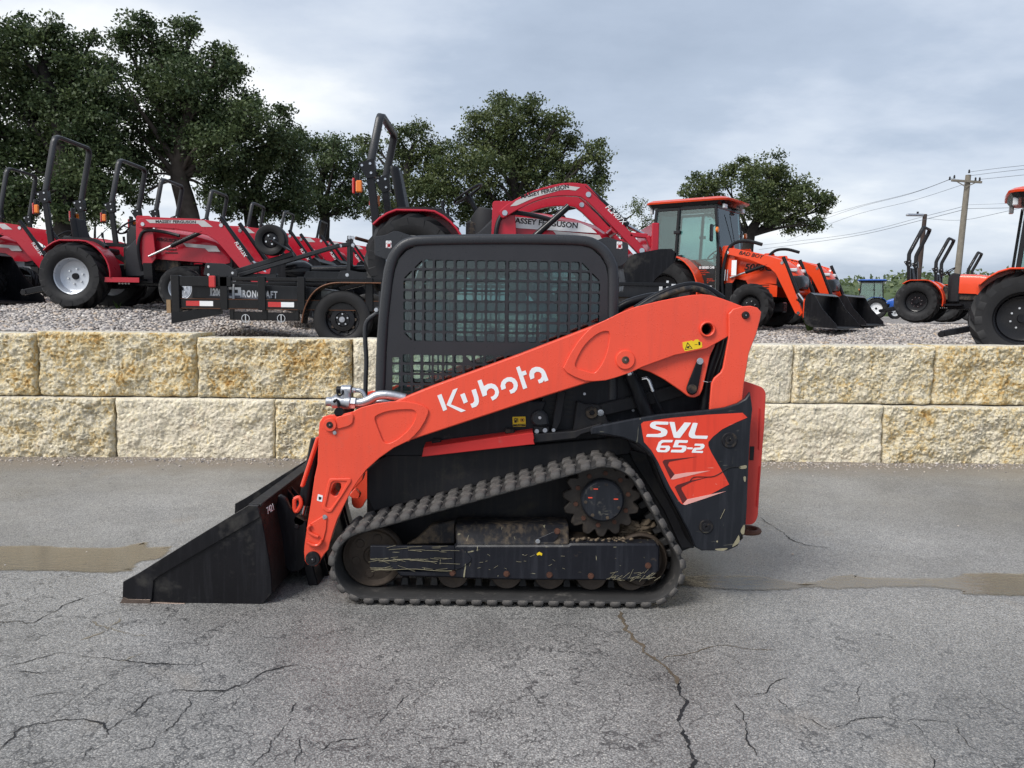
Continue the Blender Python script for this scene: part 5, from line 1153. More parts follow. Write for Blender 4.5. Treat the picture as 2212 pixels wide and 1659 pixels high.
def wheel(root, name, x, y, r, w, side, rimm, depth, lugs=19, lh=.03, rim=.56, nb=6, steer=0.0):
    key = (r, w, depth, lugs, rimm.name, rim, nb)
    if key not in _wc: _wc[key] = (tyre_mesh(r, w, 44, lugs, lh, rim), rim_mesh(r, w, depth, rim), hubmesh(r, w, depth, rim), nutsmesh(r, w, depth, rim, nb))
    t_, r_, h_, n_ = _wc[key]
    o = mobj(name, t_, TYRE, root); o.location = (x, y, r - .005); o.rotation_euler = (0, 0, (0 if side < 0 else math.pi) + steer)
    for nm, me, m in (('rim', r_, rimm), ('hub', h_, BLACK)):
        c = bpy.data.objects.new(nm, me)
        if not me.materials: me.materials.append(m)
        link(c, o)
    if root.get('near'):                       # close enough to tell the nuts apart
        d = -w / 2 + depth - .01; ri = r * rim
        for k in range(nb):
            a = 2 * math.pi * k / nb + .3; c = mobj('wheel_nut', NUT, CHROME, o); c.location = (ri * .42 * math.cos(a), d, ri * .42 * math.sin(a))
    else:
        c = mobj('wheel_nuts', n_, CHROME, o); c['kind'] = 'stuff'
    return o
def rsec(x, hw, zb, zt, crown=.05, r=.08, tuck=0.0):
    """hood cross-section"""
    return [(x, -hw + tuck, zb), (x, -hw, zb + (zt - zb) * .45), (x, -hw + .005, zt - r), (x, -hw + r * .35, zt - r * .3), (x, -hw + r, zt), (x, -hw * .4, zt + crown * .8), (x, 0, zt + crown), (x, hw * .4, zt + crown * .8),
            (x, hw - r, zt), (x, hw - r * .35, zt - r * .3), (x, hw - .005, zt - r), (x, hw, zb + (zt - zb) * .45), (x, hw - tuck, zb)]
def pst(mb, a, b, w, d): mb.bar(a, b, w, d, (1, 0, 0))
def bucket_part(root, px, pz, rot, W, s, m=None, name='loader_bucket'):
    m = m or BUCKETBLK
    """bucket hung at (px, pz); profile opens forward, rot tips it"""
    pr = [(0, .22), (-.06, .30), (.02, .50), (.10, .56), (.0, .20), (-.02, -.10), (.05, -.24), (.18, -.30), (.78, -.32)]
    shell = [(.10, .52), (.02, .46), (-.01, .30), (-.02, -.08), (.04, -.22), (.16, -.28), (.78, -.31)]
    ca, sa = math.cos(rot), math.sin(rot)
    T = lambda p: (px + s * (p[0] * ca - p[1] * sa), pz + s * (p[0] * sa + p[1] * ca))
    inn = [(p[0] + .015, p[1] + .012) for p in shell]
    sidep = [(.10, .52), (.02, .46), (-.01, .30), (-.02, -.08), (.04, -.22), (.16, -.28), (.76, -.31), (.74, -.22), (.40, .15), (.22, .46)]
    mb = MB(); mb.prism([T(p) for p in shell] + [T(p) for p in inn[::-1]], -W / 2 + .012, W / 2 - .012); bk = mb.build(name, m, root, org=(0, 0, 0), ang=25)
    for y in (-W / 2, W / 2 - .012):
        q = MB(); q.prism([T(p) for p in sidep], y, y + .012); q.build('side_plate', m, bk, org=(0, 0, 0))
    q = MB(); q.prism([T(p) for p in [(.62, -.318), (.80, -.326), (.80, -.314), (.62, -.300)]], -W / 2 - .008, W / 2 + .008); q.build('cutting_edge', mat_edge, bk, org=(0, 0, 0))
    q = MB(); q.prism([T(p) for p in [(.09, .50), (.20, .46), (.21, .475), (.10, .535)]], -W / 2, W / 2); q.build('lip', STRIPE if False else IRONGREY, bk, org=(0, 0, 0))
    return bk
mat_edge = mat('bare edge steel', (.12, .12, .125), .35, .6, var=.3, vs=10)
def loader(root, S, paint, name_txt=None, txtm=None, model_txt=None):
    lx, lz_, hw = S['lpx'], S['lpz'], S['lhw']; ang = S.get('lang', 0.0); s = S.get('ls', 1.0)
    ca, sa = math.cos(ang), math.sin(ang)
    T = lambda x, z: (lx + s * (x * ca - z * sa), lz_ + s * (x * sa + z * ca))
    out = [(-.10, .02), (-.05, .09), (.10, .12), (.9, .10), (1.25, .06), (1.36, -.01), (2.02, -.98), (1.98, -1.06), (1.86, -1.02), (1.22, -.26), (1.05, -.16), (.55, -.07), (.10, -.05), (-.06, -.06)]
    if S.get('arch'): out = spline([(-.08, .0), (-.05, .06), (.15, .15), (.5, .235), (.95, .25), (1.26, .17), (1.38, .04), (1.98, -.98), (1.95, -1.05), (1.86, -1.02), (1.28, -.12), (1.05, .03), (.75, .085), (.45, .065), (.15, -.01), (-.04, -.07)], 3, True)
    arms = []
    for sd in (-1, 1):
        y = sd * hw; a = plate('loader_arm', [T(*p) for p in out], y - .035, y + .035, paint, root, .006, org=(0, 0, 0)); arms.append(a)
        mast = plate('loader_mast', fillet([(lx - .14, lz_ + .14), (lx + .10, lz_ + .14), (lx + .13, lz_ - .20), (lx + .16, lz_ - .52), (lx + .05, lz_ - .66), (lx - .08, lz_ - .62), (lx - .15, lz_ - .30)], .04), y + .036 * (-sd), y + .075 * (-sd) if False else y - sd * .06, paint, root, .004, org=(0, 0, 0))
        q = MB(); q.bb((lx - .03, sd * (hw - .06), .42), (lx + .10, sd * .20, .58)); q.bar((lx + .04, y - sd * .04, lz_ - .6), (lx + .04, y - sd * .06, .42), .10, .14, (1, 0, 0)); q.build('mast_bracket', GLOSSBLK, mast, org=(0, 0, 0))
        for p in (T(0, 0), T(1.30, .0), T(1.93, -1.0)):
            d = MB(); d.cyl((p[0], y - .045, p[1]), (p[0], y + .045, p[1]), .03, 12); d.build('pivot_pin', CHROME, a, org=(0, 0, 0))
        # lift ram: mast foot to arm; tilt ram: knee to bucket
        p0 = Vector((lx + .06, y, lz_ - .50)); p1 = T(.98, -.10); p1 = Vector((p1[0], y, p1[1])); m_ = p0.lerp(p1, .42)
        d = MB(); d.cyl(p0, m_, .019, 10); lr = d.build('ram_rod', CHROME, a, org=(0, 0, 0)); d = MB(); d.cyl(m_, p1, .036, 12); d.build('lift_ram', GLOSSBLK, a, org=(0, 0, 0))
        k0 = T(1.28, .13); k1 = T(1.80, -.58); k2 = T(2.06, -.80); yk = y
        d = MB(); d.cyl((k0[0], yk, k0[1]), (k1[0], yk, k1[1]), .036, 12); d.build('tilt_ram', GLOSSBLK, a, org=(0, 0, 0))
        d = MB(); d.cyl((k1[0], yk, k1[1]), (k2[0], yk, k2[1]), .020, 10); d.build('ram_rod', CHROME, a, org=(0, 0, 0))
        e0 = T(1.80, -.72); d = MB(); d.bar((e0[0], yk, e0[1]), (k2[0], yk, k2[1]), .05, .07, (0, 1, 0)); d.bar((k2[0], yk, k2[1]), (T(2.10, -1.0)[0], yk, T(2.10, -1.0)[1]), .05, .08, (0, 1, 0)); d.build('tilt_link', paint if S.get('redlink', 1) else GLOSSBLK, a, org=(0, 0, 0), bevel=.008)
    c = T(1.62, -.58); mb = MB(); mb.cyl((c[0], -hw, c[1]), (c[0], hw, c[1]), .055, 16); mb.build('torque_tube', paint, root, org=(0, 0, 0))
    bp_ = T(2.03, -1.02)
    hitch = MB(); hitch.bb((bp_[0] + .02, -hw - .1, bp_[1] - .06), (bp_[0] + .10, hw + .1, bp_[1] + .30)); hitch.build('hitch_frame', paint, root, org=(0, 0, 0), bevel=.01)
    bucket_part(root, bp_[0] + S.get('bdx', .12), bp_[1] + S.get('bdz', 0.0), S.get('brot', 0.0), S.get('bw', 1.5), S.get('bs', 1.0))
    y = -hw - .0355; ps = T(.55 if not S.get('arch') else .66, .045 if not S.get('arch') else .184); dirx = (ca, 0, sa)
    for sgn in ((-1,) if not S.get('both') else (-1, 1)):
        if name_txt:
            if S.get('arch'):
                st_o = [T(*p) for p in [(.10, .08), (.20, .14), (.5, .208), (.95, .222), (1.2, .13), (1.12, .10), (1.02, .135), (.9, .155), (.5, .13), (.2, .07)]]
                plate('stripe', st_o, y - .003, y + .001, STRIPE, arms[0], org=(0, 0, 0))
            elif S.get('stripe'):
                st_o = [T(*p) for p in [(.05, .075), (1.02, .075), (1.16, -.03), (.98, -.03), (.92, .02), (.12, .02)]]
                plate('stripe', st_o, y - .003, y + .001, STRIPE, arms[0], org=(0, 0, 0))
            text('lettering', name_txt, txtm or BLACKINK, arms[0], (ps[0], y - .0045, ps[1]), dirx, (-sa, 0, ca), S.get('ts', .058 if not S.get('arch') else .062), org=(0, 0, 0), sx=S.get('tsx', 1.25 if not S.get('arch') else 1.0), bold=.0018, shear=S.get('tsh', 0.0))
        if model_txt:
            pm = T(1.58, -.45); an = ang + math.atan2(-1.0, .68)
            text('lettering', model_txt, WHITE if paint is RED else BLACKINK, arms[0], (pm[0] + .03, y - .003, pm[1] + .06), (math.cos(an), 0, math.sin(an)), (-math.sin(an), 0, math.cos(an)), .075, org=(0, 0, 0), shear=.25, bold=.001)
    return arms
def steering(root, x, z, r=.19, tilt=.6):
    mb = MB(); ring = []
    ct, st_ = math.cos(tilt), math.sin(tilt)
    for k in range(28):
        a = 2 * math.pi * k / 28; ring.append((x + r * math.cos(a) * ct, r * math.sin(a), z + r * math.cos(a) * st_))
    mb.tube(ring, .015, 8, True)
    for k in range(3):
        a = 2 * math.pi * k / 3 + .5; mb.bar((x, 0, z - .02), (x + r * math.cos(a) * ct, r * math.sin(a), z + r * math.cos(a) * st_), .025, .012)
    mb.cyl((x, 0, z - .02), (x + .16, 0, z - .30), .03, 10)
    return mb.build('steering_wheel', SEATM, root, org=(0, 0, 0))
def seat_part(root, x, z):
    mb = MB(); mb.box((x, 0, z), (.46, .46, .10)); s_ = mb.build('seat', SEATM, root, org=(0, 0, 0), bevel=.04, seg=2)
    mb = MB(); mb.loft([[(x - .23 - t * .10 + dx_, yy_, z + .02 + t * .50) for dx_, yy_ in ((-.06, -.22 + .06 * t), (-.03, -.23 + .06 * t), (.04, -.20 + .06 * t), (.02, 0), (.04, .20 - .06 * t), (-.03, .23 - .06 * t), (-.06, .22 - .06 * t))] for t in (0, .3, .7, .92, 1.0)]); mb.build('backrest', SEATM, s_, org=(0, 0, 0), bevel=.012)
    mb = MB(); mb.box((x, 0, z - .12), (.34, .34, .16)); mb.build('seat_base', DKPLAS, s_, org=(0, 0, 0), bevel=.02)
    return s_
def fender(root, r, y0, y1, x, zc, paint, side, a0=R(150), a1=R(-8), gap=.07, cover=True):
    """arched mudguard over the rear wheel with an inner wall"""
    mb = MB(); n_ = 14; R0 = r + gap; outp = []
    for k in range(n_ + 1):
        a = a0 + (a1 - a0) * k / n_; rr_ = R0 * (1.0 + .03 * math.sin(a)); outp.append((x + rr_ * math.cos(a) * 1.04, zc + min(rr_ * math.sin(a), R0 * .97)))
    t = .025
    for (p, q) in ((y0, y1),):
        v = []
        for (px, pz) in outp:
            d = Vector((px - x, pz - zc)).normalized(); v += [(px, p, pz), (px, q, pz), (px - d.x * t, q, pz - d.y * t - (.03 if False else 0)), (px - d.x * t, p, pz - d.y * t)]
        f = []
        for k in range(n_):
            for j in range(4): f.append((k * 4 + j, k * 4 + (j + 1) % 4, (k + 1) * 4 + (j + 1) % 4, (k + 1) * 4 + j))
        f += [(3, 2, 1, 0), (n_ * 4, n_ * 4 + 1, n_ * 4 + 2, n_ * 4 + 3)]
        mb.add(v, f)
    fo = mb.build('fender', paint, root, org=(0, 0, 0), bevel=.008)
    yi = y1 if abs(y1) < abs(y0) else y0
    w_ = MB(); poly = outp + [(outp[-1][0], zc - .05), (x, zc - .05), (outp[0][0], outp[0][1] - .1)]
    w_.prism(poly, yi, yi + .015 * (1 if yi > 0 else -1) * -1); w_.build('fender_wall', paint, fo, org=(0, 0, 0))
    if cover:
        c_ = MB(); sub = [p for p in outp[2:10]]; c_.add([(p[0] - .0, yi - .02 * side, p[1] + .05) for p in sub] + [(p[0], yi + .10 * side, p[1] + .05) for p in sub] + [(p[0], yi - .02 * side, p[1] - .01) for p in sub] + [(p[0], yi + .10 * side, p[1] - .01) for p in sub],
            [(i, i + 1, i + 1 + len(sub), i + len(sub)) for i in range(len(sub) - 1)] + [(i + 2 * len(sub), i + 3 * len(sub), i + 1 + 3 * len(sub), i + 1 + 2 * len(sub)) for i in range(len(sub) - 1)] + [(i, i + 2 * len(sub), i + 1 + 2 * len(sub), i + 1) for i in range(len(sub) - 1)] + [(i + len(sub), i + 1 + len(sub), i + 1 + 3 * len(sub), i + 3 * len(sub)) for i in range(len(sub) - 1)])
        c_.build('fender_cover', DKPLAS, fo, org=(0, 0, 0))
    return fo
def rops(root, x, hw, zb, zh, zt, lean, lower=0.0, kink=False, sticker=False):
    """two-post roll bar: lower posts to hinge zh, hoop to zt leaning forward"""
    mb = MB()
    mb.bar((x + .06, -hw, zb), (x - lower, -hw, zh + .05), .06, .085, (1, 0, 0))
    ro = mb.build('roll_bar', GLOSSBLK, root, org=(0, 0, 0), bevel=.006)
    mb = MB(); mb.bar((x + .06, hw, zb), (x - lower, hw, zh + .05), .06, .085, (1, 0, 0)); mb.build('post', GLOSSBLK, ro, org=(0, 0, 0), bevel=.006)
    L_ = zt - zh; px = lambda t: x - lower + (L_ * t * math.tan(lean) if not kink else (0 if t < .28 else L_ * (t - .28) * math.tan(lean)))
    path = []
    for t in ([0, .9] if not kink else [0, .26, .32, .88]): path.append((px(t), -hw, zh + L_ * t))
    path += [(px(.96), -hw + .03, zh + L_ * .97), (px(1), -hw + .10, zt), (px(1), hw - .10, zt), (px(.96), hw - .03, zh + L_ * .97)]
    for t in ([.9, 0] if not kink else [.88, .32, .26, 0]): path.append((px(t), hw, zh + L_ * t))
    mb = MB(); mb.tube(path, 1, rect=((.10, .07, (1, 0, 0)) if kink else (.085, .06, (1, 0, 0)))); h = mb.build('hoop', DKPLAS if sticker else CABGREY, ro, org=(0, 0, 0), ang=45)
    for s in (-1, 1):
        hb = MB(); hb.prism(fillet([(x - lower - .12, zh + .06), (x - lower + .06, zh + .12), (x - lower + .08, zh - .08), (x - lower - .02, zh - .10)], .02), s * hw - .045, s * hw + .045); hb.build('hinge', GLOSSBLK, ro, org=(0, 0, 0))
        for (dx_, dz_) in ((-.07, .04), (.02, .06), (.03, -.04)):
            q = MB(); q.cyl((x - lower + dx_, s * hw - .055, zh + dz_), (x - lower + dx_, s * hw + .055, zh + dz_), .014, 8); q.build('hinge_pin', CHROME, ro, org=(0, 0, 0))
        if sticker and s < 0:
            t0, t1 = .42, .72; q = MB(); a = Vector((px(t0), -hw - .0275, zh + L_ * t0)); b = Vector((px(t1), -hw - .0275, zh + L_ * t1)); q.bar(a, b, .003, .045, (0, 1, 0)); q.build('sticker', WHITE, h, org=(0, 0, 0))
        if not kink:
            lb_ = MB(); lb_.box((x - lower - .13, s * hw, zh - .16), (.05, .09, .24)); lb = lb_.build('lamp_housing', GLOSSBLK, ro, org=(0, 0, 0), bevel=.01)
            q = MB(); q.box((x - lower - .165, s * hw - .02, zh - .18), (.03, .06, .17)); q.build('tail_lamp', TAILRED, ro, org=(0, 0, 0), bevel=.01)
            q = MB(); q.box((x - lower - .10, s * hw - .06 * (1 if s < 0 else -1), zh - .19), (.07, .04, .13)); q.build('turn_lamp', AMBER, ro, org=(0, 0, 0), bevel=.012)
        else:
            q = MB(); q.cyl((x - .02, s * hw, zb + .30), (x + .05, s * hw, zb + .30), .05, 14); q.build('turn_lamp', AMBER, ro, org=(0, 0, 0))
    return ro
def chassis(root, S):
    wb = S['wb']; rr_ = S['rr']
    mb = MB(); mb.bb((-.35, -.20, rr_ - .18), (.45, .20, rr_ + .22)); mb.bb((.35, -.16, .36), (wb + .15, .16, .72)); mb.cyl((0, -S['tr'], rr_), (0, S['tr'], rr_), .11, 14); mb.bb((wb - .12, -.12, .30), (wb + .45, .12, .50))
    c = mb.build('chassis', GLOSSBLK, root, org=(0, 0, 0), bevel=.02)
    mb = MB(); mb.cyl((wb, -S['tf'], S['rf']), (wb, S['tf'], S['rf']), .07, 12); mb.box((wb, 0, S['rf']), (.22, .5, .16)); mb.build('front_axle', GLOSSBLK, c, org=(0, 0, 0), bevel=.01)
    mb = MB(); mb.bb((.55, -.22, .60), (wb - .15, .22, 1.0)); mb.build('engine', BLACKMUD, c, org=(0, 0, 0), bevel=.03)
    for s in (-1, 1):
        mb = MB(); mb.bar((-.25, s * .22, rr_ - .08), (-.98, s * .36, rr_ - .26), .05, .09); mb.cyl((-.98, s * .36 - .03, rr_ - .26), (-.98, s * .36 + .03, rr_ - .26), .05, 12); mb.build('lower_link', GLOSSBLK, c, org=(0, 0, 0), bevel=.008)
    mb = MB()
    for k in range(4): mb.cyl((.52 + k * .05, -.28, .44), (.55 + k * .05, -.36, .40), .016, 8)
    mb.build('hydraulic_outlets', CHROME, c, org=(0, 0, 0))
    return c
RED_S = dict(rr=.50, wr=.40, rf=.335, wf=.23, wb=1.62, tr=.60, tf=.52, lpx=1.0, lpz=1.33, lhw=.42, bw=1.5, stripe=1, ls=.95)
def red_tractor(label, loc, rz=0.0, group='red compact tractors parked in a row', loader_on=True, arch=False, lang=0.0, brot=0.0, scale=1.0, ropsh=2.70, zh=1.72, lpz=None, ls=None, name='compact_tractor', rimm=SILVER):
    S = dict(RED_S); S['arch'] = arch; S['lang'] = lang; S['brot'] = brot
    if lpz: S['lpz'] = lpz
    if ls: S['ls'] = ls; S['bs'] = .74; S['bdx'] = -.14; S['bdz'] = -.06
    t = empty(name, loc, rz); tag(t, label, 'tractor', group)
    if loc[1] < 13: t['near'] = 1
    wheel(t, 'rear_wheel', 0, -S['tr'], S['rr'], S['wr'], -1, rimm, .20, 15, .055); wheel(t, 'rear_wheel', 0, S['tr'], S['rr'], S['wr'], 1, rimm, .20, 15, .055)
    for s in (-1, 1): wheel(t, 'front_wheel', S['wb'], s * S['tf'], S['rf'], S['wf'], s, rimm, .10, 16, .022)
    chassis(t, S)
    hood = [(.86, .265, .82, 1.27, .03), (1.1, .27, .80, 1.265, .04), (1.45, .27, .78, 1.235, .045), (1.80, .265, .76, 1.18, .045), (2.05, .25, .74, 1.11, .04), (2.20, .23, .74, 1.02, .03), (2.27, .20, .76, .92, .02)]
    mb = MB(); mb.loft([rsec(x, hw, zb, z_, cr_) for x, hw, zb, z_, cr_ in hood]); hd = mb.build('hood', RED, t, org=(0, 0, 0), ang=30)
    mb = MB(); mb.loft([rsec(x, hw, zb, z_, .02, .06) for x, hw, zb, z_ in ((2.14, .215, .66, .90), (2.295, .19, .68, .90), (2.32, .16, .70, .86))]); gr_ = mb.build('grille', DKPLAS, hd, org=(0, 0, 0), ang=30)
    for s in (-1, 1):
        mb = MB(); mb.box((2.235, s * .165, .945), (.10, .09, .07), Matrix.Rotation(s * .3, 3, 'Z')); mb.build('headlight', CLEAR, hd, org=(0, 0, 0), bevel=.015)
        mb = MB(); mb.prism([(1.55, 1.06), (2.08, 1.02), (2.14, .93), (1.95, .93), (1.90, .98), (1.6, 1.0)], s * .271 - .002, s * .271 + .002); mb.build('hood_stripe', STRIPE, hd, org=(0, 0, 0))
        for k in range(3):
            mb = MB(); mb.box((1.36, s * .268, .90 + k * .05), (.20 - k * .03, .012, .018)); mb.build('hood_vent', BLACKINK, hd, org=(0, 0, 0))
    if arch:
        mb = MB(); mb.prism([(1.02, 1.22), (1.86, 1.15), (1.98, 1.10), (2.05, 1.04), (1.02, 1.09)], -.277, -.272); mb.build('stripe', WHITE, hd, org=(0, 0, 0)); text('lettering', 'MASSEY FERGUSON', BLACKINK, hd, (1.44, -.279, 1.145), (1, 0, -.07), (0, 0, 1), .085, org=(0, 0, 0), bold=.002, sx=1.05)
    else:
        text('lettering', 'FERGUSON', DKPLAS, hd, (1.30, -.273, 1.10), (1, 0, -.05), (0, 0, 1), .07, org=(0, 0, 0), bold=.002)
    mb = MB(); mb.loft([[(x, -hw, zb), (x, -hw * .95, zt_), (x, hw * .95, zt_), (x, hw, zb)] for x, hw, zb, zt_ in ((.60, .20, .60, 1.20), (.70, .25, .60, 1.33), (.86, .262, .60, 1.30))]); mb.build('dashboard', DKPLAS, t, org=(0, 0, 0), bevel=.03, seg=2)
    mb = MB(); mb.loft([[(x, -hw, zb), (x, -hw, zt_), (x, hw, zt_), (x, hw, zb)] for x, hw, zb, zt_ in ((.58, .24, .50, .95), (.86, .275, .50, 1.20), (1.0, .275, .55, 1.15))]); mb.build('console_side', CABGREY, t, org=(0, 0, 0), bevel=.03)
    steering(t, .56, 1.33); seat_part(t, .06, .93)
    for s in (-1, 1): fender(t, S['rr'], s * .42, s * .74, .02, S['rr'], RED, s, R(138), R(-2))
    mb = MB(); mb.bb((.36, -.70, .44), (1.02, .70, .475)); fp = mb.build('footplate', BLACK, t, org=(0, 0, 0))
    for s in (-1, 1): mb = MB(); mb.bb((.42, s * .72, .41), (1.04, s * .70, .485)); mb.build('footplate_edge', RED, fp, org=(0, 0, 0))
    for s in (-1, 1):
        mb = MB(); mb.tube([(.32, s * .33, .80), (.34, s * .34, 1.0), (.30, s * .34, 1.14)], .010, 8); mb.cyl((.30, s * .34, 1.12), (.295, s * .34, 1.20), .02, 8); mb.build('lever', SEATM, t, org=(0, 0, 0))
    mb = MB(); mb.box((-.42, 0, .80), (.16, .7, .30)); mb.build('rear_cover', GLOSSBLK, t, org=(0, 0, 0), bevel=.02)
    rops(t, -.44, .50, .55, zh, ropsh, R(12), .06)
    if loader_on: loader(t, S, RED, 'MASSEY FERGUSON' , BLACKINK, 'FL2407X' if arch else 'FL2813X')
    mb = MB(); mb.tube(spline([(.92, -.36, .60), (.90, -.42, .95), (.94, -.40, 1.17), (1.05, -.40, 1.24), (1.3, -.39, 1.22), (1.55, -.40, 1.16)], 5), .026, 8); mb.build('hydraulic_hose', SEATM, t, org=(0, 0, 0))
    t.scale = (scale,) * 3
    return t
OR_S = dict(rr=.56, wr=.36, rf=.36, wf=.23, wb=1.75, tr=.62, tf=.56, lpx=1.12, lpz=1.38, lhw=.44, bw=1.6)
def orange_compact(label, loc, rz, group='orange open-station tractors on the right', ropsh=2.5, with_loader=False):
    S = OR_S; t = empty('compact_tractor', loc, rz); tag(t, label, 'tractor', group)
    for s in (-1, 1): wheel(t, 'rear_wheel', 0, s * S['tr'], S['rr'], S['wr'], s, GLOSSBLK, .15, 16, .055, .54, 8); wheel(t, 'front_wheel', S['wb'], s * S['tf'], S['rf'], S['wf'], s, GLOSSBLK, .09, 16, .024)
    chassis(t, S)
    mb = MB(); mb.loft([rsec(x, hw, zb, z_, .03) for x, hw, zb, z_ in ((.95, .27, .80, 1.30), (1.4, .28, .78, 1.28), (1.9, .27, .76, 1.20), (2.25, .25, .74, 1.08), (2.38, .21, .74, .92))]); mb.build('hood', BBORANGE, t, org=(0, 0, 0), ang=30)
    mb = MB(); mb.box((2.36, 0, .80), (.10, .36, .22)); mb.build('grille', GLOSSBLK, t, org=(0, 0, 0), bevel=.02)
    mb = MB(); mb.loft([[(x, -hw, .55), (x, -hw, zt_), (x, hw, zt_), (x, hw, .55)] for x, hw, zt_ in ((.66, .22, 1.24), (.78, .27, 1.36), (.96, .275, 1.32))]); mb.build('dashboard', DKPLAS, t, org=(0, 0, 0), bevel=.03)
    steering(t, .62, 1.40); seat_part(t, .02, 1.0)
    for s in (-1, 1): fender(t, S['rr'], s * .42, s * .78, .03, S['rr'], BBORANGE, s, R(128), R(-12), .06, False)
    mb = MB(); mb.bb((.40, -.70, .46), (1.08, .70, .50)); mb.build('footplate', BLACK, t, org=(0, 0, 0))
    rops(t, -.30, .48, .60, 1.62, ropsh, R(24), .0, True, True)
    if with_loader: loader(t, S, BBORANGE)
    return t
CAB_S = dict(rr=.68, wr=.42, rf=.42, wf=.28, wb=1.82, tr=.72, tf=.68, lpx=1.25, lpz=1.48, lhw=.52, bw=1.7, ls=.86, bs=.78, lang=-.21, redlink=0, ts=.10, tsx=1.15, tsh=.25)
def cab_tractor(label, loc, rz, group=None, cab=True, ld=True, lettering=True, paint=None, rimm=None, hoodtxt='5055C', S=None, name='cab_tractor', roofm=None, armtxt='BAD BOY', postertxt=True):
    paint = paint or BBORANGE; rimm = rimm or GLOSSBLK
    S = dict(S or CAB_S); t = empty(name, loc, rz); tag(t, label, 'tractor', group)
    if loc[1] < 18: t['near'] = 1
    for s in (-1, 1): wheel(t, 'rear_wheel', 0, s * S['tr'], S['rr'], S['wr'], s, rimm, .17, 16, .065, .56, 8); wheel(t, 'front_wheel', S['wb'], s * S['tf'], S['rf'], S['wf'], s, rimm, .12, 15, .045, .54, 6, .0)
    chassis(t, S)
    mb = MB(); mb.loft([rsec(x, hw, zb, z_, cr_, .10) for x, hw, zb, z_, cr_ in ((1.18, .34, .98, 1.46, .05), (1.5, .345, .94, 1.45, .06), (1.9, .34, .88, 1.38, .06), (2.25, .32, .84, 1.27, .05), (2.48, .29, .82, 1.14, .04), (2.58, .25, .84, 1.02, .02))]); hd = mb.build('hood', paint, t, org=(0, 0, 0), ang=30)
    mb = MB(); mb.loft([rsec(x, hw, zb, z_, .02, .05) for x, hw, zb, z_ in ((2.18, .335, .80, 1.06), (2.45, .31, .76, 1.04), (2.62, .26, .76, 1.0), (2.65, .2, .80, .94))]); mb.build('grille', GLOSSBLK, hd, org=(0, 0, 0), ang=30)
    for s in (-1, 1):
        mb = MB(); mb.box((2.44, s * .275, 1.12), (.22, .07, .07), Matrix.Rotation(-s * .25, 3, 'Z')); mb.build('headlight', CLEAR, hd, org=(0, 0, 0), bevel=.015)
        mb = MB(); mb.prism([(1.55, .95), (2.2, .82), (2.2, .60), (1.88, .62), (1.68, .74)], s * .33 - .01, s * .33 + .01); pnl = mb.build('side_cowl', paint, hd, org=(0, 0, 0))
        for k in range(4):
            mb = MB(); mb.box((1.92, s * .342, .70 + k * .045), (.24, .01, .014)); mb.build('hood_vent', BLACKINK, pnl, org=(0, 0, 0))
    if lettering: text('lettering', hoodtxt, BLACKINK, hd, (1.80, -.351, 1.18), (1, 0, -.06), (0, 0, 1), .17, org=(0, 0, 0), shear=.2, bold=.004, sx=1.2)
    for s in (-1, 1): fender(t, S['rr'], s * .50, s * .98, .02, S['rr'], paint, s, R(140), R(-15), .09, False)
    steering(t, .78, 1.50); seat_part(t, .12, 1.12)
    mb = MB(); mb.loft([[(x, -hw, .8), (x, -hw, zt_), (x, hw, zt_), (x, hw, .8)] for x, hw, zt_ in ((.86, .2, 1.35), (1.0, .25, 1.46), (1.16, .28, 1.42))]); mb.build('dashboard', DKPLAS, t, org=(0, 0, 0), bevel=.03)
    if cab:
        zt_ = 2.42; zb = .78; hw = .70
        A = {'r': (-.62, zt_ - .03), 'rb': (-.50, 1.25), 'm': (.06, zt_), 'mb': (.10, 1.05), 'f': (1.02, zt_ - .04), 'fb': (1.10, .72), 'fm': (1.16, 1.25)}
        mb = MB()
        for s in (-1, 1):
            mb.bar((-.64, s * hw, zt_), (-.74, s * hw, 1.30), .06, .08, (1, 0, 0)); mb.bar((.0, s * (hw + .02), zt_), (-.06, s * (hw + .02), 1.28), .06, .07, (1, 0, 0)); mb.bar((.98, s * hw, zt_), (1.10, s * hw, 1.45), .06, .07, (1, 0, 0)); mb.bar((1.10, s * hw, 1.47), (1.12, s * hw, .62), .06, .10, (1, 0, 0))
            mb.bar((-.06, s * hw, 1.30), (.44, s * hw, .98), .05, .05, (1, 0, 0)); mb.bar((.44, s * hw, .98), (.56, s * hw, .62), .05, .06, (1, 0, 0)); mb.bar((.56, s * hw, .63), (1.12, s * hw, .63), .05, .07); mb.bar((-.72, s * hw, 1.32), (-.06, s * hw, 1.30), .05, .06); mb.bar((-.62, s * hw, zt_ - .02), (.98, s * hw, zt_ - .02), .06, .06)
        mb.bar((-.73, -hw, 1.32), (-.73, hw, 1.32), .05, .06); mb.bar((1.0, -hw, zt_ - .02), (1.0, hw, zt_ - .02), .06, .06); mb.bar((-.64, -hw, zt_ - .02), (-.64, hw, zt_ - .02), .06, .06); mb.bb((.3, -hw, .56), (1.15, hw, .62))
        cf = mb.build('cab_frame', GLOSSBLK, t, org=(0, 0, 0), bevel=.008)
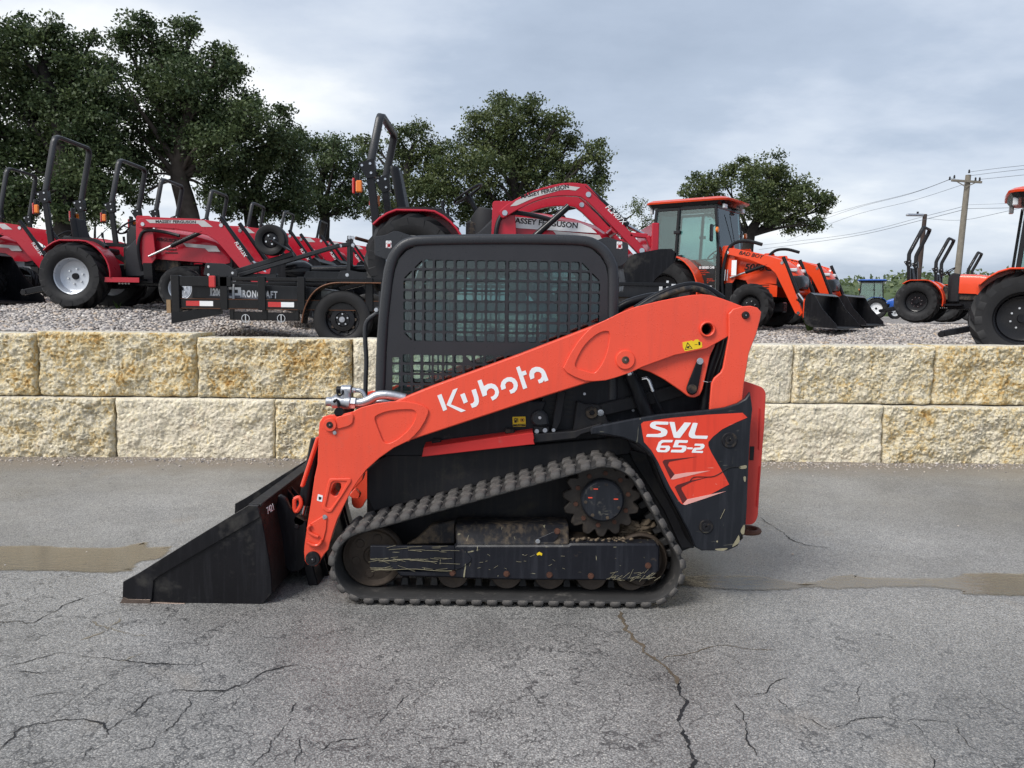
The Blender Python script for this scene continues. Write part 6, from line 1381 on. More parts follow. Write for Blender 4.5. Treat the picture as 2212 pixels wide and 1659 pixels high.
        for s in (-1, 1):
            y = s * hw
            plate('door_glass', [(.02, zt_ - .05), (.95, zt_ - .05), (1.07, 1.45), (1.09, .67), (.60, .67), (.47, 1.0), (-.03, 1.32)], y - .004, y + .004, GLASSLT, cf, org=(0, 0, 0))
            plate('quarter_glass', [(-.60, zt_ - .05), (-.04, zt_ - .05), (-.09, 1.34), (-.69, 1.36)], y - .004, y + .004, GLASSLT, cf, org=(0, 0, 0))
            for (hx_, hz_) in ((-.02, 1.92), (.06, 1.42)): mb = MB(); mb.box((hx_, s * (hw + .06), hz_), (.18, .06, .07)); mb.build('door_hinge_cover', DKPLAS, cf, org=(0, 0, 0), bevel=.012)
            mb = MB(); mb.tube([(1.02, s * hw, 2.05), (1.04, s * (hw + .14), 2.02), (1.02, s * (hw + .22), 1.98)], .010, 6); mb.build('mirror_arm', GLOSSBLK, cf, org=(0, 0, 0))
            mb = MB(); mb.box((1.0, s * (hw + .24), 1.86), (.05, .15, .34)); mb.build('mirror', GLOSSBLK, cf, org=(0, 0, 0), bevel=.02)
            mb = MB(); mb.tube([(1.05, s * hw, 1.78), (1.12, s * (hw + .18), 1.80), (1.12, s * (hw + .20), 1.86)], .009, 6); lm = mb.build('lamp_arm', GLOSSBLK, cf, org=(0, 0, 0))
            mb = MB(); mb.cyl((1.10, s * (hw + .20), 1.92), (1.16, s * (hw + .20), 1.92), .055, 14); mb.build('turn_lamp', AMBER, cf, org=(0, 0, 0), bevel=.01)
        mb = MB(); mb.add([(1.02, -hw + .04, zt_ - .05), (1.02, hw - .04, zt_ - .05), (1.14, hw - .04, 1.42), (1.14, -hw + .04, 1.42), (1.012, -hw + .04, zt_ - .05), (1.012, hw - .04, zt_ - .05), (1.132, hw - .04, 1.42), (1.132, -hw + .04, 1.42)], [(0, 1, 2, 3), (4, 7, 6, 5), (0, 3, 7, 4), (1, 5, 6, 2), (0, 4, 5, 1), (3, 2, 6, 7)]); mb.build('windscreen', GLASSLT, cf, org=(0, 0, 0))
        mb = MB(); mb.add([(-.66, -hw + .04, zt_ - .05), (-.66, hw - .04, zt_ - .05), (-.75, hw - .04, 1.36), (-.75, -hw + .04, 1.36), (-.652, -hw + .04, zt_ - .05), (-.652, hw - .04, zt_ - .05), (-.742, hw - .04, 1.36), (-.742, -hw + .04, 1.36)], [(0, 1, 2, 3), (4, 7, 6, 5), (0, 3, 7, 4), (1, 5, 6, 2), (0, 4, 5, 1), (3, 2, 6, 7)]); mb.build('rear_glass', GLASSLT, cf, org=(0, 0, 0))
        mb = MB(); mb.tube([(1.10, -.12, 2.30), (1.13, .18, 1.75)], .008, 6); mb.build('wiper', BLACK, cf, org=(0, 0, 0))
        def rsq(z, x0, x1, h_): return [(x0 + .10, -h_, z), (x1 - .12, -h_ * .96, z), (x1, -h_ * .78, z), (x1 + .03, 0, z), (x1, h_ * .78, z), (x1 - .12, h_ * .96, z), (x0 + .10, h_, z), (x0, h_ * .85, z), (x0 - .02, 0, z), (x0, -h_ * .85, z)]
        mb = MB(); mb.loft([rsq(zt_ + .02, -.86, 1.10, .72), rsq(zt_ + .10, -.92, 1.22, .78)]); lin = mb.build('roof_lining', GLOSSBLK, cf, org=(0, 0, 0), ang=30)
        mb = MB(); mb.loft([rsq(zt_ + .102, -.95, 1.30, .80), rsq(zt_ + .135, -.96, 1.32, .81), rsq(zt_ + .185, -.86, 1.16, .70), rsq(zt_ + .205, -.62, .8, .5)]); mb.build('roof', roofm or paint, cf, org=(0, 0, 0), ang=50)
        for s in (-1, 1):
            mb = MB(); mb.box((1.16, s * .56, zt_ - .01), (.07, .16, .09)); mb.build('work_lamp', CLEAR, cf, org=(0, 0, 0), bevel=.012)
            mb = MB(); mb.box((-.84, s * .60, zt_ - .02), (.08, .10, .12)); mb.build('work_lamp', CLEAR, cf, org=(0, 0, 0), bevel=.012)
        mb = MB(); mb.bb((-.55, -.6, .95), (-.10, .6, 1.15)); mb.build('cab_floor', DKPLAS, cf, org=(0, 0, 0), bevel=.03)
        if postertxt:
            ps = plate('poster', [(.56, .76), (1.04, .76), (1.04, 1.22), (.56, 1.22)], -hw - .0085, -hw - .0045, BLACKINK, cf, org=(0, 0, 0))
            text('lettering', '50 SERIES CAB', WHITE, ps, (.80, -hw - .010, 1.185), (1, 0, 0), (0, 0, 1), .066, org=(0, 0, 0), bold=.002)
            text('lettering', 'Standard Cab\nPremium Comfort\nHeated Seat', BBORANGE, ps, (.58, -hw - .010, 1.09), (1, 0, 0), (0, 0, 1), .04, org=(0, 0, 0), align='LEFT'); text('lettering', 'Panoramic\nSound System\nAir', BBORANGE, ps, (.82, -hw - .010, .92), (1, 0, 0), (0, 0, 1), .036, org=(0, 0, 0), align='LEFT')
            text('lettering', 'BAD BOY', WHITE, ps, (.86, -hw - .010, .80), (1, 0, 0), (0, 0, 1), .045, org=(0, 0, 0), bold=.002)
            for (x, z) in ((.64, .94), (.94, 1.12)): plate('poster_picture', fillet([(x - .07, z - .06), (x + .07, z - .06), (x + .07, z + .06), (x - .07, z + .06)], .01), -hw - .0100, -hw - .0080, IRONGREY, ps, org=(0, 0, 0))
    if cab: cf.scale = (.8, .86, 1); cf.location = (.2, 0, 0)
    for s in (-1, 1): mb = MB(); mb.bb((.60, s * .50, .48), (1.05, s * .86, .52)); mb.build('step', GLOSSBLK, t, org=(0, 0, 0))
    if ld:
        a = loader(t, S, paint, armtxt if lettering else None, BLACKINK, None)
        mb = MB(); mb.tube(spline([(1.18, -.50, .55), (1.16, -.56, .95), (1.22, -.54, 1.45), (1.35, -.50, 1.66), (1.6, -.46, 1.70), (1.9, -.44, 1.62)], 5), .035, 8); mb.build('hydraulic_hose', SEATM, t, org=(0, 0, 0))
        mb = MB(); mb.bb((1.36, -.60, 1.02), (1.46, -.59, 1.32)); mb.build('hang_tag', WHITE, t, org=(0, 0, 0))
        for k in range(3):
            mb = MB(); mb.cyl((1.16 + k * .05, -.56, .92), (1.17 + k * .05, -.56, 1.14), .016, 8); mb.build('hose_coupling', CHROME, t, org=(0, 0, 0))
    return t
# ---- the row of red tractors on the left, nearest first
AX = -6.85
row = [(12.75, 'silver-wheeled red tractor with tall roll bar, nearest of the red row'), (14.75, 'red tractor second from the front of the red row, empty black seat'), (16.5, 'red tractor third in the red row, in front of the leaning oak trunk'),
       (19.1, 'red tractor fourth in the red row, behind the rotary cutter tail wheel'), (22.0, 'red tractor fifth in the red row, roll bar below the dark oak crown'), (25.0, 'red tractor sixth in the red row, small roll bar against the trees'), (29.5, 'farthest red tractor at the end of the red row')]
for k, (yy_, lab) in enumerate(row):
    t = red_tractor(lab, (AX, yy_, lz(AX, yy_)), 0.0, ropsh=(2.66, 2.58, 2.44, 2.48, 2.44, 2.44, 2.44)[k], brot=-.2)
t = red_tractor('red tractor behind the row at the far left, only its roll bar rising', (-10.5, 17.2, lz(-10.5, 17.2)), 0.0, loader_on=False)
t = red_tractor('red tractor at the left edge, only its sloping loader arms in view', (-11.2, 14.6, lz(-11.2, 14.6) + .0), 0.0, brot=.1)
# ---- orange tractors
def heading(dx, dy): return math.atan2(dy, dx)
h_ = R(-37)
cab_tractor('orange tractor with green-glass cab and front loader, facing right', (3.62, 16.8, lz(3.62, 16.8)), h_, 'orange loader tractors')
cab_tractor('second orange loader tractor, without a cab, half hidden behind the cab tractor', (5.2, 19.1, lz(5.2, 19.1)), h_, 'orange loader tractors', cab=False)
bt = cab_tractor('large orange cab tractor cut off by the right edge, big black rear tyre', (7.48, 11.43, 1.02), R(-30), 'orange loader tractors', ld=False, postertxt=False, S=dict(CAB_S, rr=.62))
for ch in bt.children:
    if ch.name.startswith(('cab_frame', 'seat', 'steering', 'dashboard')): ch.location.x += .30
    if ch.name.startswith('cab_frame'): ch.scale.z = .94
for (x, y, rz, rh, lab) in ((11.6, 22.0, R(-38), 2.62, 'open orange tractor with bent roll bar and orange fender, nearest of its three'), (14.0, 25.0, R(-38), 2.62, 'middle one of the three orange roll-bar tractors'), (17.2, 28.7, R(-38), 2.5, 'farthest orange roll-bar tractor, beside the big cab tractor')):
    orange_compact(lab, (x, y, lz(x, y) + .06), rz, ropsh=rh)
# ---- far blue tractors
BL = dict(CAB_S); BL.update(lhw=.52)
for (x, y, lab) in ((24.4, 52, 'far blue tractor with pale wheels, left one of the blue pair'), (28.2, 53, 'far blue tractor behind the orange one, right one of the blue pair')):
    cab_tractor(lab, (x, y, lz(x, y)), R(155), 'blue tractors far away', ld=False, lettering=False, paint=BLUE, rimm=WHITE, postertxt=False)
# ================================================================== trailer with implements and a red tractor on it
TZ = 1.15; TYN, TYF = 9.30, 11.15
tl_root = P('d', 741, 690, 9.45); TR0 = Vector((tl_root.x, 10.2, TZ)); setorg(TR0)
trl = empty('utility_trailer', TR0); tag(trl, 'long black utility trailer with rail sides parked behind the wall', 'trailer')
def tx(z, x, y, Y=TYN): return P(z, x, y, Y)
zr = tx('2', 900, 988).z; zb = tx('2', 900, 1225).z; xl = tx('2', 765, 1100).x; xr_ = tx('d', 1450, 640).x; xe = tx('2', 285, 1100, 9.35).x
rail = MB(); rail.bb((xe, TYN, zr - .025), (xr_, TYN + .05, zr + .02)); tr_rail = rail.build('top_rail', TRAILBLK, trl, bevel=.006)
o = tr_rail.copy(); COL.objects.link(o); o.parent = trl; o.location = (0, TYF - TYN, 0)
fbm = MB(); fbm.bb((xe, TYN, zb - .04), (xr_, TYN + .06, zb + .075)); fb = fbm.build('frame_rail', TRAILBLK, trl, bevel=.006)
e = MB(); e.bb((xe + .04, TYN - .003, zb + .072), (xr_, TYN + .004, zb + .080)); e.bb((xe + .04, TYN - .003, zb - .042), (xr_, TYN + .004, zb - .034)); e.build('worn_edge', BROWNEDGE, fb)
o = fb.copy(); COL.objects.link(o); o.parent = trl; o.location = (0, TYF - TYN, 0)
for px in (735, 1065, 1408, 2000, 2300):
    q = tx('2', px, 1100); m_ = MB(); m_.bb((q.x - .045, TYN - .02, zb - .05), (q.x + .045, TYN + .04, zr + .03)); m_.build('stake_post', TRAILBLK, trl, bevel=.005)
n_pl = 9
for k in range(n_pl):
    y0 = TYN + .06 + (TYF - TYN - .12) * k / n_pl; m_ = MB(); m_.bb((xe + .02, y0 + .004, zb - .035), (xr_ - .02, y0 + (TYF - TYN - .12) / n_pl - .004, zb + .01)); m_.build('deck_plank', WOODM, trl)
# reflective tape
for (x0, x1, yv) in ((405, 640, 1245), (1118, 1345, 1232)):
    a = tx('2', x0, yv, TYN - .004); c = tx('2', x1, yv, TYN - .004); md = (a.x + c.x) / 2; zc = zb + .02
    m_ = MB(); m_.bb((a.x, TYN - .004, zc - .03), (md, TYN - .001, zc + .03)); m_.build('reflector_red', TAILRED, fb); m_ = MB(); m_.bb((md, TYN - .004, zc - .03), (c.x, TYN - .001, zc + .03)); m_.build('reflector_white', WHITE, fb)
# gate frame at the left end
g_ = MB(); xg0 = tx('2', 280, 1100).x; xg1 = tx('2', 440, 1100).x
g_.bb((xg0, TYN - .03, zb - .28 + .12), (xg0 + .10, TYN + .06, zr + .03)); g_.bb((xg0 + .10, TYN - .02, zr - .10), (xg1 + .5, TYN + .04, zr + .02))
gt = g_.build('tail_gate_post', TRAILBLK, trl, bevel=.006)
m_ = MB(); m_.bb((xg0 - .06, TYN - .02, zb - .10), (xg0 - .01, TYN + .12, zb + .06)); m_.build('timber_block', WOODM, trl)
m_ = MB(); a = tx('2', 290, 1300); b = tx('2', 700, 1255); m_.add([(a.x, TYN - .05, a.z + .02), (b.x, TYN + .02, b.z + .03), (b.x, TYN + .02, b.z - .06), (a.x, TYN - .05, a.z - .11), (a.x, TYN + .02, a.z + .02), (b.x, TYN + .08, b.z + .03), (b.x, TYN + .08, b.z - .06), (a.x, TYN + .02, a.z - .11)], [(0, 1, 2, 3), (4, 7, 6, 5), (0, 4, 5, 1), (1, 5, 6, 2), (2, 6, 7, 3), (3, 7, 4, 0)]); m_.build('dovetail_rail', TRAILBLK, trl)
m_ = MB(); q = tx('2', 655, 1005); m_.box(q, (.06, .07, .12)); m_.build('lamp_box', TRAILBLK, trl, bevel=.01); m_ = MB(); q = tx('2', 632, 1015, TYN - .05); m_.box(q, (.08, .03, .14)); m_.build('tail_lamp', TAILRED, trl, bevel=.01)
# ramp slots under the deck
rm = MB(); a = tx('2', 780, 1300); b = tx('2', 1385, 1350); rm.bb((a.x, TYN + .02, b.z - .01), (b.x, TYN + .05, b.z + .09)); rm.bb((a.x, TYN + .01, a.z + .11), (a.x + .05, TYN + .06, b.z)); rm.bb((b.x - .05, TYN + .01, a.z + .11), (b.x, TYN + .06, b.z)); c = tx('2', 1085, 1300); rm.bb((c.x - .03, TYN + .01, a.z + .11), (c.x + .03, TYN + .06, b.z)); rk = rm.build('ramp_rack', TRAILBLK, trl, bevel=.004)
for px in (922, 1232):
    q = tx('2', px, 1335, TYN); r_ = MB(); r_.lathe([(.042, -.004), (.050, -.004), (.050, .004), (.042, .004)], (q.x, TYN + .005, q.z), 'y', 24); r_.bb((q.x - .006, TYN, q.z - .045), (q.x + .006, TYN + .012, q.z + .045)); r_.build('lynch_pin', CHROME, rk)
# wheels and mudguards
def trailer_wheel(cx, yy_, side):
    r_ = .355; me = tyre_mesh(r_, .21, 44, 1, .01, .56, False); o = mobj('wheel', me, TYRE, trl); o.location = (cx - TR0.x, yy_ - TR0.y, r_ + .005); o.rotation_euler = (0, 0, 0 if side < 0 else math.pi)
    ri = r_ * .56; m_ = MB(); m_.lathe([(ri + .01, -.085), (ri, -.075), (ri - .012, -.03), (ri * .80, -.02), (ri * .72, -.045), (ri * .45, -.05), (ri * .40, -.035), (.02, -.035), (.02, .05), (ri + .01, .07)], (0, 0, 0), 'y', 36); rim_ = m_.build('rim', GLOSSBLK, o, org=(0, 0, 0), ang=30)
    for k in range(10):
        a = 2 * math.pi * k / 10; d = MB(); d.cyl((ri * .76 * math.cos(a), -.028, ri * .76 * math.sin(a)), (ri * .76 * math.cos(a), -.039, ri * .76 * math.sin(a)), .018, 12); d.build('rim_hole', BLACKINK if k % 3 else IRON, rim_, org=(0, 0, 0))
    for k in range(5):
        a = 2 * math.pi * k / 5 + .3; d = MB(); d.cyl((ri * .33 * math.cos(a), -.03, ri * .33 * math.sin(a)), (ri * .33 * math.cos(a), -.065, ri * .33 * math.sin(a)), .011, 6); d.build('wheel_nut', CHROME, rim_, org=(0, 0, 0))
    d = MB(); d.cyl((0, -.03, 0), (0, -.085, 0), .034, 16); d.cyl((0, -.08, 0), (0, -.092, 0), .018, 12); d.build('hub', CASTAL, rim_, org=(0, 0, 0))
x1_ = tx('2', 1775, 1345, 9.36).x
xa2 = P('A', 1500, 300, 9.36).x
for cx in (x1_, x1_ + .92, xa2): trailer_wheel(cx, TYN + .06, -1); trailer_wheel(cx, TYF - .06, 1)
def mudguard(pts_, name='mudguard'):
    m_ = MB(); t = .012; v = []; n_ = len(pts_)
    for (x, z) in pts_: v += [(x, TYN - .10, z), (x, TYN + .16, z), (x, TYN + .16, z - t), (x, TYN - .10, z - t)]
    f = [(k * 4 + j, k * 4 + (j + 1) % 4, (k + 1) * 4 + (j + 1) % 4, (k + 1) * 4 + j) for k in range(n_ - 1) for j in range(4)] + [(3, 2, 1, 0), ((n_ - 1) * 4, (n_ - 1) * 4 + 1, (n_ - 1) * 4 + 2, (n_ - 1) * 4 + 3)]
    m_.add(v, f); g = m_.build(name, TRAILBLK, trl)
    e_ = MB(); e_.tube([(x, TYN - .10, z - .006) for x, z in pts_], .009, 8); e_.build('rolled_edge', BROWNEDGE, g); 
lft = [xz(tx('2', x, y, TYN - .1)) for x, y in [(1412, 1370), (1425, 1290), (1455, 1200), (1510, 1110), (1590, 1050), (1700, 1022), (1850, 1020)]]; zt2 = lft[-1][1]
mudguard(spline(lft, 4)[:-1] + [lft[-1], (x1_ + .95, zt2), (x1_ + 1.16, zt2 - .08), (x1_ + 1.30, zt2 - .28)])
ar = [xz(P('A', x, y, TYN - .1)) for x, y in [(960, 300), (1060, 205), (1180, 130), (1300, 82), (1420, 54), (1520, 50), (1620, 84), (1720, 150), (1790, 240)]]
mudguard(spline(ar, 4))
# jack, tongue
m_ = MB(); m_.bar((xr_, 10.0, zb), (xr_ + .6, 10.22, zb), .08, .12); m_.bar((xr_, 10.44, zb), (xr_ + .6, 10.22, zb), .08, .12); m_.build('drawbar', TRAILBLK, trl)

# ---- rotary cutter lying on the trailer (separate thing)
IC0 = Vector((tx('2', 1000, 1250).x, 9.9, zb + .01)); setorg(IC0)
ic = empty('rotary_cutter', IC0); tag(ic, 'charcoal rotary cutter with tail wheel lying on the trailer', 'rotary cutter')
YC = 9.42
deck = MB(); pd_ = tr('2', [(455, 1155), (455, 1022), (700, 1030), (1480, 1060), (1580, 1080), (1580, 1215), (900, 1190)], YC); deck.prism(fillet(pd_, .015), YC, 10.9); dk = deck.build('cutter_deck', IRONGREY, ic, bevel=.01)
plate('deck_end', fillet(tr('2', [(555, 960), (575, 850), (740, 858), (855, 930), (850, 972)], YC + .02), .02), YC + .02, YC + .035, IRONGREY, ic, .003)
for (x, y) in ((600, 885), (600, 955), (810, 940)): hexbolt(xz(P('2', x, y, YC + .02)), .012, YC + .02, CHROME, ic)
gg = plate('grey_band', tr('2', [(640, 1100), (1170, 1150), (1120, 1175), (600, 1140)], YC - .002), YC - .003, YC + .001, mat('slate vinyl', (.12, .13, .16), .4), dk)
text('lettering', '1206', WHITE, dk, P('2', 660, 1110, YC - .005), (1, 0, -.02), (0, 0, 1), .115, bold=.006, sx=.62)
text('lettering', 'IRONCRAFT', WHITE, dk, P('2', 1037, 1128, YC - .005), (1, 0, -.02), (0, 0, 1), .115, bold=.004, sx=.62, space=1.2)
def ic_logo(c, s, Y, parent):
    x, z = c; T_ = lambda p: [(x + s * a, z + s * b) for a, b in p]
    plate('logo', T_([(-.5, .35), (-.5, -.35), (-.1, -.35), (-.1, -.2), (-.3, -.2), (-.3, .2), (-.1, .2), (-.1, .35)]), Y - .002, Y + .001, WHITE, parent)
    plate('logo', T_([(.5, .35), (.1, .35), (.1, .2), (.3, .2), (.3, -.02), (.1, -.02), (.1, -.17), (.5, -.17)]), Y - .002, Y + .001, WHITE, parent); plate('logo', T_([(-.07, .55), (.07, .55), (.07, -.55), (-.07, -.55)]), Y - .002, Y + .001, WHITE, parent)
ic_logo(xz(P('2', 815, 1112, YC - .004)), .19, YC - .004, dk)
def bb2(name, p, q, w, h, Y, m=IRONGREY):
    m_ = MB(); m_.bar(P('2', *p, Y), P('2', *q, Y), w, h, (0, 1, 0)); return m_.build(name, m, ic, bevel=.006)
bb2('tail_boom', (845, 930), (1340, 775), .06, .10, 9.7); bb2('brace', (870, 960), (1740, 700), .05, .07, 9.6); bb2('brace', (870, 965), (1200, 965), .05, .08, 9.65)
bb2('mast', (1835, 620), (1830, 980), .05, .15, 9.7); bb2('mast_arm', (1740, 702), (1830, 690), .05, .06, 9.65)
bb2('beam', (1440, 960), (1990, 970), .10, .12, 9.8); plate('hitch_plate', fillet(tr('2', [(1715, 1000), (1745, 920), (1830, 915), (1980, 945), (1990, 1000)], 9.58), .015), 9.58, 9.61, IRONGREY, ic, .003)
for (x, y) in ((1850, 628), (1820, 628), (1850, 695), (1740, 702), (1806, 957)): hexbolt(xz(P('2', x, y, 9.57)), .016, 9.58 if y > 900 else 9.62, CHROME, ic)
m_ = MB(); m_.cyl(P('2', 1880, 635, 9.7), P('2', 2080, 690, 9.9), .022, 10); m_.build('top_link', RUST, ic)
gb = MB(); gb.lathe([(0, 0), (.11, 0), (.13, .1), (.13, .22), (.09, .30), (0, .30)], P('2', 1290, 925, 9.85), 'x', 20, False); gb.build('gearbox', GLOSSBLK, ic); m_ = MB(); m_.cyl(P('2', 1420, 915, 9.85), P('2', 1985, 905, 9.85), .05, 14); m_.cyl(P('2', 1400, 910, 9.85), P('2', 1440, 912, 9.85), .09, 16, .06); m_.build('drive_shaft', GLOSSBLK, ic)
# tail wheel
c = P('2', 1150, 655, 9.62); r_ = 135 * .24802 * 9.62 / FPX
o = mobj('tail_wheel', tyre_mesh(r_, .16, 36, 1, .006, .52, False), TYRE, ic); o.location = c - IC0
m_ = MB(); m_.lathe([(r_ * .53, -.06), (r_ * .48, -.03), (r_ * .30, -.045), (.02, -.045), (.02, .04), (r_ * .53, .05)], (0, 0, 0), 'y', 30); rm_ = m_.build('rim', GLOSSBLK, o, org=(0, 0, 0), ang=30)
for k in range(4):
    a = k * math.pi / 2 + .4; d = MB(); d.cyl((.055 * math.cos(a), -.04, .055 * math.sin(a)), (.055 * math.cos(a), -.062, .055 * math.sin(a)), .012, 6); d.build('wheel_nut', CHROME, rm_, org=(0, 0, 0))
m_ = MB(); m_.bar(P('2', 1140, 640, 9.50), P('2', 1310, 745, 9.52), .02, .10, (0, 1, 0)); m_.cyl(P('2', 1136, 650, 9.50), P('2', 1136, 650, 9.75), .018, 10); m_.build('wheel_fork', IRONGREY, ic, bevel=.006)

# second implement at the far end of the trailer
I2 = Vector((P('G', 650, 800, 9.6).x, 9.9, zb + .01)); setorg(I2)
i2 = empty('box_implement', I2); tag(i2, 'charcoal implement box with white logo beside the red tractor bucket', 'implement')
d2 = MB(); d2.prism(fillet(tr('G', [(280, 900), (280, 820), (340, 820), (350, 745), (380, 720), (1040, 712), (1060, 900)], 9.45), .02), 9.45, 10.6); dd = d2.build('implement_body', IRONGREY, i2, bevel=.012)
disc('bolt_hole', xz(P('G', 667, 747, 9.448)), .014, 9.447, 9.455, BLACKINK, i2, 14)
ic_logo(xz(P('G', 920, 800, 9.446)), .20, 9.446, dd)

# ---- red tractor standing on the trailer
setorg((0, 0, 0))
big = red_tractor('large red tractor with raised loader arms riding on the black trailer', (-1.25, 10.35, zb + .01), 0.0, None, True, True, R(13), -1.35, 1.13, 2.10, zh=1.50, lpz=1.06, ls=.73, name='loader_tractor')
for ch in big.children:
    n0 = ch.name.split('.')[0]
    if n0 in ('hood', 'dashboard', 'console_side', 'hydraulic_hose'): ch.location.z -= .17
    if n0 == 'seat': ch.location.z += .16
# ---- black bucket resting on the gravel at the far left
setorg((0, 0, 0)); bz = lz(-8.6, 13.6)
br_ = empty('loader_bucket', (-9.35, 13.4, bz)); tag(br_, 'empty black loader bucket on the gravel behind the nearest red tractor wheel', 'bucket')
bucket_part(br_, .0, .36, 0.0, 1.5, 1.05, name='bucket_shell')
# ================================================================== trees
setorg((0, 0, 0))
def leaf_mesh(name, pts, sizes, tones, seed):
    g = np.random.default_rng(seed); n = len(pts)
    nrm = g.normal(0, 1, (n, 3)) + np.array([0, 0, .7]); nrm /= np.linalg.norm(nrm, axis=1)[:, None]
    u = np.cross(nrm, g.normal(0, 1, (n, 3))); u /= np.linalg.norm(u, axis=1)[:, None]; w = np.cross(nrm, u)
    s = np.asarray(sizes)[:, None]; bend = nrm * s * .22
    v = np.stack([pts - u * s, pts - w * s * .55 + bend * g.uniform(-1, 1, (n, 1)), pts + u * s, pts + w * s * .55 + bend * g.uniform(-1, 1, (n, 1))], 1).reshape(-1, 3)
    me = bpy.data.meshes.new(name); me.vertices.add(n * 4); me.vertices.foreach_set('co', v.reshape(-1))
    me.loops.add(n * 4); me.loops.foreach_set('vertex_index', np.arange(n * 4)); me.polygons.add(n)
    me.polygons.foreach_set('loop_start', np.arange(0, n * 4, 4)); me.polygons.foreach_set('loop_total', np.full(n, 4))
    at = me.attributes.new('tone', 'FLOAT', 'POINT'); at.data.foreach_set('value', np.repeat(np.clip(tones, 0, 1), 4))
    me.update(calc_edges=True); return me
def crown(blobs, Y, k, leaf, seed, depth=1.0):
    g = np.random.default_rng(seed); P_, S_, T_ = [], [], []; cents = []
    for (x, y, r) in blobs:
        c = P('d', x, y, Y); Rm = r * Y / FPX; c = Vector((c.x, c.y + g.uniform(-1, 1) * Rm * 1.2 * depth, c.z)); cents.append((c, Rm))
        ncl = max(7, int(r * .8)); per = max(14, int(k * r * r / ncl))
        d = g.normal(0, 1, (ncl, 3)); d /= np.linalg.norm(d, axis=1)[:, None]; rad_ = g.uniform(.05, 1.0, (ncl, 1)) ** .45
        cc = np.array(c) + d * rad_ * Rm * np.array([1.0, depth, .88])
        for q in cc:
            sg = Rm * g.uniform(.10, .20) + .05; m = int(per * g.uniform(.5, 1.5)); p = q + g.normal(0, 1, (m, 3)) * sg * np.array([1.15, 1.15, .75])
            P_.append(p); S_.append(g.uniform(.55, 1.25, m) * leaf); T_.append(np.clip(g.normal(.45, .22) + g.normal(0, .12, m), 0, 1))
    return np.concatenate(P_), np.concatenate(S_), np.concatenate(T_), cents
def tree(label, blobs, Y, trunk, tr0, leafm, barkm, seed, k=1.0, leaf=.068, cat='tree', name='oak_tree'):
    base = P('d', trunk[0][0], trunk[0][1], Y); gz = min(base.z, lz(base.x, Y)); root = empty(name, (base.x, Y, gz)); tag(root, label, cat, 'oak trees behind the lot')
    pts, sz_, tn, cents = crown(blobs, Y, k, leaf, seed)
    off = np.array((base.x, Y, gz)); mobj('crown', leaf_mesh('crown', pts - off, sz_, tn, seed), leafm, root)
    g = random.Random(seed); mb = MB(); tp = [Vector((base.x, Y, gz - .1))] + [P('d', x, y, Y) for x, y in trunk]
    sp = [Vector(q) for q in spline([tuple(q) for q in tp], 5)]; n_ = len(sp); mb.tube(sp, [tr0 * (1.25 if i == 0 else 1) * (1 - .62 * i / n_) for i in range(n_)], 12)
    tk = mb.build('trunk', barkm, root, org=(base.x, Y, gz), ang=80)
    for i, (c, Rm) in enumerate(cents):
        # limbs leave the trunk below the clump they carry
        up_ = sp[int(len(sp) * .42):]; cand = [q for q in up_ if q.z < c.z - .1] or [up_[0]]
        s0 = min(cand, key=lambda q: (q - c).length + abs(q.z - (sp[0].z + (c.z - sp[0].z) * .55)) * .8)
        midp = s0.lerp(c, .5) + Vector((g.uniform(-.3, .3), g.uniform(-.3, .3), g.uniform(-.1, .35))) * Rm * 1.2
        r0 = min(tr0 * .42, .035 + .028 * (c - s0).length); lm = MB(); pp = spline([tuple(s0), tuple(midp), tuple(c)], 6); lm.tube(pp, [r0 * (1 - .85 * j / (len(pp) - 1)) for j in range(len(pp))], 7)
        for q in range(4):
            e = c + Vector((g.gauss(0, 1), g.gauss(0, 1), g.gauss(.3, .8))).normalized() * Rm * g.uniform(.6, 1.05); st_ = Vector(pp[int(len(pp) * g.uniform(.55, .95))]); lm.tube(spline([tuple(st_), tuple(st_.lerp(e, .5) + Vector((g.uniform(-.15, .15), 0, .1))), tuple(e)], 3), [r0 * .30, r0 * .27, r0 * .24, r0 * .2, r0 * .15, r0 * .1, r0 * .06], 5)
        lm.build('limb', barkm, root, org=(base.x, Y, gz), ang=80)
    return root
tree('tall dark oak at the left edge of the photograph', [(20, 110, 62), (60, 170, 75), (-30, 190, 80), (100, 95, 40), (150, 125, 50), (192, 78, 20), (60, 62, 26), (130, 62, 22), (205, 190, 62), (120, 250, 75), (30, 285, 75), (205, 285, 62), (-20, 350, 60), (90, 350, 66), (50, 425, 50), (185, 375, 56), (5, 420, 46), (235, 335, 42), (-60, 270, 70), (110, 420, 40), (180, 440, 40), (222, 415, 40), (258, 398, 34), (150, 468, 30), (60, 470, 35), (0, 470, 35), (240, 455, 24), (-40, 430, 40)],
     25, [(140, 520), (138, 450), (146, 390), (135, 320), (115, 220), (90, 140)], .36, LEAF, BARKD, 11)
tree('tallest oak, with a leaning bare grey trunk above the third tractor', [(312, 72, 36), (278, 98, 32), (352, 112, 40), (402, 74, 30), (422, 58, 17), (390, 122, 44), (330, 160, 54), (450, 142, 44), (482, 122, 30), (512, 165, 30), (420, 200, 68), (340, 240, 68), (485, 228, 58), (268, 250, 48), (532, 208, 22), (552, 268, 52), (420, 288, 72), (332, 318, 54), (500, 318, 62), (262, 328, 44), (592, 300, 40), (462, 372, 46), (300, 380, 34), (252, 160, 30), (540, 340, 46), (470, 425, 34), (300, 430, 22)],
     27, [(412, 500), (402, 440), (388, 385), (392, 330), (408, 260), (415, 190), (400, 120)], .40, LEAF, BARK, 12)
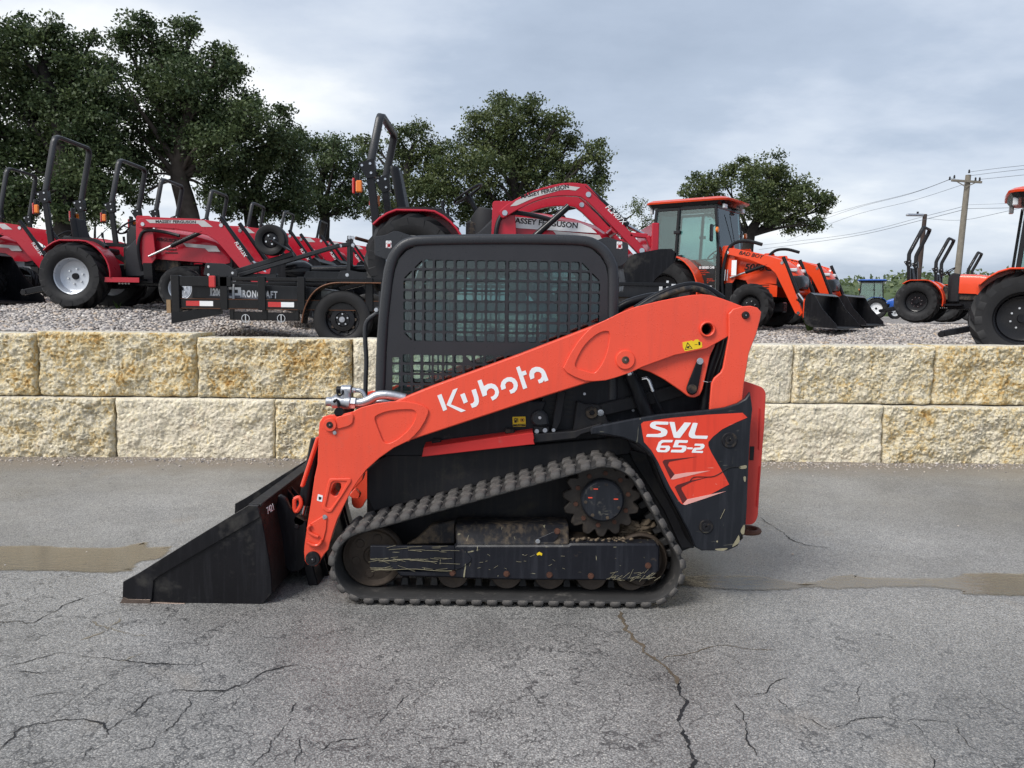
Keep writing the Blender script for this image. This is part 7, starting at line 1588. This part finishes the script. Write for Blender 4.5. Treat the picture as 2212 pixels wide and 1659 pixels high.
tree('round dark oak right of the tallest one', [(602, 240, 24), (612, 282, 36), (642, 328, 38), (580, 330, 48), (622, 388, 44), (545, 400, 52), (652, 428, 34), (585, 440, 32), (505, 430, 30), (470, 440, 22), (500, 462, 24), (560, 458, 32), (620, 448, 32), (650, 468, 22)],
     29, [(548, 520), (540, 450), (556, 400), (575, 350), (590, 300)], .30, LEAF, BARKD, 13)
tree('low dark oak with forked trunks behind the last red tractor', [(668, 308, 30), (702, 318, 36), (742, 340, 36), (772, 370, 34), (692, 378, 48), (742, 408, 44), (662, 428, 40), (790, 438, 24), (722, 445, 26), (642, 360, 26), (700, 435, 30), (750, 450, 24), (690, 462, 20)],
     33, [(700, 520), (702, 470), (690, 430), (700, 370), (715, 330)], .26, LEAF, BARKD, 14)
tree('pale leafy oak behind the tall black roll bar', [(800, 312, 26), (860, 292, 30), (905, 285, 30), (940, 310, 30), (792, 350, 26), (870, 345, 44), (930, 368, 40), (830, 395, 36), (900, 425, 40), (860, 450, 32), (780, 300, 18), (958, 418, 36), (768, 420, 22), (920, 335, 30), (840, 440, 34), (930, 460, 34), (800, 455, 20)],
     36, [(880, 540), (880, 470), (876, 420), (880, 360), (895, 310)], .26, LEAF2, BARKD, 15, k=1.0, leaf=.075)
tree('big broad oak above the white-striped red hood', [(1082, 225, 26), (1140, 232, 32), (1035, 252, 32), (1092, 268, 48), (1172, 268, 40), (1212, 262, 26), (1022, 308, 46), (1120, 325, 58), (1200, 325, 46), (1242, 300, 22), (972, 350, 46), (1052, 375, 54), (1150, 385, 54), (1230, 378, 42), (1280, 340, 30), (1294, 308, 16), (1300, 378, 22), (962, 408, 42), (1042, 425, 46), (1120, 432, 40), (1200, 425, 40), (1270, 408, 36), (1000, 455, 28), (1284, 445, 22), (1085, 305, 40), (1060, 465, 34), (1150, 465, 34)],
     35, [(1118, 560), (1120, 490), (1112, 430), (1108, 360), (1110, 290)], .36, LEAF2, BARKD, 16, k=1.15, leaf=.075)
tree('small low tree below the red loader arm', [(1330, 468, 30), (1372, 452, 24), (1402, 480, 22), (1300, 488, 22), (1262, 498, 18), (1350, 500, 26)], 48, [(1345, 560), (1345, 510), (1350, 470)], .18, LEAF2, BARKD, 17)
tree('lone spreading oak behind the orange cab tractor', [(1600, 365, 24), (1662, 357, 34), (1562, 382, 30), (1620, 400, 38), (1692, 388, 38), (1732, 402, 30), (1512, 400, 30), (1480, 415, 17), (1550, 425, 30), (1662, 428, 42), (1722, 438, 38), (1768, 430, 22), (1784, 452, 15), (1600, 448, 34), (1655, 470, 28), (1722, 480, 28), (1756, 488, 20), (1562, 455, 26), (1484, 440, 16), (1790, 435, 12), (1690, 455, 26)],
     44, [(1612, 560), (1616, 525), (1622, 500), (1634, 478), (1640, 440), (1650, 400)], .42, LEAF2, BARKD, 18, k=1.5, leaf=.085)
tree('little bush on the skyline left of the leaning trunk', [(205, 468, 20), (232, 484, 18), (180, 486, 18)], 46, [(205, 520), (206, 480)], .10, LEAF2, BARKD, 19, cat='bush', name='bush')
tree('little bush on the skyline right of the leaning trunk', [(480, 500, 18), (506, 506, 15), (455, 505, 14)], 46, [(480, 530), (481, 505)], .10, LEAF2, BARKD, 20, cat='bush', name='bush')
# wooded hill far right
hc = P('d', 2010, 690, 260); hill = MB(); hill.v = []
NX_, NY_ = 40, 10
for j in range(NY_ + 1):
    for i in range(NX_ + 1):
        u = -1 + 2 * i / NX_; v = -1 + 2 * j / NY_; x = hc.x + u * 130; y = hc.y + v * 60; e = max(0, 1 - u * u) * max(0, 1 - v * v)
        hill.v.append((x, y, 1.0 + 11.5 * e ** .6 * (1 + .15 * math.sin(u * 7 + 1)) + 1.2 * noise.noise((x * .05, y * .05, 2))))
hill.f = [(j * (NX_ + 1) + i, j * (NX_ + 1) + i + 1, (j + 1) * (NX_ + 1) + i + 1, (j + 1) * (NX_ + 1) + i) for j in range(NY_) for i in range(NX_)]
hl = hill.build('hill', mat('distant hillside', (.075, .105, .045), .9, var=.3, vs=.1), ang=80); tag(hl, 'far green hillside beyond the lot', None, kind='structure')
hv = np.array(hill.v); g = np.random.default_rng(4); idx = g.integers(0, len(hv), 9000); hp_ = hv[idx] + g.normal(0, 1, (9000, 3)) * np.array([3.5, 5, .9]) + np.array([0, 0, 1.0])
hw_ = mobj('woodland', leaf_mesh('woodland', hp_, g.uniform(.5, 1.1, 9000), g.normal(.75, .2, 9000), 5), leafmat('far leaves', (.055, .085, .04), (.15, .19, .085))); tag(hw_, 'far green woodland covering the hill', 'woodland', kind='stuff')

# ================================================================== poles and wires
YP = 46.0; pb = P('5', 873, 980, YP); pt_ = P('5', 960, 185, YP); pbz = lz(pb.x, YP); setorg((pb.x, YP, pbz))
po_ = empty('utility_pole', (pb.x, YP, pbz)); tag(po_, 'grey timber utility pole with crossarm, leaning right', 'utility pole')
bot = pb + (pb - pt_).normalized() * ((pb.z - pbz) / (pt_.z - pb.z) * (pt_ - pb).length)
mb = MB(); mb.tube([bot, bot.lerp(pt_, .5), pt_], [.20, .175, .15], 14); mb.build('pole', POLEW, po_)
ca_, cb_ = P('5', 822, 228, YP - .2), P('5', 1070, 244, YP - .2); mb = MB(); mb.bar(ca_, cb_, .10, .13); xa = mb.build('crossarm', POLEW, po_, bevel=.01)
pm_ = P('5', 940, 282, YP - .2)
for (x, y) in ((868, 238), (1022, 246)): mb = MB(); mb.bar(P('5', x, y, YP - .22), pm_, .03, .05); mb.build('brace', POLEW, xa)
ins = []
for (x, y) in ((845, 208), (1052, 226), (966, 163), (808, 220), (1018, 226)):
    q = P('5', x, y + 6, YP - .2); mb = MB(); mb.lathe([(0, 0), (.05, 0), (.06, .05), (.035, .08), (.055, .12), (.03, .2), (0, .2)], q, 'z', 12, False); mb.build('insulator', DKPLAS, po_); ins.append(q + Vector((0, 0, .18)))
def wire(label, pts_, r_=.016):
    r_ *= .7; mb = MB(); p = [P(z, x, y, Y) for z, x, y, Y in pts_]; o0 = p[0]; mb.tube(spline([tuple(q) for q in p], 8), r_, 5); o = mb.build('power_line', WIREM, None, org=(0, 0, 0)); tag(o, label, 'power line', 'power lines'); return o
wire('upper power line running left from the crossarm', [('5', 845, 205, YP - .2), ('5', 500, 330, 52), ('5', 0, 455, 62), ('d', 1700, 490, 75)])
wire('second power line just under the upper one, left of the pole', [('5', 808, 222, YP - .2), ('5', 480, 340, 52), ('5', 0, 468, 62), ('d', 1700, 503, 75)])
wire('power line from the right insulator crossing behind the pole to the left', [('5', 1018, 228, YP - .2), ('5', 900, 268, 47), ('5', 500, 395, 53), ('5', 0, 522, 63), ('d', 1700, 520, 76)])
wire('power line leaving the pole top to the right', [('5', 966, 160, YP), ('5', 1200, 130, 42), ('5', 1500, 98, 38)])
wire('power line from the pole top running right below the first', [('5', 975, 190, YP), ('5', 1200, 162, 42), ('5', 1500, 128, 38)])
wire('power line leaving the right crossarm end to the right', [('5', 1055, 220, YP), ('5', 1230, 203, 42), ('5', 1500, 175, 38)])
wire('lower cable running left past the lamp post', [('5', 915, 442, YP), ('5', 610, 520, 52), ('5', 0, 668, 65), ('d', 1640, 530, 82)], .018)
wire('lowest cable running left under the other one', [('5', 912, 470, YP), ('5', 600, 548, 52), ('5', 0, 688, 65), ('d', 1640, 539, 82)], .022)
wire('cable leaving the middle of the pole level to the right', [('5', 950, 459, YP), ('5', 1200, 455, 43), ('5', 1500, 446, 40)], .018)
wire('faint cable above the level one, right of the pole', [('5', 950, 428, YP), ('5', 1200, 420, 43), ('5', 1500, 404, 40)], .010)
wire('sagging service cable from the lamp post behind the pole to the right', [('5', 630, 540, 60), ('5', 800, 554, 56), ('5', 950, 548, 50), ('5', 1120, 515, 46), ('5', 1450, 440, 42)], .016)
YL = 60.0; lb_ = P('5', 560, 950, YL); lt_ = P('5', 607, 505, YL); lbz = lz(lb_.x, YL); setorg((lb_.x, YL, lbz))
lp_ = empty('street_lamp', (lb_.x, YL, lbz)); tag(lp_, 'dark timber lamp post with a lamp reaching left', 'street lamp')
bot = lb_ + (lb_ - lt_).normalized() * ((lb_.z - lbz) / (lt_.z - lb_.z) * (lt_ - lb_).length)
mb = MB(); mb.tube([bot, bot.lerp(lt_, .5), lt_], [.20, .18, .15], 12); mb.build('post', POLED, lp_)
mb = MB(); mb.tube([P('5', 600, 512, YL), P('5', 570, 508, YL), P('5', 545, 511, YL)], .04, 8); mb.build('arm', CASTAL, lp_)
mb = MB(); c = P('5', 524, 511, YL); mb.box(c, (1.3, .35, .18)); mb.build('lamp_head', CASTAL, lp_, bevel=.06); mb = MB(); mb.cyl(c + Vector((.2, 0, .08)), c + Vector((.2, 0, .25)), .08, 8); mb.build('photocell', DKPLAS, lp_)
# weeds at the edge of the gravel by the orange tractors
def weed(label, x, y, n_, h):
    z = lz(x, y); r_ = empty('weed', (x, y, z)); tag(r_, label, 'weed'); mb = MB(); g = random.Random(int(x * 100))
    for k in range(n_):
        a = g.uniform(0, 6.28); l_ = g.uniform(.4, 1) * h; d = Vector((math.cos(a), math.sin(a), 0)); w = Vector((-d.y, d.x, 0)) * .010; p0 = d * g.uniform(0, .06); p1 = p0 + d * l_ * .25 + Vector((0, 0, l_ * .6)); p2 = p0 + d * l_ * .6 + Vector((0, 0, l_))
        mb.add([p0 - w, p0 + w, p1 + w, p1 - w, p2], [(0, 1, 2, 3), (3, 2, 4)])
    o = mb.build('blades', GRASSM, r_, org=(0, 0, 0), sm=False); return r_
q = P('4', 1590, 1110, 15.3); weed('green weed growing by the orange loader bucket', q.x, q.y, 60, .42)
q = P('1', 905, 1380, 12.4); weed('thin weed in the gravel beside the silver tractor wheel', q.x, q.y, 14, .16)
